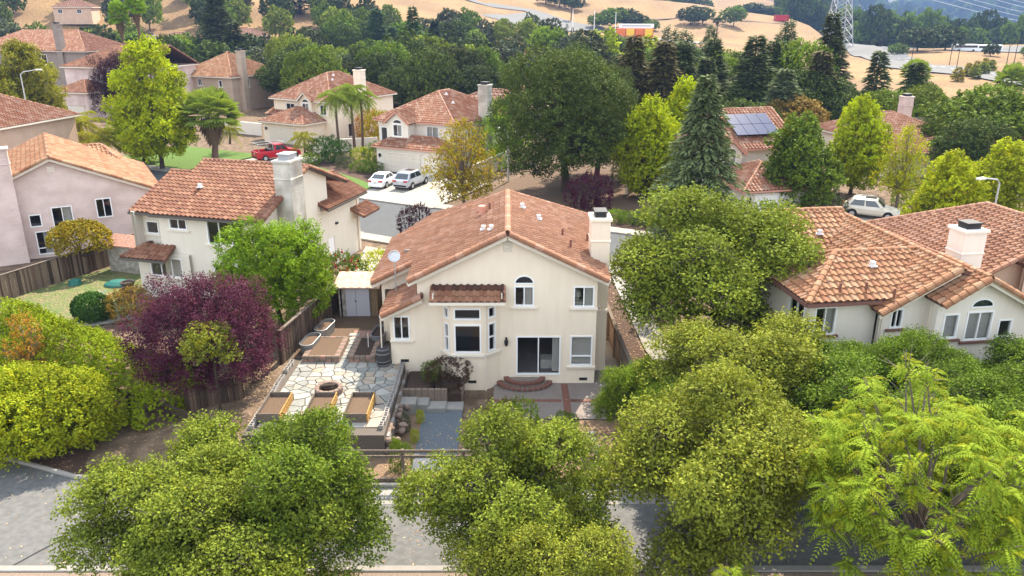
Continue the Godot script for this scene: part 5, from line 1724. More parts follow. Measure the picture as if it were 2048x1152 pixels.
	quad(s, Vector3(-1.8, 2.0, 0.2), Vector3(1.8, 2.0, 0.2), Vector3(1.8, 2.5, -1.1), Vector3(-1.8, 2.5, -1.1)); quad(s, Vector3(-1.8, 2.0, -2.4), Vector3(1.8, 2.0, -2.4), Vector3(1.8, 2.5, -1.1), Vector3(-1.8, 2.5, -1.1))
	box(s, Vector3(0, 1.98, 0.2), Vector3(3.6, 0.1, 0.05)); part(sh, "roof_sheet", s, M.rust)
	for q in 2:
		var p := thing("flower_pot", ["larger brown pot at the left corner of the grey house", "smaller terracotta pot in front of the brown one by the grey house"][q], "pot", [Vector3(-25.2, 0, -49.2), Vector3(-24.6, 0, -47.9)][q], 0, "pots by the grey house")
		s = S(); lathe(s, [Vector2(0, 0), Vector2(0.28, 0), Vector2(0.4, 0.7), Vector2(0.46, 0.72), Vector2(0.45, 0.82), Vector2(0.36, 0.8), Vector2(0.34, 0.7)], 14); part(p, "pot", s, M.pot if q else M.barrel)
		s = S(); lathe(s, [Vector2(0.35, 0.72), Vector2(0, 0.74)], 10); part(p, "soil", s, M.soil)
	s = S(); lathe(s, [Vector2(0, 0.3), Vector2(0.5, 0.28), Vector2(0.85, 0.12), Vector2(0.9, 0.0)], 16)
	whole("paddling_pool", s, M.teal, "upturned dark teal plastic paddling pool on the lawn beside the metal shed", "paddling pool", "", Transform3D(Basis.from_scale(Vector3(1.1, 1, 0.75)), Vector3(-26.6, 0.06, -50.8)))
	s = S(); lathe(s, [Vector2(0, 0.35), Vector2(0.35, 0.3), Vector2(0.45, 0.0)], 10)
	whole("green_tarp", s, M.teal, "small teal cover lying on the lawn left of the paddling pool", "cover", "", T(-29.6, 0.05, -50.9))
	s = S()
	for q in 3: tube(s, [Vector3(-0.3 + q * 0.22, 0, 0), Vector3(-0.3 + q * 0.22, 1.0, 0), Vector3(-0.15 + q * 0.22, 1.15, 0), Vector3(-0.05 + q * 0.22, 0.9, 0)], [0.02, 0.02, 0.02, 0.02], 5)
	whole("garden_hooks", s, M.white, "thin white hooped garden hooks standing on the patchy lawn", "garden ornament", "", T(-25.6, 0, -46.6))

func right_house() -> void:
	var h := thing("stucco_house", "white stucco house with an orange tile roof and an arched gable window at the right", "house", Vector3(12.9, 0, -32.4), 8)
	var m: Material = M.stucco_white
	var X := Vector3(1, 0, 0)
	var Zb := Vector3(0, 0, -1)
	var f := [Rect2(0.25, 3.9, 1.05, 1.35)]
	wall(h, m, Vector3(0.35, 0, -0.4), X, rect(0, -0.5, 3.2, 5.6), f)
	window(h, Vector3(0.35, 0, -0.4), X, f[0], 2, true, 0, "half", null, M.trim_brown)
	f = [Rect2(0.5, 4.2, 0.6, 0.95)]
	wall(h, m, Vector3(3.5, 0, 0), X, PackedVector2Array([Vector2(0, -0.5), Vector2(2.4, -0.5), Vector2(2.4, 6.3), Vector2(0, 5.2)]), f)
	window(h, Vector3(3.5, 0, 0), X, f[0], 2, true, 0, "", null, M.trim_brown)
	f = [Rect2(0.35, 3.9, 0.75, 1.2), Rect2(1.45, 3.75, 1.3, 1.4), Rect2(3.05, 3.8, 0.7, 0.9), Rect2(2.0, 0.9, 1.6, 1.3)]
	var o := Vector3(5.65, 0, 0.8)
	wall(h, m, o, X, PackedVector2Array([Vector2(0, -0.5), Vector2(4.6, -0.5), Vector2(4.6, 5.25), Vector2(1.85, 6.55), Vector2(0, 5.6)]), f, "gable_wall")
	window(h, o, X, f[0], 1, true, 0, "blind", null, M.trim_brown); window(h, o, X, f[1], 2, true, 0, "blind", null, M.trim_brown); window(h, o, X, f[2], 1, false); window(h, o, X, f[3], 2, true)
	arch_window(h, o, X, 1.55, 2.65, 5.25, 0.5, M.white)
	wall(h, m, Vector3(0.35, 0, -5.4), Vector3(0, 0, 1), rect(0, -0.5, 5.0, 5.6), [Rect2(3.1, 3.7, 1.5, 1.5)], "side_wall")
	window(h, Vector3(0.35, 0, -5.4), Vector3(0, 0, 1), Rect2(3.1, 3.7, 1.5, 1.5), 2, true)
	wall(h, m, Vector3(10.2, 0, 0.8), Zb, rect(0, -0.5, 11, 5.2), [], "side_wall"); wall(h, m, Vector3(0.6, 0, -11.4), Vector3(0, 0, 1), rect(0, -0.5, 6, 5.2), [], "side_wall")
	wall(h, m, Vector3(5.65, 0, 0), Vector3(0, 0, 1), rect(0, -0.5, 0.8, 5.7), [], "side_wall")
	floor_plate(h, 0.5, 10.0, -0.5, -10, 2.9)
	var R := Roofer.new(self, h, TONES_RIGHT, true, 23)
	R.w = 0.34; R.l = 0.40
	# wing with a hip to the left
	R.plane([Vector3(0, 5.62, 0), Vector3(4.1, 5.62, 0), Vector3(6.7, 7.02, -2.8), Vector3(2.6, 7.02, -2.8)])
	R.plane([Vector3(0, 5.62, -5.6), Vector3(0, 5.62, 0), Vector3(2.6, 7.02, -2.8)])
	R.plane([Vector3(6.7, 5.62, -5.6), Vector3(0, 5.62, -5.6), Vector3(2.6, 7.02, -2.8), Vector3(6.7, 7.02, -2.8)])
	# main gable, its ridge running back
	R.plane([Vector3(3.2, 5.14, 0.4), Vector3(6.7, 7.04, 0.4), Vector3(6.7, 7.04, -10), Vector3(3.2, 5.14, -6.0), Vector3(3.2, 5.14, -0.5)])
	R.plane([Vector3(10.5, 5.1, -11), Vector3(6.7, 7.04, -10), Vector3(6.7, 7.04, 0.4), Vector3(10.5, 5.1, 0.4)])
	# rear wing
	R.plane([Vector3(-0.2, 5.3, -5.8), Vector3(6.7, 5.3, -5.8), Vector3(6.7, 7.3, -9.6), Vector3(2.3, 7.3, -9.6)])
	R.plane([Vector3(-0.2, 5.3, -12), Vector3(-0.2, 5.3, -5.8), Vector3(2.3, 7.3, -9.6)])
	# front gable
	R.plane([Vector3(5.45, 5.72, 1.25), Vector3(7.5, 6.86, 1.25), Vector3(7.5, 6.86, -2.2), Vector3(5.45, 5.72, -0.2)])
	R.plane([Vector3(10.7, 5.12, 1.25), Vector3(10.7, 5.12, -1.5), Vector3(7.5, 6.86, -2.2), Vector3(7.5, 6.86, 1.25)])
	R.ridge(Vector3(2.6, 7.02, -2.8), Vector3(6.6, 7.02, -2.8), 0.15); R.ridge(Vector3(0, 5.64, 0), Vector3(2.6, 7.04, -2.8), 0.16); R.ridge(Vector3(0, 5.64, -5.6), Vector3(2.6, 7.04, -2.8), 0.15)
	R.ridge(Vector3(6.7, 7.06, 0.4), Vector3(6.7, 7.06, -10), 0.15); R.ridge(Vector3(3.2, 5.1, 0.42), Vector3(6.7, 7.0, 0.42), 0.2)
	R.ridge(Vector3(2.3, 7.3, -9.6), Vector3(6.7, 7.3, -9.6), 0.15); R.ridge(Vector3(-0.2, 5.3, -5.8), Vector3(2.3, 7.3, -9.6), 0.15)
	R.ridge(Vector3(7.5, 6.88, 1.22), Vector3(7.5, 6.88, -2.2), 0.15); R.ridge(Vector3(5.5, 5.66, 1.27), Vector3(7.5, 6.82, 1.27), 0.2); R.ridge(Vector3(10.65, 5.06, 1.27), Vector3(7.5, 6.82, 1.27), 0.2)
	R.finish(300)
	var s := S()
	box(s, Vector3(1.7, 5.5, 0.04), Vector3(3.5, 0.15, 0.1)); box(s, Vector3(-0.05, 5.5, -2.8), Vector3(0.1, 0.15, 5.6))
	part(h, "gutter", s, M.trim_brown)
	s = S()
	for a in [[Vector3(3.2, 4.92, 0.4), Vector3(6.7, 6.82, 0.4)], [Vector3(5.45, 5.49, 1.25), Vector3(7.5, 6.64, 1.25)], [Vector3(10.7, 4.89, 1.25), Vector3(7.5, 6.64, 1.25)]]: bar(s, a[0], a[1], 0.06, 0.16)
	part(h, "barge_board", s, M.trim)
	pipe(h, 3.62, 0.05, 0, 5.0, M.trim); pipe(h, 5.6, 0.4, 0, 5.5, M.trim)
	roof_vent(h, Vector3(2.9, 6.4, -7.6), 2); roof_vent(h, Vector3(4.5, 6.35, -7.7), 0); roof_vent(h, Vector3(3.4, 5.95, -6.8), 1); roof_vent(h, Vector3(3.9, 6.5, -1.75), 0); roof_vent(h, Vector3(1.7, 5.85, -0.5), 1); roof_vent(h, Vector3(2.9, 5.85, -0.45), 1); roof_vent(h, Vector3(4.0, 5.65, 0.0), 1)

func far_right_house() -> void:
	var h := thing("stucco_house", "peach house with a pale cream chimney at the right edge of the photo", "house", Vector3(22.4, 0, -36.2), 10)
	var m: Material = M.stucco_peach
	walls(h, m, 0.3, 9, -0.4, -10, -0.5, 5.4, [[0.9, 2.9, 1.2, 1.3, 2], [6.3, 2.9, 1.2, 1.3, 2], [3.3, 0.4, 1.8, 1.4, 2]], [], [], null, 1.9)
	var R := Roofer.new(self, h, TONES_MAIN, true, 29)
	hip(R, 0, 9.4, 0, -10.4, 5.4, 0.47, "hg", false, 0.16)
	R.plane([Vector3(2.2, 6.1, 0.6), Vector3(3.8, 6.95, 0.6), Vector3(3.8, 6.95, -4.2), Vector3(2.2, 6.1, -2.4)])
	R.plane([Vector3(5.4, 6.1, 0.6), Vector3(5.4, 6.1, -2.4), Vector3(3.8, 6.95, -4.2), Vector3(3.8, 6.95, 0.6)])
	R.plane([Vector3(-2.2, 5.5, -3.0), Vector3(-0.8, 6.1, -3.0), Vector3(-0.8, 6.1, -7.0), Vector3(-2.2, 5.5, -7.0)])
	R.plane([Vector3(0.8, 5.5, -3.0), Vector3(0.8, 5.5, -7.0), Vector3(-0.8, 6.1, -7.0), Vector3(-0.8, 6.1, -3.0)])
	R.ridge(Vector3(3.8, 6.97, 0.6), Vector3(3.8, 6.97, -4.2), 0.15); R.ridge(Vector3(2.2, 6.12, 0.56), Vector3(3.8, 6.97, 0.56), 0.16, -0.5); R.ridge(Vector3(5.4, 6.12, 0.56), Vector3(3.8, 6.97, 0.56), 0.16, 0.5)
	R.ridge(Vector3(-2.2, 5.52, -3.0), Vector3(-0.8, 6.12, -3.0), 0.15, -0.5); R.ridge(Vector3(0.8, 5.52, -3.0), Vector3(-0.8, 6.12, -3.0), 0.15, 0.5)
	R.finish(200)
	wall(h, m, Vector3(2.3, 0, 0.3), Vector3(1, 0, 0), PackedVector2Array([Vector2(0, 4.5), Vector2(3.0, 4.5), Vector2(3.0, 6.0), Vector2(1.5, 6.8), Vector2(0, 6.0)]), [], "dormer_wall")
	wall(h, m, Vector3(-2.0, 0, -3.2), Vector3(1, 0, 0), PackedVector2Array([Vector2(0, -0.5), Vector2(2.6, -0.5), Vector2(2.6, 5.4), Vector2(1.2, 5.95), Vector2(0, 5.4)]), [], "gable_wall")
	for at in [Vector3(3.8, 6.15, 0.32), Vector3(-0.8, 5.3, -3.18)]:
		var q := S()
		for k in 5: box(q, at + Vector3(0, k * 0.08, 0.01 * (k % 2)), Vector3(0.36, 0.06, 0.03))
		part(h, "gable_vent", q, M.trim)
	chimney(h, Vector3(-0.5, 0, -0.6), Vector2(1.15, 1.1), 0, 7.75, M.stucco_white)

func pink_house() -> void:
	var h := thing("stucco_house", "stained pink stucco house with a broad gable at the left edge", "house", Vector3(-36, 0, -56.8), 30)
	var m: Material = M.stucco_pink
	var X := Vector3(1, 0, 0)
	var f := [Rect2(8.9, 2.5, 1.1, 1.5), Rect2(5.9, 2.1, 1.4, 1.6), Rect2(4.4, 2.35, 0.8, 0.95), Rect2(4.6, 0.2, 1.0, 1.8)]
	var o := Vector3(-4, 0, 0)
	wall(h, m, o, X, PackedVector2Array([Vector2(0, -0.4), Vector2(13.2, -0.4), Vector2(13.2, 4.35), Vector2(6.4, 7.35), Vector2(0, 4.5)]), f, "gable_wall")
	window(h, o, X, f[0], 2, false); window(h, o, X, f[1], 2, false, 0, "half"); window(h, o, X, f[2], 1, false); window(h, o, X, f[3], 1, false, 0.5, "half")
	wall(h, m, Vector3(9.2, 0, 0), Vector3(0, 0, -1), rect(0, -0.4, 12, 4.4), [], "side_wall"); wall(h, m, Vector3(-4, 0, -12), Vector3(0, 0, 1), rect(0, -0.4, 12, 4.4), [], "side_wall"); wall(h, m, Vector3(9.2, 0, -12), -X, rect(0, -0.4, 13.2, 4.4), [], "back_wall")
	floor_plate(h, -3.8, 9, -0.3, -11, 2.4)
	var R := Roofer.new(self, h, TONES_RIGHT, true, 37)
	R.plane([Vector3(9.7, 4.25, 0.4), Vector3(9.7, 4.25, -12.4), Vector3(2.4, 7.5, -12.4), Vector3(2.4, 7.5, 0.4)])
	R.plane([Vector3(-4.4, 4.4, -12.4), Vector3(-4.4, 4.4, 0.4), Vector3(2.4, 7.5, 0.4), Vector3(2.4, 7.5, -12.4)])
	R.plane([Vector3(1.5, 4.9, -9.0), Vector3(8.0, 4.9, -9.0), Vector3(6.5, 6.3, -12.2), Vector3(3.0, 6.3, -12.2)])
	R.plane([Vector3(8.0, 4.9, -9.0), Vector3(8.0, 4.9, -15.4), Vector3(6.5, 6.3, -12.2)])
	R.ridge(Vector3(3.0, 6.32, -12.2), Vector3(6.5, 6.32, -12.2), 0.15); R.ridge(Vector3(8, 4.92, -9.0), Vector3(6.5, 6.32, -12.2), 0.15)
	R.ridge(Vector3(2.4, 7.52, 0.4), Vector3(2.4, 7.52, -12.4), 0.15); R.ridge(Vector3(9.7, 4.22, 0.42), Vector3(2.4, 7.46, 0.42), 0.19); R.ridge(Vector3(-4.4, 4.36, 0.42), Vector3(2.4, 7.46, 0.42), 0.19)
	R.finish(220)
	var s := S()
	bar(s, Vector3(9.7, 4.03, 0.4), Vector3(2.4, 7.28, 0.4), 0.06, 0.18); bar(s, Vector3(-4.4, 4.19, 0.4), Vector3(2.4, 7.28, 0.4), 0.06, 0.18)
	part(h, "barge_board", s, M.trim)
	s = S()
	for k in 5: box(s, Vector3(2.4, 6.35 + k * 0.08, 0.02 + 0.01 * (k % 2)), Vector3(0.5, 0.06, 0.03))
	part(h, "gable_vent", s, M.trim)
	chimney(h, Vector3(-1.2, 0, 0.45), Vector2(2.3, 0.9), -0.3, 8.3, M.stucco_pink)

# Houses across the street and beyond: a hipped upper storey, a garage block in front, windows, chimney.
func street_house(label: String, at: Vector3, turn: float, m: Material, q: Dictionary) -> Node3D:
	var h := thing("stucco_house", label, "house", at, turn)
	var R := Roofer.new(self, h, q.get("tones", TONES_FAR), false, int(absf(at.x) * 7))
	R.w = q.get("tw", 0.36); R.l = q.get("tl", 0.42)
	var tm: Material = q.get("trim", M.trim)
	var U: Array = q.upper
	walls(h, m, U[0], U[1], U[2], U[3], -0.5, U[4], q.get("fw", []), q.get("rw", []), q.get("lw", []))
	floor_plate(h, U[0], U[1], U[2], U[3], 2.9)
	hip(R, U[0] - 0.45, U[1] + 0.45, U[2] + 0.45, U[3] - 0.45, U[4], q.get("slope", 0.5), q.get("ends", "hh"), q.get("along_x", true))
	eaves(h, U[0] - 0.45, U[1] + 0.45, U[2] + 0.45, U[3] - 0.45, U[4], tm)
	if q.has("garage"):
		var G: Array = q.garage
		walls(h, m, G[0], G[1], G[2], G[3], -0.5, G[4])
		hip(R, G[0] - 0.4, G[1] + 0.4, G[2] + 0.4, G[3] - 0.4, G[4], 0.48, "hh", G[1] - G[0] > G[2] - G[3])
		eaves(h, G[0] - 0.4, G[1] + 0.4, G[2] + 0.4, G[3] - 0.4, G[4], tm)
		var w := minf(4.9, (G[1] - G[0]) * 0.72)
		garage_door(h, G[0] + q.get("door", 1.0), G[2] + 0.14, w, 2.15, q.get("door_mat", M.garage))
		var s := S()
		box(s, Vector3(G[0] + q.get("door", 1.0) + w / 2, 2.3, G[2] + 0.05), Vector3(w + 0.3, 0.16, 0.16)); part(h, "lintel", s, m)
		lantern(h, Vector3(G[0] + q.get("door", 1.0) - 0.5, 1.9, G[2] + 0.05))
	for b in q.get("bays", []):      # [x0, x1, z, y0, y1, peak]: a gabled bay with a window
		var wd: float = b[1] - b[0]
		var o := Vector3(b[0], 0, b[2])
		var win := Rect2(wd / 2 - 0.62, b[3] + 0.9, 1.24, 1.35)
		wall(h, m, o, Vector3(1, 0, 0), PackedVector2Array([Vector2(0, b[3]), Vector2(wd, b[3]), Vector2(wd, b[4]), Vector2(wd / 2, b[5]), Vector2(0, b[4])]), [win], "bay_wall")
		for sx in [0, 1]: wall(h, m, Vector3(b[sx], 0, b[2]) if sx else Vector3(b[0], 0, b[2] - 1.6), Vector3(0, 0, -1) if sx else Vector3(0, 0, 1), rect(0, b[3], 1.6, b[4]), [], "bay_wall")
		window(h, o, Vector3(1, 0, 0), win, 2, true, 0, "half")
		arch_window(h, o, Vector3(1, 0, 0), wd / 2 - 0.62, wd / 2 + 0.62, win.end.y + 0.02, 0.55, M.white)
		var py: float = b[5] + 0.1
		R.plane([Vector3(b[0] - 0.3, b[4] - 0.1, b[2] + 0.35), Vector3((b[0] + b[1]) / 2, py, b[2] + 0.35), Vector3((b[0] + b[1]) / 2, py, b[2] - 4.0), Vector3(b[0] - 0.3, b[4] - 0.1, b[2] - 1.5)])
		R.plane([Vector3(b[1] + 0.3, b[4] - 0.1, b[2] + 0.35), Vector3(b[1] + 0.3, b[4] - 0.1, b[2] - 1.5), Vector3((b[0] + b[1]) / 2, py, b[2] - 4.0), Vector3((b[0] + b[1]) / 2, py, b[2] + 0.35)])
		var s := S()
		bar(s, Vector3(b[0] - 0.3, b[4] - 0.2, b[2] + 0.36), Vector3((b[0] + b[1]) / 2, py - 0.1, b[2] + 0.36), 0.06, 0.24); bar(s, Vector3(b[1] + 0.3, b[4] - 0.2, b[2] + 0.36), Vector3((b[0] + b[1]) / 2, py - 0.1, b[2] + 0.36), 0.06, 0.24)
		part(h, "barge_board", s, tm)
		R.ridge(Vector3(b[0] - 0.3, b[4] - 0.08, b[2] + 0.3), Vector3((b[0] + b[1]) / 2, py, b[2] + 0.3), 0.14, -0.4); R.ridge(Vector3(b[1] + 0.3, b[4] - 0.08, b[2] + 0.3), Vector3((b[0] + b[1]) / 2, py, b[2] + 0.3), 0.14, 0.4)
	for b in q.get("lean", []):      # [x0, x1, z eave, z wall, y eave, y wall]: a lean-to strip of roof
		R.plane([Vector3(b[0], b[4], b[2]), Vector3(b[1], b[4], b[2]), Vector3(b[1], b[5], b[3]), Vector3(b[0], b[5], b[3])])
	R.finish(0)
	if q.has("chimney"):
		var c: Array = q.chimney
		chimney(h, Vector3(c[0], 0, c[1]), Vector2(1.2, 1.2), 0, c[2], q.get("chim_mat", m))
	for v in q.get("vents", []): roof_vent(h, v, 0)
	return h

func street_houses() -> void:
	var a := street_house("white house across the street with salmon eaves, behind the white saloon car", Vector3(-15.4, 0, -90.6), -27, M.stucco_white, {
		"upper": [-1.6, 8.6, -2.8, -15.5, 5.5], "slope": 0.52, "along_x": false, "garage": [0.0, 8.4, 0.0, -3.6, 2.95], "door": 1.0, "trim": M.trim_salmon, "ends": "hh",
		"fw": [[6.6, 3.7, 1.6, 1.35, 2, "full"], [0.3, 2.2, 0.9, 2.4, 1]], "rw": [[3.0, 3.4, 0.8, 1.2, 1], [9.6, 3.6, 0.8, 1.2, 1]], "bays": [[0.7, 3.6, -1.2, 3.0, 5.5, 6.7]], "chimney": [9.2, -9.0, 9.2], "chim_mat": M.chimney_stain,
		"vents": [Vector3(4.9, 8.0, -7.4), Vector3(6.4, 7.2, -6.4)]})
	street_house("beige house across the street behind the red pickup and the tall palms", Vector3(-35.2, 0, -111.8), -31, M.stucco, {
		"upper": [-1.6, 9.3, -4.6, -18, 5.5], "slope": 0.56, "along_x": false, "garage": [0.4, 8.0, -0.4, -7.0, 2.85], "door": 1.2, "fw": [[2.4, 3.6, 1.7, 1.3, 2], [8.9, 3.6, 1.2, 1.4, 2]], "rw": [[7.4, 3.4, 0.8, 1.3, 1], [3.2, 0.3, 0.9, 1.9, 1]],
		"bays": [[4.1, 6.3, -4.0, 2.9, 5.6, 6.6]], "lean": [[-2.4, 0.6, -3.4, -5.4, 3.3, 4.1]], "chimney": [9.6, -10.5, 9.3], "vents": [Vector3(5.6, 8.4, -9.5), Vector3(6.4, 7.9, -8.4)]})
	street_house("tan house with a pale chimney behind the bright lime street tree", Vector3(-61, 0, -150), -24, M.stucco_tan, {
		"upper": [0, 12.5, 0, -13, 6.0], "slope": 0.56, "ends": "hh", "tones": TONES_RIGHT, "fw": [[1.2, 4.2, 1.2, 1.4, 2], [4.5, 4.3, 1.0, 1.2, 2], [9.4, 4.2, 0.8, 1.2, 1]], "rw": [[3.4, 4.0, 1.0, 1.5, 2]], "chimney": [12.9, -2.4, 10.3], "vents": [Vector3(6, 7.6, -2.7)]})
	street_house("long brown-roofed house with a white chimney at the upper left", Vector3(-79, 0, -139), -18, M.stucco_pink, {
		"upper": [0, 17, -4, -17, 8.0], "slope": 0.5, "ends": "hg", "tones": TONES_LEFT, "garage": [3.4, 10.0, 2.0, -5.0, 4.4], "fw": [[7.0, 5.6, 0.7, 0.9, 1]], "chimney": [17.6, -6, 13.2], "chim_mat": M.chimney_stain})
	street_house("grey-brown house with a square tower chimney at the upper left corner", Vector3(-106, 0, -163), -14, M.stucco_dark, {
		"upper": [0, 26, 0, -13, 9.8], "slope": 0.52, "ends": "hh", "trim": M.gutter_pale, "fw": [[1.0, 7.2, 2.2, 1.9, 2], [14.5, 7.2, 2.6, 1.9, 2]], "chimney": [20.5, -0.2, 14.6], "chim_mat": M.stucco_dark})
	street_house("peach house peeping in at the far left edge", Vector3(-63, 0, -82), -12, M.stucco_peach, {"upper": [0, 12, 0, -11, 6.4], "slope": 0.5})
	var e := street_house("white house with solar panels, left of the two lime trees at the right", Vector3(20.3, 0, -68.0), 14, M.stucco_white, {
		"upper": [-1.6, 8.6, -6.5, -17.5, 5.2], "slope": 0.5, "along_x": true, "ends": "hg", "trim": M.trim_salmon, "garage": [0, 6.6, 0, -7.2, 2.7], "door": 0.9, "door_mat": M.white, "bays": [[0.2, 2.6, -5.6, 2.6, 5.0, 6.2]], "tones": TONES_FAR})
	var s := S()
	var sp := Transform3D(Basis(Vector3.RIGHT, -atan(0.5)).inverse(), Vector3(5.2, 6.95, -8.9))
	for j in 2:
		for k in 4:
			s = S()
			block(s, Vector3(-1.7 + k * 1.15, 0.12, -0.9 + j * 1.75), Vector3(1.12, 0.05, 1.7), 0.01, sp)
			part(e, "solar_panel", s, M.solar)
	street_house("cream house with a bare skylight roof behind the sparse yellow tree", Vector3(41, 0, -86), 12, M.stucco, {
		"upper": [0, 12, -5, -15, 3.6], "slope": 0.42, "garage": [0.5, 7.5, 0, -6, 2.7], "fw": [[8.6, 2.0, 1.4, 1.3, 2]], "chimney": [11.0, -13, 7.2], "chim_mat": M.stucco_pink})
	street_house("pale house half hidden behind the big green trees at the right", Vector3(50, 0, -78), 20, M.stucco_white, {"upper": [0, 10, -4, -13, 3.2], "slope": 0.46, "garage": [0, 6, 0, -5, 2.6], "door_mat": M.white})
	# small houses among the trees
	var far := [[-100, -250, 20, "stucco_pink"], [-84, -262, -20, "stucco_dark"], [-150, -290, 10, "stucco_peach"], [-37, -205, 25, "stucco_tan"], [-56, -228, 10, "stucco_peach"], [3, -205, -15, "stucco_tan"], [16, -262, 8, "stucco_peach"], [34, -275, -12, "stucco_pink"], [52, -262, 15, "stucco_pink"], [-8, -232, 8, "stucco_peach"], [-2.5, -119, -25, "stucco_pink"], [-120, -330, 0, "stucco_peach"]]
	var where := ["above the palms at the upper left", "below the hilltop road at the upper left", "high on the left slope", "among the cypresses left of centre", "in the olive trees left of centre", "behind the round green trees at the top", "below the parking area", "under the fairground stand, the left one", "under the fairground stand, the right one", "between the pencil cypresses", "just behind the white house with the salmon eaves", "near the corner of the dry hill"]
	for k in far.size():
		var f: Array = far[k]
		street_house("small tiled house " + where[k], at_ground(f[0], f[1]), f[2], M[f[3]], {"upper": [-6, 6, 4.5, -4.5, 5.0 if k != 10 else 4.0], "slope": 0.5, "tw": 0.7, "tl": 0.8, "fw": [[1.5, 3.0, 1.4, 1.4, 2], [7.5, 3.0, 1.4, 1.4, 2]]})
	# garden walls across the street
	var w := S()
	for k in 5: block(w, Vector3(1.05 + k * 2.1, 0.9, 0), Vector3(2.1, 1.8, 0.22), 0.03)
	whole("garden_wall", w, M.stucco_white, "white stucco garden wall to the right of the white house, at the foot of the dark oak", "wall", "", T(-4.3, 0, -84.5, 68))
	w = S(); block(w, Vector3(0, 0.8, 0), Vector3(8, 1.6, 0.22), 0.03); block(w, Vector3(-4.1, 0.85, 0), Vector3(0.5, 1.8, 0.5), 0.03)
	whole("garden_wall", w, M.stucco_white, "white garden wall beside the three tall palms", "wall", "", T(-21.5, 0, -104, 20))
	w = S(); block(w, Vector3(0, 0.9, 0), Vector3(13, 1.8, 0.25), 0.03)
	whole("garden_wall", w, M.stucco_white, "white garden wall left of the beige house with the red pickup", "wall", "", T(-42, 0, -120, -30))
	w = S(); block(w, Vector3(0, 0.8, 0), Vector3(9, 1.6, 0.25), 0.03)
	whole("garden_wall", w, M.stucco, "cream garden wall on the dry slope under the dark oak", "wall", "", T(13.5, 0, -82, 62))

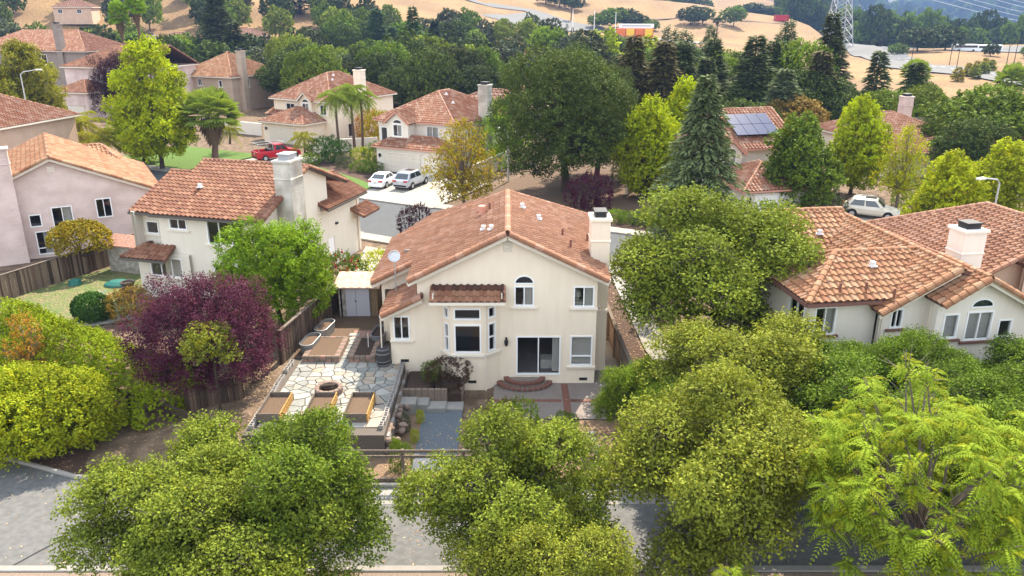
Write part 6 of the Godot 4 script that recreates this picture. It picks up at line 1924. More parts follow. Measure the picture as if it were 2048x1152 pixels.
# ------------------------------------------------------------------ cars
# c: body sections [z, half width, belt height]; the cabin from its own sections [z, half width at roof, roof height]
func car(label: String, category: String, at: Vector3, turn: float, paint: Material, shape := "saloon", group := "") -> Node3D:
	var o := thing("pickup_truck" if shape == "pickup" else "parked_car", label, category, at, turn, group)
	var L2 := 2.28 if shape == "saloon" else 2.38
	var W := 0.9 if shape == "saloon" else 0.95
	var belt := 0.92 if shape == "saloon" else 1.06
	var roof := 1.42 if shape == "saloon" else 1.72
	if shape == "pickup":
		L2 = 2.85; W = 1.0; belt = 1.2; roof = 1.92
	var low := 0.24 if shape == "saloon" else 0.34
	# body: rings front (-z) to back (+z)
	var rings := []
	var prof := [[-L2, 0.72, 0.66], [-L2 + 0.12, 0.9, 0.76], [-L2 + 0.9, 1.0, 0.93], [-L2 + 1.35, 1.0, 1.0], [0.3, 1.0, 1.0], [L2 - 0.75, 1.0, 1.04], [L2 - 0.15, 0.95, 1.02], [L2, 0.86, 0.9]]
	var s := S()
	for p in prof:
		var w: float = W * p[1]
		var t: float = belt * p[2]
		rings.append([Vector3(-w * 0.9, low, p[0]), Vector3(-w, low + 0.16, p[0]), Vector3(-w, t - 0.22, p[0]), Vector3(-w * 0.93, t, p[0]), Vector3(w * 0.93, t, p[0]), Vector3(w, t - 0.22, p[0]), Vector3(w, low + 0.16, p[0]), Vector3(w * 0.9, low, p[0])])
	for k in rings.size() - 1:
		for j in 8:
			if shape == "pickup" and j == 3 and k >= 4 and k < 6: continue
			quad(s, rings[k][j], rings[k][(j + 1) % 8], rings[k + 1][(j + 1) % 8], rings[k + 1][j])
	for e in [0, -1]:
		for j in range(1, 7): tri(s, rings[e][0], rings[e][j], rings[e][j + 1])
	if shape == "pickup":
		box(s, Vector3(0, 0.75, 1.75), Vector3(1.6, 0.05, 1.9)); box(s, Vector3(0.84, 0.95, 1.7), Vector3(0.06, 0.5, 2.0)); box(s, Vector3(-0.84, 0.95, 1.7), Vector3(0.06, 0.5, 2.0)); box(s, Vector3(0, 0.95, 0.72), Vector3(1.7, 0.5, 0.06))
	# cabin pillars and roof
	var cz := [-0.95, -0.2, 0.95, 1.75] if shape == "saloon" else [-1.15, -0.45, 1.55, 2.15]
	if shape == "pickup": cz = [-1.25, -0.6, 0.5, 0.72]
	var a := [Vector3(-W * 0.92, belt - 0.02, cz[0]), Vector3(W * 0.92, belt - 0.02, cz[0]), Vector3(W * 0.92, belt, cz[3]), Vector3(-W * 0.92, belt, cz[3])]
	var b := [Vector3(-W * 0.74, roof - 0.05, cz[1]), Vector3(W * 0.74, roof - 0.05, cz[1]), Vector3(W * 0.74, roof - 0.05, cz[2]), Vector3(-W * 0.74, roof - 0.05, cz[2])]
	for k in 4: quad(s, a[k], a[(k + 1) % 4], b[(k + 1) % 4], b[k])
	var c := [Vector3(-W * 0.6, roof, cz[1] + 0.15), Vector3(W * 0.6, roof, cz[1] + 0.15), Vector3(W * 0.6, roof, cz[2] - 0.15), Vector3(-W * 0.6, roof, cz[2] - 0.15)]
	for k in 4: quad(s, b[k], b[(k + 1) % 4], c[(k + 1) % 4], c[k])
	quad(s, c[0], c[1], c[2], c[3])
	part(o, "body", s, paint)
	# glass, slightly proud of the cabin
	var names := ["windscreen", "side_window", "rear_window", "side_window"]
	for k in 4:
		var a0: Vector3 = a[k]
		var a1: Vector3 = a[(k + 1) % 4]
		var b0: Vector3 = b[k]
		var b1: Vector3 = b[(k + 1) % 4]
		var n := (a1 - a0).cross(b0 - a0).normalized()
		if n.dot((a0 + a1) / 2 - Vector3(0, belt, (cz[0] + cz[3]) / 2)) < 0: n = -n
		var parts := [[0.07, 0.93]] if k % 2 == 0 else [[0.1, 0.46], [0.5, 0.88]]
		for q in parts:
			var g := S()
			var f := func(u, v): return a0.lerp(a1, u).lerp(b0.lerp(b1, u), v) + n * 0.008
			quad(g, f.call(q[0], 0.1), f.call(q[1], 0.1), f.call(q[1], 0.88), f.call(q[0], 0.88))
			part(o, names[k], g, M.glass_dark)
	if shape == "suv":
		var g := S()
		block(g, Vector3(0, roof + 0.006, 0.1), Vector3(W * 1.0, 0.012, 0.9), 0.004); part(o, "sunroof", g, M.glass_dark)
		for x in [-0.66, 0.66]:
			g = S(); bar(g, Vector3(x, roof + 0.06, -0.35), Vector3(x, roof + 0.06, 1.4), 0.04, 0.04); box(g, Vector3(x, roof + 0.02, -0.3), Vector3(0.04, 0.08, 0.06)); box(g, Vector3(x, roof + 0.02, 1.35), Vector3(0.04, 0.08, 0.06)); part(o, "roof_rail", g, M.metal)
	# wheels in dark arches
	var wr := 0.33 if shape == "saloon" else 0.38
	for z in [-L2 + 0.88, L2 - 0.95]:
		for sx in [-1, 1]:
			var ax := Transform3D(Basis(Vector3(0, 0, 1), -PI / 2 * sx), Vector3(sx * (W - 0.2), wr, z))
			var g := S(); lathe(g, [Vector2(0, 0.0), Vector2(wr + 0.05, 0.0), Vector2(wr + 0.05, 0.204), Vector2(0, 0.204)], 16, Transform3D(ax.basis, ax.origin)); part(o, "wheel_arch", g, M.black)
			g = S(); lathe(g, [Vector2(0.2, 0.21), Vector2(wr - 0.02, 0.225), Vector2(wr, 0.18), Vector2(wr, 0.0)], 16, ax)
			var w := part(o, "wheel", g, M.rubber)
			g = S(); lathe(g, [Vector2(0, 0.222), Vector2(0.06, 0.222), Vector2(0.19, 0.212), Vector2(0.22, 0.226)], 10, ax); part(w, "rim", g, M.metal)
	for sx in [-1, 1]:
		var g := S(); block(g, Vector3(sx * W * 0.66, belt * 0.9, L2 - 0.06), Vector3(0.42, 0.16, 0.2), 0.03); part(o, "tail_light", g, M.lamp_red)
		g = S(); block(g, Vector3(sx * W * 0.62, belt * 0.66, -L2 + 0.08), Vector3(0.36, 0.13, 0.2), 0.03); part(o, "headlight", g, M.lamp_clear)
		g = S(); block(g, Vector3(sx * (W + 0.08), belt + 0.06, cz[0] + 0.25), Vector3(0.18, 0.14, 0.1), 0.02); part(o, "mirror", g, paint)
	var g2 := S(); box(g2, Vector3(0, low + 0.14, L2 * 0.985), Vector3(W * 1.5, 0.18, 0.1)); box(g2, Vector3(0, low + 0.1, -L2 * 0.99), Vector3(W * 1.3, 0.16, 0.1)); part(o, "bumper", g2, M.black if shape != "saloon" else paint)
	g2 = S(); box(g2, Vector3(0, belt * 0.74, L2 + 0.004), Vector3(0.34, 0.16, 0.02)); part(o, "number_plate", g2, M.blind)
	if shape == "pickup":
		g2 = S()
		for sx in [-1, 1]:
			bar(g2, Vector3(sx * 0.88, 2.1, 2.7), Vector3(sx * 0.88, 2.1, -0.8), 0.06)
			for z in [2.6, 0.8]: bar(g2, Vector3(sx * 0.88, 1.15, z), Vector3(sx * 0.88, 2.1, z), 0.06)
		for z in [2.6, 0.8, -0.6]: bar(g2, Vector3(-0.88, 2.1, z), Vector3(0.88, 2.1, z), 0.06)
		part(o, "ladder_rack", g2, M.metal)
		g2 = S(); block(g2, Vector3(0, 1.2, 0.95), Vector3(1.5, 0.36, 0.4), 0.03); part(o, "tool_box", g2, M.black)
	return o

func gloss(r: float, g: float, b: float, metal := 0.0) -> StandardMaterial3D:
	var m := mat(lin(r, g, b), 0.3)
	m.metallic = metal
	m.clearcoat_enabled = true
	m.clearcoat = 1.0
	m.clearcoat_roughness = 0.05
	return m

func cars() -> void:
	var wh := gloss(0.8, 0.8, 0.8)
	var silver := gloss(0.42, 0.45, 0.5, 0.3)
	car("white saloon car on the driveway of the white house, left of the silver one", "car", Vector3(-13.4, 0.125, -82.4), -16, wh)
	car("silver sport utility car with a dark sunroof beside the white saloon", "car", Vector3(-10.5, 0.125, -81.8), -22, silver, "suv")
	car("red pickup truck with a metal ladder rack on the drive of the beige house", "pickup truck", Vector3(-28.9, 0.125, -97.6), -50, M.red_paint, "pickup")
	car("dark grey car at the kerb, roof showing behind the tall stained chimney", "car", Vector3(-19.4, 0.0, -79.8), 60, gloss(0.05, 0.055, 0.07), "suv")
	car("dark blue car parked behind the roof of the pink house", "car", Vector3(-44.5, 0.0, -86), 62, gloss(0.03, 0.05, 0.12))
	car("white and beige sport utility car beside a tree trunk at the right", "car", Vector3(32.0, 0.05, -69.2), -118, gloss(0.68, 0.62, 0.52), "suv")
	car("pale blue car half hidden by the lime tree at the right", "car", Vector3(31.5, 0.0, -61.0), -70, gloss(0.33, 0.42, 0.5))
	car("white car mostly hidden behind the orange roof ridge", "car", Vector3(24.2, 0.05, -63.6), -100, wh)

# ------------------------------------------------------------------ planting
func compound_tree() -> void:
	# bunches of long drooping leaves with paired leaflets at the ends of pale limbs
	var r := RandomNumberGenerator.new()
	r.seed = 5
	var tips := round_blobs(170, Vector3(0, 5.3, 0), 3.5, 2.6, 165, 0.7, -0.7, 0.28)
	tips.pop_back()
	var v := PackedVector3Array()
	var c := PackedColorArray()
	var ix := PackedInt32Array()
	for t in tips:
		for k in 15:
			var a := TAU * (k + r.randf()) / 15
			var el := r.randf_range(-0.1, 0.9)
			var d := Vector3(cos(a), 0, sin(a))
			var s2 := Vector3(-d.z, 0, d.x)
			var o: Vector3 = t[0] + ball_dir(r) * 0.18
			var len := r.randf_range(0.35, 0.8)
			var q := r.randf_range(0.7, 1.0)
			var tint := Color(q, q, q) * (Color(1.0, 0.82, 0.45) if r.randf() < 0.25 else Color.WHITE)
			for j in 10:
				var u := (j + 0.6) / 10.0
				var pos := o + d * len * u * cos(el * (1 - u * 0.5)) + Vector3(0, len * (sin(el) * u - 0.85 * u * u), 0)
				var tang := (d * cos(el) + Vector3(0, sin(el) - 1.7 * u, 0)).normalized()
				for sg in [-1.0, 1.0]:
					var ray: Vector3 = (s2 * sg * 0.9 + tang * 0.35 + Vector3(0, -0.3 + r.randf_range(-0.15, 0.15), 0)).normalized()
					var ln := 0.155 * sin(PI * (0.2 + 0.72 * u))
					var side := tang * 0.027
					var i := v.size()
					v.append(pos); v.append(pos + ray * ln * 0.45 + side); v.append(pos + ray * ln); v.append(pos + ray * ln * 0.45 - side)
					var f := r.randf_range(0.85, 1.0)
					for z in 4: c.append(Color(tint.r * f, tint.g * f, tint.b * f))
					for z in [0, 1, 2, 0, 2, 3]: ix.append(i + z)
	var m := arr(v, c, ix)
	kind("compound", m, trunk(tips, 3.3, 0.13, 171, 0.25, 46, 7, true), L.leaflet, M.bark_pale)

func hedge_mesh(a: Vector3, b: Vector3, n: int, r: float, y: float, twigs: int, sd: int) -> ArrayMesh:
	var rr := RandomNumberGenerator.new()
	rr.seed = sd
	var bl := []
	for k in n:
		var p := a.lerp(b, (k + 0.5) / n)
		for q in 3:
			bl.append([p + Vector3(rr.randf_range(-0.2, 0.2), y * (0.35 + 0.5 * (q % 2)), (q - 1) * r * 0.75 + rr.randf_range(-0.15, 0.15)), r * rr.randf_range(0.75, 0.95)])
	return foliage(bl, twigs, 8, 0.16, 0.10, 0.065, sd + 1, {"yellow": 0.25, "up": 0.3})

func flowers_on(o: Node3D, k: float, n: int, leaf: Material) -> void:
	part(o, "flowers", foliage(round_blobs(180, Vector3(0, 0.6, 0), 1.0 * k, 0.62 * k, 16, 0.42, -0.2, 0.15), n, 4, 0.06, 0.09, 0.09, 181, {"yellow": 0.1}), leaf)

func planting() -> void:
	var g := "olive-green trees along the lane"
	for q in [
		[-10.0, -21.0, 1.0, 0.87, 0, 0, "olive-green tree over the lane at the lower left, its left edge above the cracked asphalt", "olive"],
		[-6.9, -21.2, 0.98, 0.93, 1, 40, "olive-green tree in front of the raised beds, left of the rail fence post", "green2"],
		[-7.9, -19.0, 1.0, 0.84, 2, 200, "lower olive-green tree at the bottom edge between the two left ones", "olive"],
		[0.1, -20.9, 0.98, 0.93, 1, 130, "olive-green tree below the bay window, at the bottom centre", "olive"],
		[1.0, -18.4, 0.8, 0.76, 0, 250, "pale green tree at the bottom edge, right of centre", "olive2"],
		[6.4, -21.8, 1.18, 1.08, 2, 75, "tall yellow-green tree over the lane to the right of the back patio", "olive2"],
		[9.6, -28.6, 1.25, 1.0, 0, 310, "yellow-green tree beyond the board fence, behind the tall one by the lane", "olive2"],
		[12.9, -25.4, 1.05, 0.9, 1, 222, "shaded tree behind the feather-leaved tree, over the right end of the lane", "green"],
		[17.6, -24.6, 1.1, 0.95, 2, 20, "shaded tree at the right edge behind the feather-leaved tree", "green"],
		[24.5, -20.5, 1.1, 1.0, 0, 70, "olive-green tree by the lane outside the right edge, the nearer one", "olive"],
		[27.5, -28.5, 1.1, 1.0, 1, 10, "olive-green tree by the lane outside the right edge, the farther one", "green2"],
		[7.9, -27.2, 0.82, 0.76, 1, 12, "smaller leafy tree at the near end of the board fence", "green2"]]:
		plant("lane_tree", "near%d" % q[4], Vector3(q[0], 0, q[1]), Vector3(q[2], q[3], q[2]), q[5], q[6], "tree", g, {"olive": L.olive, "olive2": L.olive2, "green2": L.green2, "green": L.green}[q[7]])
	plant("oak_tree", "near2", Vector3(10.2, 0, -38.4), Vector3(1.72, 1.42, 1.72), 150, "big olive tree between the garden walk and the orange-roofed house", "tree", "", L.olive)
	plant("young_tree", "near0", Vector3(5.5, 0, -29.9), Vector3(0.6, 0.62, 0.6), 90, "small bright tree at the corner of the back patio by the board fence", "tree", "", L.fresh2)
	for q in [[11.6, -29.2, 0.84, 0.78, 1, 20, "leftmost"], [13.7, -28.4, 0.7, 0.62, 0, 100, "second from the left"], [14.9, -29.4, 0.72, 0.8, 2, 280, "third from the left"], [16.5, -29.2, 0.8, 0.86, 2, 200, "tallest, before the small window"], [19.2, -28.8, 0.8, 0.72, 1, 300, "under the arched window"], [22.0, -29.0, 0.95, 0.8, 0, 30, "rightmost"]]:
		plant("screen_tree", "near%d" % q[4], Vector3(q[0], 0, q[1]), Vector3(q[2], q[3], q[2]), q[5], "dark green tree in the row before the orange-roofed house, " + q[6], "tree", "screen trees before the right house", L.green)
	compound_tree()
	more_kinds()
	plant("feather_leaved_tree", "compound", Vector3(11.4, 0, -19.2), Vector3(1.0, 1.0, 1.0), 0, "lime tree with drooping paired leaflets and pale limbs at the lower right corner", "tree")
	plant("feather_leaved_tree", "compound", Vector3(16.4, 0, -17.8), Vector3(0.85, 0.82, 0.85), 140, "second feather-leaved lime tree cut by the lower right corner", "tree")
	plant("feather_leaved_tree", "compound", Vector3(6.0, 0, -16.4), Vector3(0.42, 0.52, 0.42), 60, "tip of a young feather-leaved tree at the bottom edge right of centre", "tree")
	# left side
	plant("purple_plum", "plum", Vector3(-14.1, 0.2, -33.6), Vector3(0.92, 0.94, 0.92), 0, "large purple-leaved plum tree in front of the grey house", "tree")
	plant("bay_tree", "laurel", Vector3(-12.9, 0.9, -41.2), Vector3(1.0, 0.95, 1.0), 0, "bright green tree rising beside the dark fence, right of the purple plum", "tree")
	plant("leafy_shrub", "bigbush", Vector3(-19.9, 0.0, -30.2), Vector3(1.12, 0.98, 1.05), 0, "large yellow-green shrub above the mulch at the far left kerb", "shrub", "", L.shrub)
	plant("leafy_shrub", "bigbush", Vector3(-23.6, 0.0, -31.2), Vector3(0.95, 0.85, 0.95), 130, "yellow-green shrub cut by the left edge of the photo", "shrub", "", L.hedge)
	plant("amber_shrub", "wisp", Vector3(-24.0, 0.0, -36.2), Vector3(1.0, 1.1, 1.0), 210, "orange-leaved shrub at the left edge behind the hedge", "shrub", "", L.amber)
	var hg := thing("hedge", "broad bright hedge running from the left edge to the purple plum", "hedge", Vector3(-21.2, 0, -36.4))
	part(hg, "foliage", hedge_mesh(Vector3(-6.8, 0, -4.4), Vector3(6.2, 0, 4.4), 18, 1.3, 2.0, 12000, 190), L.hedge)
	plant("small_tree", "sapling", Vector3(-12.9, 0.4, -31.3), Vector3(1.0, 0.92, 1.0), 0, "yellow-green sapling growing up through the purple plum", "tree", "", L.olive2)
	plant("clipped_bush", "clipped", Vector3(-25.2, 0, -44.6), Vector3(1.35, 1.45, 1.2), 0, "clipped round dark green bush at the edge of the patchy lawn", "shrub")
	plant("maple_shrub", "bush", Vector3(-22.9, 0, -44.6), Vector3(1.15, 1.5, 1.15), 0, "bronze and green shrub between the clipped bush and the purple plum", "shrub", "", L.brown)
	var tb := [[Vector3(0, 2.35, 0), 1.3]]
	for k in 22: tb.append([Vector3(cos(k * 2.4) * 1.65 * sqrt((k + 1) / 22.0), 2.35 + 0.75 * (1 - (k + 1) / 22.0) - (0.3 if k > 14 else 0.0), sin(k * 2.4) * 1.65 * sqrt((k + 1) / 22.0)), 0.72])
	kind("dome", foliage(tb, 3000, 8, 0.1, 0.12, 0.08, 195, {"yellow": 0.4, "ycol": Color(1.0, 0.7, 0.35), "up": 0.5, "low": -0.35}), trunk(tb, 1.2, 0.16, 196, 0.1, 6), L.gold, M.bark)
	plant("domed_tree", "dome", Vector3(-30.3, 0, -53.6), Vector3.ONE, 0, "yellow dome-clipped small tree in front of the pink house", "tree")
	# shrubs round the middle house
	var ol := plant("oleander", "bush", Vector3(-10.6, 1.0, -46.2), Vector3(1.5, 1.9, 1.3), 0, "red-flowering oleander behind the weathered shed", "shrub", "", L.green)
	flowers_on(ol, 1.0, 90, L.flower)
	for q in [[-8.6, 1.0, -49.8, 1.3, 1.3, "lime2", "yellow-green bush behind the oleander beside the cream house"], [-6.6, 1.1, -41.0, 0.5, 1.5, "green", "thin climbing plant between the shed and the cream house"], [-7.8, 0.0, -62.5, 1.3, 2.0, "plum2", "dark red shrub at the street behind the left roof edge"],
		[-3.1, 0.65, -34.8, 1.0, 0.9, "twig", "dry brown shrub below the bay window"], [-3.9, 0.75, -34.9, 0.45, 0.7, "green", "small green succulent bush left of the dry shrub"],
		[-0.4, 0.0, -30.8, 0.75, 1.2, "gold_green", "yellow-green shrub at the left edge of the back patio"], [0.45, 0.0, -30.5, 0.7, 1.38, "green", "green shrub at the near edge of the back patio"], [2.4, 0.0, -31.4, 0.5, 0.6, "green", "low sprig on the patio's near edge"],
		[-4.7, 0.0, -31.0, 0.2, 0.75, "grey", "spindly grey plant on the bare strip, farther one"], [-4.9, 0.0, -29.2, 0.22, 0.6, "fresh", "spindly plant on the bare strip, nearer one"], [-4.15, 0.0, -31.9, 0.18, 0.5, "lime2", "yellowing plant at the top corner of the blue gravel"], [-4.2, 0.0, -30.2, 0.18, 0.5, "lime2", "yellowing plant along the left edge of the gravel"], [-4.5, 0.0, -28.0, 0.45, 1.0, "green", "dark bush behind the rail fence post"],
		[9.4, 0.05, -53.5, 1.0, 0.9, "gold", "straw-coloured grass clump at the far end of the garden walk"], [9.2, 0.05, -51.6, 0.8, 0.8, "brown", "bronze shrub beside the garden walk"], [8.9, 0.05, -44.5, 1.2, 2.2, "deep", "dark bush hanging over the garden walk"], [9.3, 0.05, -34.6, 1.6, 2.6, "deep", "dark green bush at the near end of the garden walk"]]:
		plant("garden_shrub", "bush", Vector3(q[0], q[1], q[2]), Vector3(q[3], q[4], q[3]), q[0] * 50, q[6], "shrub", "", L[q[5]])
	# street trees and front gardens
	plant("street_tree", "sparse", Vector3(-4.3, 0, -69.6), Vector3(1.08, 1.05, 1.08), 0, "thin yellow street tree right behind the middle roof", "tree")
	plant("oak_tree", "oak", Vector3(5.4, 0, -79.5), Vector3(1.12, 0.94, 1.1), 0, "huge dark evergreen oak on the dry slope behind the street", "tree")
	plant("oak_tree", "oak", Vector3(9.5, 0, -88), Vector3(0.7, 0.8, 0.7), 100, "second dark oak close behind the huge one", "tree")
	plant("purple_bush", "bush", Vector3(7.2, 0, -72.0), Vector3(1.9, 2.5, 1.6), 0, "purple bush at the street beyond the middle roof's right side", "shrub", "", L.plum)
	for k in 6: plant("verge_shrub", "bush", Vector3(9.0 + k * 1.1, 0.1, -67.2 + k * 0.55), Vector3(0.9, 0.8, 0.8), k * 60, "low green shrubs along the kerb beyond the chimney", "shrub", "low shrubs along the kerb", [L.fresh, L.green, L.box][k % 3])
	for q in [[13.2, -76.5, 1.15, 1.16, 0, "left of the cedar, in front"], [17.6, -82, 1.2, 1.3, 1, "behind the cedar"]]:
		plant("lime_tree", "cone%d" % q[4], Vector3(q[0], 0, q[1]), Vector3(q[2], q[3], q[2]), q[0] * 30, "bright lime street tree " + q[5], "tree", "lime trees by the cedar", L.lime)
	plant("cedar_tree", "cedar", Vector3(14.7, 0, -61.5), Vector3(0.98, 1.02, 0.98), 0, "grey-green cedar with drooping boughs right of the dark oak", "tree")
	for q in [[25.4, -70.5, 1.2, 1.06, 1, "lime_dark", "dense green street tree above the white garage"], [34.0, -78.5, 1.1, 1.14, 0, "lime", "tall lime street tree behind the beige car"], [33.0, -59.2, 0.92, 0.9, 0, "lime2", "rounded lime tree hiding the pale blue car"], [42.5, -68, 1.0, 0.84, 1, "lime2", "lime tree at the right edge by the street lamp"]]:
		plant("lime_tree", "cone%d" % q[4], Vector3(q[0], 0, q[1]), Vector3(q[2], q[3], q[2]), q[0] * 30, q[6], "tree", "lime trees of the right street", L[q[5]])
	plant("street_tree", "sparse", Vector3(35.4, 0, -71.5), Vector3(0.8, 0.95, 0.8), 70, "thin pale yellow tree between the two lime trees at the right", "tree", "", L.lime2)
	plant("broad_tree", "round0", Vector3(53, 0, -90), Vector3(1.55, 1.18, 1.55), 0, "broad green tree at the right edge above the lime trees", "tree", "", L.green2)
	plant("broad_tree", "round1", Vector3(67, 0, -98), Vector3(1.5, 1.05, 1.5), 0, "second broad green tree cut by the right edge", "tree", "", L.green2)
	plant("broad_tree", "round2", Vector3(47, 0, -82), Vector3(0.95, 0.85, 0.95), 0, "dark green tree with drooping twigs above the pale house at the right", "tree", "", L.deep)
	plant("golden_tree", "round1", Vector3(36.8, 0, -106), Vector3(1.2, 0.82, 1.2), 0, "rounded golden-brown tree above the solar roof", "tree", "", L.brown)
	plant("fan_palm", "skirted", Vector3(64, 8.0, -130), Vector3(1.15, 1.0, 1.15), 0, "fan palm with a thick skirt of dead fronds at the right", "palm")
	plant("fan_palm", "fan", Vector3(80, 6.4, -131), Vector3(1.2, 1.4, 1.2), 0, "fan palm behind the broad tree at the right edge", "palm")
	plant("street_tree", "limebig", Vector3(-65.5, 0, -110), Vector3(0.98, 0.93, 0.98), 200, "big olive-yellow tree at the left edge above the pink house", "tree", "", L.olive_gold)
	plant("street_tree", "round2", Vector3(-71, 0, -116), Vector3(1.0, 1.2, 1.0), 0, "darker tree behind the olive-yellow one at the left edge", "tree", "", L.olive2)
	plant("lime_tree", "limebig", Vector3(-40.5, 0, -91.5), Vector3(1.0, 1.0, 1.0), 30, "tallest bright lime tree, left of the fan palm", "tree", "", L.lime)
	plant("lime_tree", "cone1", Vector3(-44.6, 0, -96), Vector3(1.0, 1.1, 1.0), 80, "lower lime tree in front of the tallest one, toward the left", "tree", "", L.lime2)
	plant("purple_plum", "plum", Vector3(-58.5, 1.2, -122), Vector3(1.2, 1.55, 1.2), 40, "dark purple tree before the long brown roof", "tree", "", L.plum2)
	plant("fan_palm", "fan", Vector3(-34.6, 6.2, -92.5), Vector3(1.75, 1.4, 1.75), 0, "broad fan palm behind the grey-beige roof", "palm")
	for q in [[-21.6, 7.6, -99.5], [-20.0, 8.3, -101], [-19.0, 7.4, -101.6]]:
		plant("feather_palm", "queen", Vector3(q[0], q[1], q[2]), Vector3(0.95, 1.0, 0.95), q[0] * 77, ["tallest", "left", "right"][0 if q[1] > 8 else (1 if q[0] < -21 else 2)] + " of the three slim palms before the beige house", "palm", "three slim palms", L.palm)
	for q in [[-25.4, 2.8, -97.5, 0.9, "small yellow-green palm beside the red pickup"], [-51, 5.0, -95, 1.6, "yellowing palm at the left, below the olive-yellow tree"], [-47.3, 3.6, -91.5, 1.3, "lower yellowing palm in front of the left street"], [-36, 3.2, -102, 0.9, "small yellow palm on the lawn left of the pickup"]]:
		plant("feather_palm", "queenlow", Vector3(q[0], q[1], q[2]), Vector3.ONE * q[3], q[0] * 31, q[4], "palm", "", L.palm_yellow)
	for q in [[-22.7, -96.5, 2.0, 2.2, "box", "clipped hedge block right of the red pickup"], [-21.0, -95.8, 1.6, 1.9, "box", "second clipped hedge block, nearer the palms"], [-24.0, -94.0, 1.2, 1.0, "fresh", "low bush in front of the clipped hedge"], [-19.4, -92.0, 1.1, 1.1, "grey", "rounded grey bush in the front bed"], [-17.2, -90.2, 1.3, 0.9, "green", "low green mound by the steps, left one"], [-15.8, -89.2, 1.3, 0.9, "green", "low green mound by the steps, right one"], [-15.9, -93.5, 1.5, 2.1, "green", "tall bush at the left corner of the white house"], [-18.0, -95.5, 1.2, 1.4, "lime2", "light bush between the palms and the white house"],
		[-1.6, -92, 2.8, 4.6, "fresh", "leafy green bushes at the right side of the white house"], [-0.6, -97, 3.0, 5.6, "fresh", "taller leafy bush behind the right side of the white house"], [-17.5, -108, 2.6, 3.4, "gold", "golden bush between the beige and white houses"], [-19.5, -113, 2.4, 3.0, "amber", "orange bush farther back between the beige and white houses"], [30, -76, 1.5, 1.5, "box", "bush left of the garage door behind the beige car"], [37.5, -73.5, 1.6, 1.6, "fresh", "bright bush right of the beige car"], [27.8, -70.6, 2.3, 1.3, "dark", "dark clipped hedge left of the beige car"], [12.0, -84, 1.3, 2.0, "green", "dark bush at the cream wall on the slope"]]:
		plant("garden_shrub", "bush", Vector3(q[0], 0.05, q[1]), Vector3(q[2], q[3], q[2] * 0.9), q[0] * 50, q[4 + 1], "shrub", "", L[q[4]])
	# conifers and others in the dark belt on the right
	for q in [["fir0", 33.8, -115, 1.55, 1.0, "fir", "broad dark fir right of the huge oak"], ["pine", 45, -136, 1.2, 1.12, "pine", "tall pine right of the broad fir"], ["fir0", 47.5, -124, 1.25, 1.2, "fir2", "tallest redwood in front of the lattice tower"], ["fir1", 53, -119, 1.2, 0.85, "fir", "shorter dark fir right of the redwood"], ["pine", 24.2, -128, 1.35, 1.05, "pine", "spreading pine above the cedar's tip"], ["fir1", 16.6, -112, 1.35, 1.02, "brownfir", "brownish cypress behind the huge oak, left one"], ["fir1", 20.3, -110, 1.5, 0.98, "brownfir", "brownish cypress behind the huge oak, right one"], ["pine", 34, -142, 1.1, 1.04, "pine", "slim pine between the spreading pine and the broad fir"], ["fir1", 60, -122, 1.3, 0.72, "fir", "low fir left of the skirted palm"], ["fir1", 27.5, -116, 1.2, 0.8, "fir", "dark fir between the brown cypresses and the broad fir"],
		["fir0", 29.5, -121, 1.3, 0.95, "fir", "dark fir just left of the broad fir, farther back"], ["fir0", 38.5, -122, 1.35, 0.93, "fir", "dark fir close behind the broad fir"], ["pine", 41, -126, 1.2, 0.9, "pine", "pine in the gap before the redwood"], ["fir1", 44, -117, 1.5, 0.86, "brownfir", "brown-green fir in front of the redwood"], ["fir0", 50, -128, 1.3, 0.95, "fir2", "mossy fir right behind the redwood"], ["pine", 28, -134, 1.3, 1.0, "pine", "pine right of the spreading pine"], ["fir1", 24, -116, 1.6, 0.95, "fir", "dark fir behind the cedar, left side"], ["fir0", 36, -108, 1.3, 0.72, "cedar", "grey-green young cedar in front of the broad fir"], ["fir0", -22.5, -190, 1.25, 1.25, "pine", "tall dark conifer above the white house"], ["fir0", -19, -205, 1.2, 1.05, "blue", "bluish conifer right of the tall dark one"], ["fir1", -38, -236, 1.8, 1.2, "pine", "dark conifer below the hilltop road, left"], ["fir1", -33, -230, 1.4, 0.9, "pine", "smaller dark conifer below the hilltop road, right"], ["fir0", -72, -205, 2.2, 1.45, "fir2", "big drooping cypress at the upper left of centre"], ["fir0", -65, -195, 1.7, 1.0, "fir2", "lower drooping cypress behind the tan house"], ["fir0", -83, -330, 2.6, 1.5, "dark", "dark tree below the left dry slope"]]:
		plant("conifer", q[0], at_ground(q[1], q[2]), Vector3(q[3], q[4], q[3]), q[1] * 13, q[6], "tree", "", L[q[5]])
	for k in 9:
		var x: float = [11.5, 13, 14.4, 17.2, 19, 20.4, -19, -17.6, -16.4][k]
		plant("pencil_cypress", "cypress", at_ground(x, -262 + (62 if k > 5 else 0)), Vector3(1.1, 1.15 - 0.1 * (k % 3), 1.1), k * 40, "dark pencil cypress in the belt of trees below the dry hills", "tree", "pencil cypresses")
	for q in [[13, -232, 1.9, 1.05, "lime"], [22, -222, 2.0, 1.2, "lime"], [25.5, -218, 1.7, 1.3, "lime"], [34, -205, 2.2, 1.15, "lime2"], [-17, -150, 1.7, 0.82, "lime"], [0.5, -240, 1.6, 0.8, "lime2"]]:
		plant("lime_tree", "farcone", at_ground(q[0], q[1]), Vector3(q[2], q[3], q[2]), q[0] * 20, "bright lime tree standing out of the dark belt " + ("behind the white house" if q[0] < -5 else "below the dry hills"), "tree", "lime trees in the dark belt", L[q[4]])
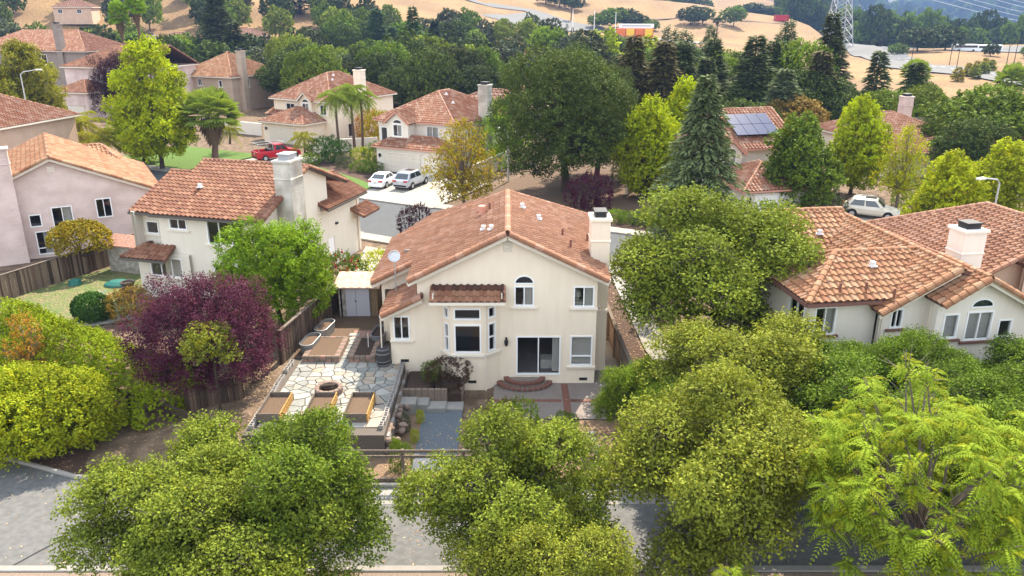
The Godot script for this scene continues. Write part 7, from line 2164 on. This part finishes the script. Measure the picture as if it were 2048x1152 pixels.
	for q in [[-73.5, 16.2, -157, 1.3], [-70.2, 18.0, -157, 1.5]]:
		plant("fan_palm", "fantall", Vector3(q[0], q[1], q[2]), Vector3(1.35, 1.9, 1.35), q[0] * 9, "tall slim palm behind the long brown roof, the " + ("left" if q[3] < 1.4 else "right") + " one", "palm", "", L.fresh)
	for q in [[-48, 6.5, -168], [-42, 6.0, -162], [-45, 5.4, -158], [-68, 5.5, -176], [14.5, 6.4, -235], [-28, 6.0, -225]]:
		plant("feather_palm", "queen", Vector3(q[0], q[1], q[2]), Vector3(1.3, 1.0, 1.3), q[0] * 77, "bushy palm among the trees behind the tan house" if q[0] < -40 else "bushy palm far back in the belt of trees", "palm", "palms in the belt of trees", L.fresh)
	belt()
	litter()

func litter() -> void:
	# fallen leaves on the bare beds, the lane's edge and the terrace
	var r := RandomNumberGenerator.new()
	r.seed = 31
	var v := PackedVector3Array()
	var c := PackedColorArray()
	var ix := PackedInt32Array()
	for q in [[-34.0, -9.0, -37.0, -27.3, 0.075, 4200], [-9.0, 9.0, -32.0, -26.9, 0.05, 1500], [-20.0, 14.0, -26.5, -22.1, 0.012, 500], [-10.6, -5.6, -36.3, -29.4, 1.13, 160], [5.9, 8.0, -52.0, -31.0, 0.06, 1500], [-0.7, 5.0, -35.6, -32.4, 0.07, 50]]:
		for k in q[5]:
			var p := Vector3(r.randf_range(q[0], q[1]), q[4], r.randf_range(q[2], q[3]))
			p.y = maxf(p.y, H(p.x, p.z) + 0.03)
			var a := ball_dir(r) * r.randf_range(0.03, 0.06)
			a.y *= 0.25
			var b := a.cross(Vector3.UP) * 0.6
			var i := v.size()
			v.append(p - a); v.append(p + b); v.append(p + a); v.append(p - b)
			var col: Color = [Color(0.30, 0.17, 0.08), Color(0.40, 0.27, 0.13), Color(0.17, 0.10, 0.06), Color(0.45, 0.36, 0.18)][r.randi() % 4]
			for z in 4: c.append(col)
			for z in [0, 1, 2, 0, 2, 3]: ix.append(i + z)
	var m := mat(Color.WHITE, 0.9)
	m.vertex_color_use_as_albedo = true
	var o := whole("leaf_litter", arr(v, c, ix), m, "fallen brown leaves strewn over the beds, the lane and the terrace", "fallen leaves")
	o.set_meta("kind", "stuff")
	var s := S()
	tube(s, [Vector3(-7.8, 1.13, -31.6), Vector3(-7.3, 1.13, -31.75), Vector3(-6.2, 1.13, -31.5), Vector3(-5.7, 1.13, -31.65)], [0.015, 0.015, 0.015, 0.015], 5)
	whole("drip_hose", s, M.black, "thin black hose across the flagstones between the board beds", "hose")

func place(k: float) -> String:
	var at := [-0.52, -0.40, -0.30, -0.20, -0.12, -0.04, 0.05, 0.14, 0.24, 0.34, 0.44, 0.54, 9.0]
	var say := ["above the grey-brown house", "above the long brown roof", "behind the tan house", "above the tan house's chimney", "above the beige house", "between the beige and white houses", "above the white house", "behind the huge oak", "behind the brown cypresses", "behind the broad fir", "behind the redwood", "left of the skirted palm", "right of the skirted palm"]
	for j in 13:
		if k < at[j]: return say[j]
	return say[12]

# the wooded belt between the houses and the dry hills, tree by tree
func belt() -> void:
	var r := RandomNumberGenerator.new()
	r.seed = 77
	var clear := [[-55, -157, 13], [-76, -149, 15], [-93, -170, 17], [-30, -120, 14], [-8, -98, 13], [-100, -250, 9], [-84, -262, 9], [-37, -205, 9], [3, -205, 9], [34, -275, 9], [52, -262, 9], [16, -262, 8], [-8, -232, 8], [36.8, -106, 10], [64, -130, 7], [80, -131, 6]]
	var leaves := [L.green, L.deep, L.deep, L.dark, L.grey, L.olive, L.fir2, L.deep, L.green2, L.olive, L.fresh2, L.deep]
	var names := ["mid green", "deep green", "deep green", "very dark", "grey-green", "olive", "mossy", "deep green", "soft green", "olive", "bright green", "deep green"]
	var zones := [[126, 205, -0.66, -0.10, 74], [205, 320, -0.66, 0.05, 92], [128, 210, -0.10, 0.14, 26], [205, 300, 0.02, 0.16, 16], [98, 124, 0.28, 0.42, 8], [104, 134, 0.37, 0.66, 28], [128, 165, 0.14, 0.30, 14]]
	for z in zones:
		var made := 0
		var tries := 0
		while made < z[4] and tries < z[4] * 6:
			tries += 1
			var d := sqrt(lerpf(z[0] * z[0], z[1] * z[1], r.randf()))
			var x := r.randf_range(z[2], z[3]) * d
			var ok := not (d < 152 and x / d < -0.36) and not (d < 168 and x / d < -0.46)
			for c in clear:
				if Vector2(x, -d).distance_to(Vector2(c[0], c[1])) < c[2]: ok = false
				# keep the line of sight to the roofs open
				if d < -c[1] and -c[1] - d < 26 and absf(x / d - c[0] / -c[1]) < 0.035: ok = false
			if x > 0.3 * d and d < 128 and Vector2(x, -d).distance_to(Vector2(57, -92)) < 9: ok = false
			if not ok: continue
			var k := r.randi() % leaves.size()
			var s := r.randf_range(0.85, 1.35)
			var near := d < 170
			if z[2] > 0.36: s *= 0.62
			if z[0] == 205 and z[2] > 0: s *= 0.7
			plant("belt_tree", ("round%d" if near else "far%d") % (r.randi() % 3), at_ground(x, -d, -0.3), Vector3(s * r.randf_range(0.95, 1.25), s * r.randf_range(0.9, 1.25) * (1.0 if d < 205 else 1.15), s * r.randf_range(0.95, 1.25)), r.randf() * 360, ["tall ", "broad ", "low ", ""][made % 4] + names[k] + " tree " + place(x / d) + ", " + ("nearest rows" if d < 145 else ("middle rows" if d < 215 else ("far rows" if d < 265 else "far edge"))), "tree", "trees of the wooded belt", leaves[k])
			made += 1

func hills_and_valley() -> void:
	var r := RandomNumberGenerator.new()
	r.seed = 99
	# oaks on the dry hills, each one a tree
	for q in [[97, -455, 1.9, 1.25], [104, -458, 1.6, 1.1], [122, -462, 1.7, 1.4], [50, -425, 1.8, 1.35], [57, -430, 1.9, 1.3], [64, -428, 1.6, 0.9], [44, -432, 1.3, 0.9], [70, -420, 1.1, 0.7], [118, -640, 2.6, 1.9], [131, -640, 2.8, 2.0], [145, -645, 2.4, 1.8], [108, -640, 2.2, 1.6], [163, -600, 1.8, 1.2], [171, -602, 2.2, 1.5], [180, -604, 2.1, 1.4], [189, -606, 2.2, 1.4], [197, -608, 2.0, 1.5], [205, -600, 1.8, 1.2], [213, -596, 2.2, 1.2], [223, -600, 2.0, 1.4], [231, -596, 1.7, 1.1], [84, -560, 2.4, 1.5], [92, -562, 2.3, 1.5], [72, -560, 1.6, 0.8], [20, -500, 1.4, 1.0], [28, -498, 1.8, 1.2], [36, -495, 1.5, 1.0], [42, -520, 1.8, 1.4], [-78, -520, 2.4, 1.3], [-84, -525, 2.0, 1.2], [-52, -440, 1.6, 0.9], [-48, -436, 1.4, 0.8], [240, -700, 1.3, 0.8], [262, -720, 1.2, 0.8], [164, -335, 1.9, 1.2], [180, -345, 1.9, 1.25], [225, -335, 2.1, 1.3], [236, -318, 1.6, 0.9], [150, -322, 1.0, 0.6], [188, -300, 0.9, 0.7], [176, -304, 0.8, 0.6]]:
		plant("hill_oak", "far%d" % (r.randi() % 3), at_ground(q[0], q[1], -0.4), Vector3(q[2], q[3], q[2]), r.randf() * 360, ["", "wide ", "low ", "tall "][r.randi() % 4] + "dark oak on the dry " + ("bank by the bus yard" if q[0] > 145 and q[1] > -400 else ("middle crest under the lattice tower" if q[0] > 155 else ("far slope above the middle hill" if q[1] < -600 else ("left slope" if q[0] < 0 else ("hollow left of the middle hill" if q[1] < -490 else ("front of the middle hill" if q[0] > 90 else "flat behind the painted stand")))))), "tree", "oaks on the dry hills", [L.dark, L.deep, L.dark, L.green][r.randi() % 4])
	for k in 7:
		plant("verge_tree", "farcone", at_ground(112 + k * 4.5 + 3 * (k % 2), -206 - k * 6, 0), Vector3(0.75, 0.36, 0.75), k * 50, "small yellowing tree beside the wide road at the upper right", "tree", "yellowing trees by the wide road", [L.gold, L.olive2][k % 2])
	for q in [[98, 5, -400], [32, 6.5, -455], [-37, 8.0, -470]]:
		plant("fan_palm", "fantall", at_ground(q[0], q[2], 8.5), Vector3(1.6, 1.1, 1.6), 0, "tall palm standing alone before the dry hills", "palm", "lone palms before the hills", L.dark)
	# the wooded valley far off, which reads as one mass
	var xs := []
	for k in 15000:
		var d := 430 + 1750 * pow(r.randf(), 0.85)
		var x := d * r.randf_range(0.32, 0.74)
		if r.randf() < 0.25: x = d * r.randf_range(0.04, 0.3); 
		if x < d * 0.3 and d < 1000: continue
		if d < 560 and x < d * 0.40: continue
		var s := r.randf_range(1.0, 2.1)
		xs.append(Transform3D(Basis(Vector3.UP, r.randf() * TAU) * Basis.from_scale(Vector3(s, s * r.randf_range(0.8, 1.9), s)), at_ground(x, -d, -1)))
	for k in 3:
		var mm := MultiMesh.new()
		mm.transform_format = MultiMesh.TRANSFORM_3D
		mm.mesh = K["far%d" % k].crown
		var mine := []
		for i in xs.size():
			if i % 3 == k: mine.append(xs[i])
		mm.instance_count = mine.size()
		for i in mine.size(): mm.set_instance_transform(i, mine[i])
		var o := MultiMeshInstance3D.new()
		o.name = numbered("valley_woodland")
		o.multimesh = mm
		o.material_override = [L.dark, L.deep, L.green][k]
		add_child(o)
		tag(o, ["darker", "middling", "lighter"][k] + " trees of the wooded valley beyond the road at the upper right", "woodland", "", "stuff")
	for k in 14:
		var d := r.randf_range(520, 900)
		var x := d * r.randf_range(0.44, 0.66)
		var h := thing("valley_house", "small pale house among the trees of the far valley", "house", at_ground(x, -d, 0), r.randf_range(-40, 40), "houses in the far valley")
		var s := S(); box(s, Vector3(0, 3, 0), Vector3(14, 6, 9)); part(h, "wall", s, M.stucco_white)
		s = S()
		for sg in [-1, 1]: quad(s, Vector3(-7.6, 5.8, sg * 5), Vector3(7.6, 5.8, sg * 5), Vector3(5, 8.6, 0), Vector3(-5, 8.6, 0))
		tri(s, Vector3(-7.6, 5.8, 5), Vector3(-7.6, 5.8, -5), Vector3(-5, 8.6, 0)); tri(s, Vector3(7.6, 5.8, 5), Vector3(7.6, 5.8, -5), Vector3(5, 8.6, 0))
		part(h, "roof", s, M.roof_far)

# ------------------------------------------------------------------ roads, poles, wires and other things far off
func far_things() -> void:
	ribbon("hill_road", [Vector2(-150, -900), Vector2(-95, -700), Vector2(-62, -560), Vector2(-66, -500), Vector2(-90, -440)], 9, M.concrete_dark, 0.4)
	ribbon("fairground_road", [Vector2(-95, -470), Vector2(-40, -478), Vector2(10, -470), Vector2(60, -400)], 12, M.asphalt_old, 0.3)
	ribbon("car_park", [Vector2(-4, -440), Vector2(36, -415)], 46, M.asphalt_old, 0.34)
	ribbon("fairground_yard", [Vector2(48, -362), Vector2(78, -348)], 30, M.concrete_dark, 0.38)
	ribbon("wide_road", [Vector2(128, -150), Vector2(129, -207), Vector2(128, -262), Vector2(152, -364), Vector2(190, -482), Vector2(215, -560)], 17, M.asphalt_old, 0.35)
	ribbon("side_road", [Vector2(136, -290), Vector2(170, -372), Vector2(196, -400), Vector2(230, -410)], 8, M.asphalt, 0.4)
	ribbon("bus_yard", [Vector2(178, -352), Vector2(280, -350)], 26, M.asphalt_old, 0.3)
	ribbon("crest_track", [Vector2(70, -470), Vector2(130, -486), Vector2(170, -500)], 3.5, M.soil_tan, 0.3)
	for k in 14:
		var q := S()
		var p := Vector2(128, -215 - k * 5.2) if k < 9 else Vector2(128, -262).lerp(Vector2(152, -364), (k - 9) / 8.0)
		box(q, at_ground(p.x + 3.5, p.y, 0.4), Vector3(0.25, 0.02, 2.6))
		var o := struct("lane_mark", q, M.white)
	# lattice tower
	var t := thing("lattice_tower", "steel lattice electricity tower rising out of the top of the photo", "electricity tower", at_ground(143, -366))
	var s := S()
	var W := func(y): return lerpf(5.2, 1.3, minf(1.0, y / 34.0))
	for sx in [-1, 1]:
		for sz in [-1, 1]:
			var lg := S()
			for k in 8:
				var y0 := k * 6.0
				var y1 := y0 + 6.0
				bar(lg, Vector3(sx * W.call(y0), y0, sz * W.call(y0)), Vector3(sx * W.call(y1), y1, sz * W.call(y1)), 0.34)
			part(t, "leg", lg, M.steel)
	for k in 12:
		var y0 := k * 4.0
		var y1 := y0 + 4.0
		var a: float = W.call(y0)
		var b: float = W.call(y1)
		for f in 4:
			var tt := Transform3D(Basis(Vector3.UP, f * PI / 2), Vector3.ZERO)
			bar(s, tt * Vector3(-a, y0, a), tt * Vector3(b, y1, b), 0.18); bar(s, tt * Vector3(a, y0, a), tt * Vector3(-b, y1, b), 0.18); bar(s, tt * Vector3(-b, y1, b), tt * Vector3(b, y1, b), 0.18)
	part(t, "bracing", s, M.steel)
	var tops := []
	for k in 3:
		var y := 33.0 + k * 5.5
		for sx in [-1, 1]:
			var q := S()
			bar(q, Vector3(sx * 1.3, y, 0), Vector3(sx * 6.5, y + 0.4, 0), 0.3); bar(q, Vector3(sx * 1.3, y + 2, 0), Vector3(sx * 6.5, y + 0.4, 0), 0.2)
			part(t, "cross_arm", q, M.steel)
			tops.append(t.position + Vector3(sx * 6.5, y - 1.2, 0))
	for k in 6:
		for way in 2:
			var q := S()
			var a: Vector3 = tops[k]
			var b := a + (Vector3(520, -38, -470) if way == 0 else Vector3(-360, 26, -180))
			var pts := []
			var rad := []
			for j in 13:
				var u := j / 12.0
				pts.append(a.lerp(b, u) + Vector3(0, -44 * u * (1 - u), 0)); rad.append(0.09)
			tube(q, pts, rad, 4, false)
			whole("power_line", q, M.flash, "power line hanging from the lattice tower toward the " + ("far valley at the right" if way == 0 else "dry hills at the left"), "power line", "power lines")
	# the painted stand
	var st := thing("market_stand", "red, orange and yellow stand with a long white sign before the dry hills", "stand", at_ground(57, -388), -6)
	s = S(); box(s, Vector3(0, 2, 0), Vector3(17, 4, 6)); part(st, "wall", s, M.red_stand)
	for k in 4:
		s = S(); box(s, Vector3(-6.3 + k * 4.2, 2.4, 3.05), Vector3(3.6, 3.0, 0.1)); part(st, "panel", s, [M.orange_paint, M.yellow_paint][k % 2])
	s = S(); box(s, Vector3(0.6, 5.2, 2.0), Vector3(16, 1.8, 0.4)); part(st, "sign_board", s, M.white)
	s = S(); box(s, Vector3(0.6, 5.2, 2.22), Vector3(13, 0.5, 0.05)); part(st, "sign_stripe", s, M.steel)
	for k in 3:
		s = S(); tube(s, [Vector3.ZERO, Vector3(0, 11, 0)], [0.18, 0.12], 6)
		whole("flag_pole", s, M.white, ["left", "middle", "right"][k] + " of three white poles by the painted stand", "pole", "white poles", Transform3D(Basis(), at_ground(27 + k * 9.5, -372)))
	s = S(); box(s, Vector3(0, 1.6, 0), Vector3(8, 3.2, 4)); box(s, Vector3(0, 3.3, 0), Vector3(8.6, 0.3, 4.6))
	whole("red_booth", s, M.red_paint, "small red booth on the crest of the middle dry hill", "booth", "", Transform3D(Basis(), at_ground(163, -508)))
	for k in 2:
		var b := thing("parked_bus", "white bus on the yard above the golden bank, " + ["left one", "right one"][k], "bus", at_ground(190 + k * 10, -348), 84, "buses on the yard")
		s = S(); block(s, Vector3(0, 1.7, 0), Vector3(2.6, 2.6, 10), 0.25); part(b, "body", s, M.white)
		for sx in [-1, 1]:
			s = S(); box(s, Vector3(sx * 1.31, 2.1, 0), Vector3(0.02, 0.9, 9)); part(b, "side_window", s, M.glass_dark)
			for z in [-3, 3]:
				s = S(); lathe(s, [Vector2(0, 0), Vector2(0.5, 0), Vector2(0.5, 0.2), Vector2(0, 0.2)], 12, Transform3D(Basis(Vector3(0, 0, 1), -PI / 2 * sx), Vector3(sx * 1.15, 0.5, z))); part(b, "wheel", s, M.rubber)
	# street lamps
	for q in [[-0.4, 0, -84, 5.6, 180, "lamp post at the white wall beside the huge oak"], [34.5, 0, -55.5, 6.3, 205, "street lamp with a long arm at the right edge"], [-60.5, 0, -101, 10.2, 20, "street lamp arm beside the olive-yellow tree at the left"]]:
		var p := thing("street_lamp", q[5], "street lamp", Vector3(q[0], q[1], q[2]), q[4])
		s = S(); tube(s, [Vector3.ZERO, Vector3(0, q[3] * 0.6, 0), Vector3(0, q[3] - 0.3, 0), Vector3(0.35, q[3], 0), Vector3(1.9 if q[3] > 6 else 0.5, q[3] + 0.25, 0)], [0.11, 0.08, 0.06, 0.055, 0.05], 8); part(p, "post", s, M.metal)
		s = S(); block(s, Vector3(2.1 if q[3] > 6 else 0.7, q[3] + 0.24, 0), Vector3(0.7, 0.14, 0.3), 0.05); part(p, "lamp_head", s, M.flash)
	for k in 8:
		var p := thing("street_lamp", "thin tall lamp post along the wide road at the upper right", "street lamp", at_ground([119, 120, 121, 121, 138, 150, 137, 160][k], [-175, -200, -224, -250, -260, -318, -225, -360][k]), 0, "lamp posts of the wide road")
		s = S(); tube(s, [Vector3.ZERO, Vector3(0, 9, 0), Vector3(1.2, 9.3, 0)], [0.12, 0.08, 0.06], 5); part(p, "post", s, M.bark)

# ------------------------------------------------------------------
func _ready() -> void:
	var cam := Camera3D.new()
	cam.name = "camera"
	cam.position = EYE
	cam.rotation_degrees = Vector3(-19.5, 0, 0)
	cam.fov = 2.0 * rad_to_deg(atan(576.0 / 1590.0))
	cam.near = 0.2
	cam.far = 9000
	add_child(cam)
	var env := Environment.new()
	env.background_mode = Environment.BG_SKY
	var sky := ProceduralSkyMaterial.new()
	sky.sky_top_color = Color(0.68, 0.72, 0.77)
	sky.sky_horizon_color = Color(0.90, 0.915, 0.93)
	sky.sky_curve = 0.22
	sky.sky_energy_multiplier = 1.2
	sky.ground_bottom_color = Color(0.35, 0.32, 0.28)
	sky.ground_horizon_color = Color(0.6, 0.6, 0.6)
	env.sky = Sky.new()
	env.sky.sky_material = sky
	env.tonemap_mode = Environment.TONE_MAPPER_LINEAR
	env.tonemap_exposure = 2.7
	env.sdfgi_enabled = true
	env.ssao_enabled = true
	env.ssil_enabled = true
	env.fog_enabled = true
	env.fog_mode = Environment.FOG_MODE_EXPONENTIAL
	env.fog_density = 0.00015
	env.fog_light_color = Color(0.62, 0.76, 1.0)
	var we := WorldEnvironment.new()
	we.name = "world_environment"
	we.environment = env
	add_child(we)
	var sun := DirectionalLight3D.new()
	sun.name = "sun"
	sun.light_energy = 1.6
	sun.light_color = Color(1.0, 0.95, 0.87)
	sun.light_angular_distance = 0.5
	sun.shadow_enabled = true
	add_child(sun)
	sun.look_at_from_position(Vector3(0.24, 0.743, -0.625) * 60, Vector3.ZERO)
	rng.seed = 20
	make_materials()
	M.roof_far = mat(lin(0.42, 0.24, 0.17), 0.9)
	M.red_stand = mat(lin(0.42, 0.07, 0.03), 0.6)
	make_leaves()
	L.green2 = leafmat(0.19, 0.27, 0.03)
	L.fresh2 = leafmat(0.23, 0.33, 0.03, 0.85)
	L.lime_dark = leafmat(0.17, 0.25, 0.025, 0.7)
	L.fir2 = leafmat(0.08, 0.095, 0.03, 0.4)
	L.olive_gold = leafmat(0.36, 0.35, 0.035, 0.8)
	L.gold_green = leafmat(0.24, 0.25, 0.035, 0.7)
	L.shrub = leafmat(0.38, 0.44, 0.022, 0.85)
	L.leaflet = leafmat(0.25, 0.335, 0.022, 0.75)
	L.twig = leafmat(0.10, 0.062, 0.042, 0.15)
	make_ground()
	main_house()
	left_house()
	right_house()
	far_right_house()
	pink_house()
	street_houses()
	garden()
	fences()
	cars()
	make_kinds()
	planting()
	hills_and_valley()
	far_things()
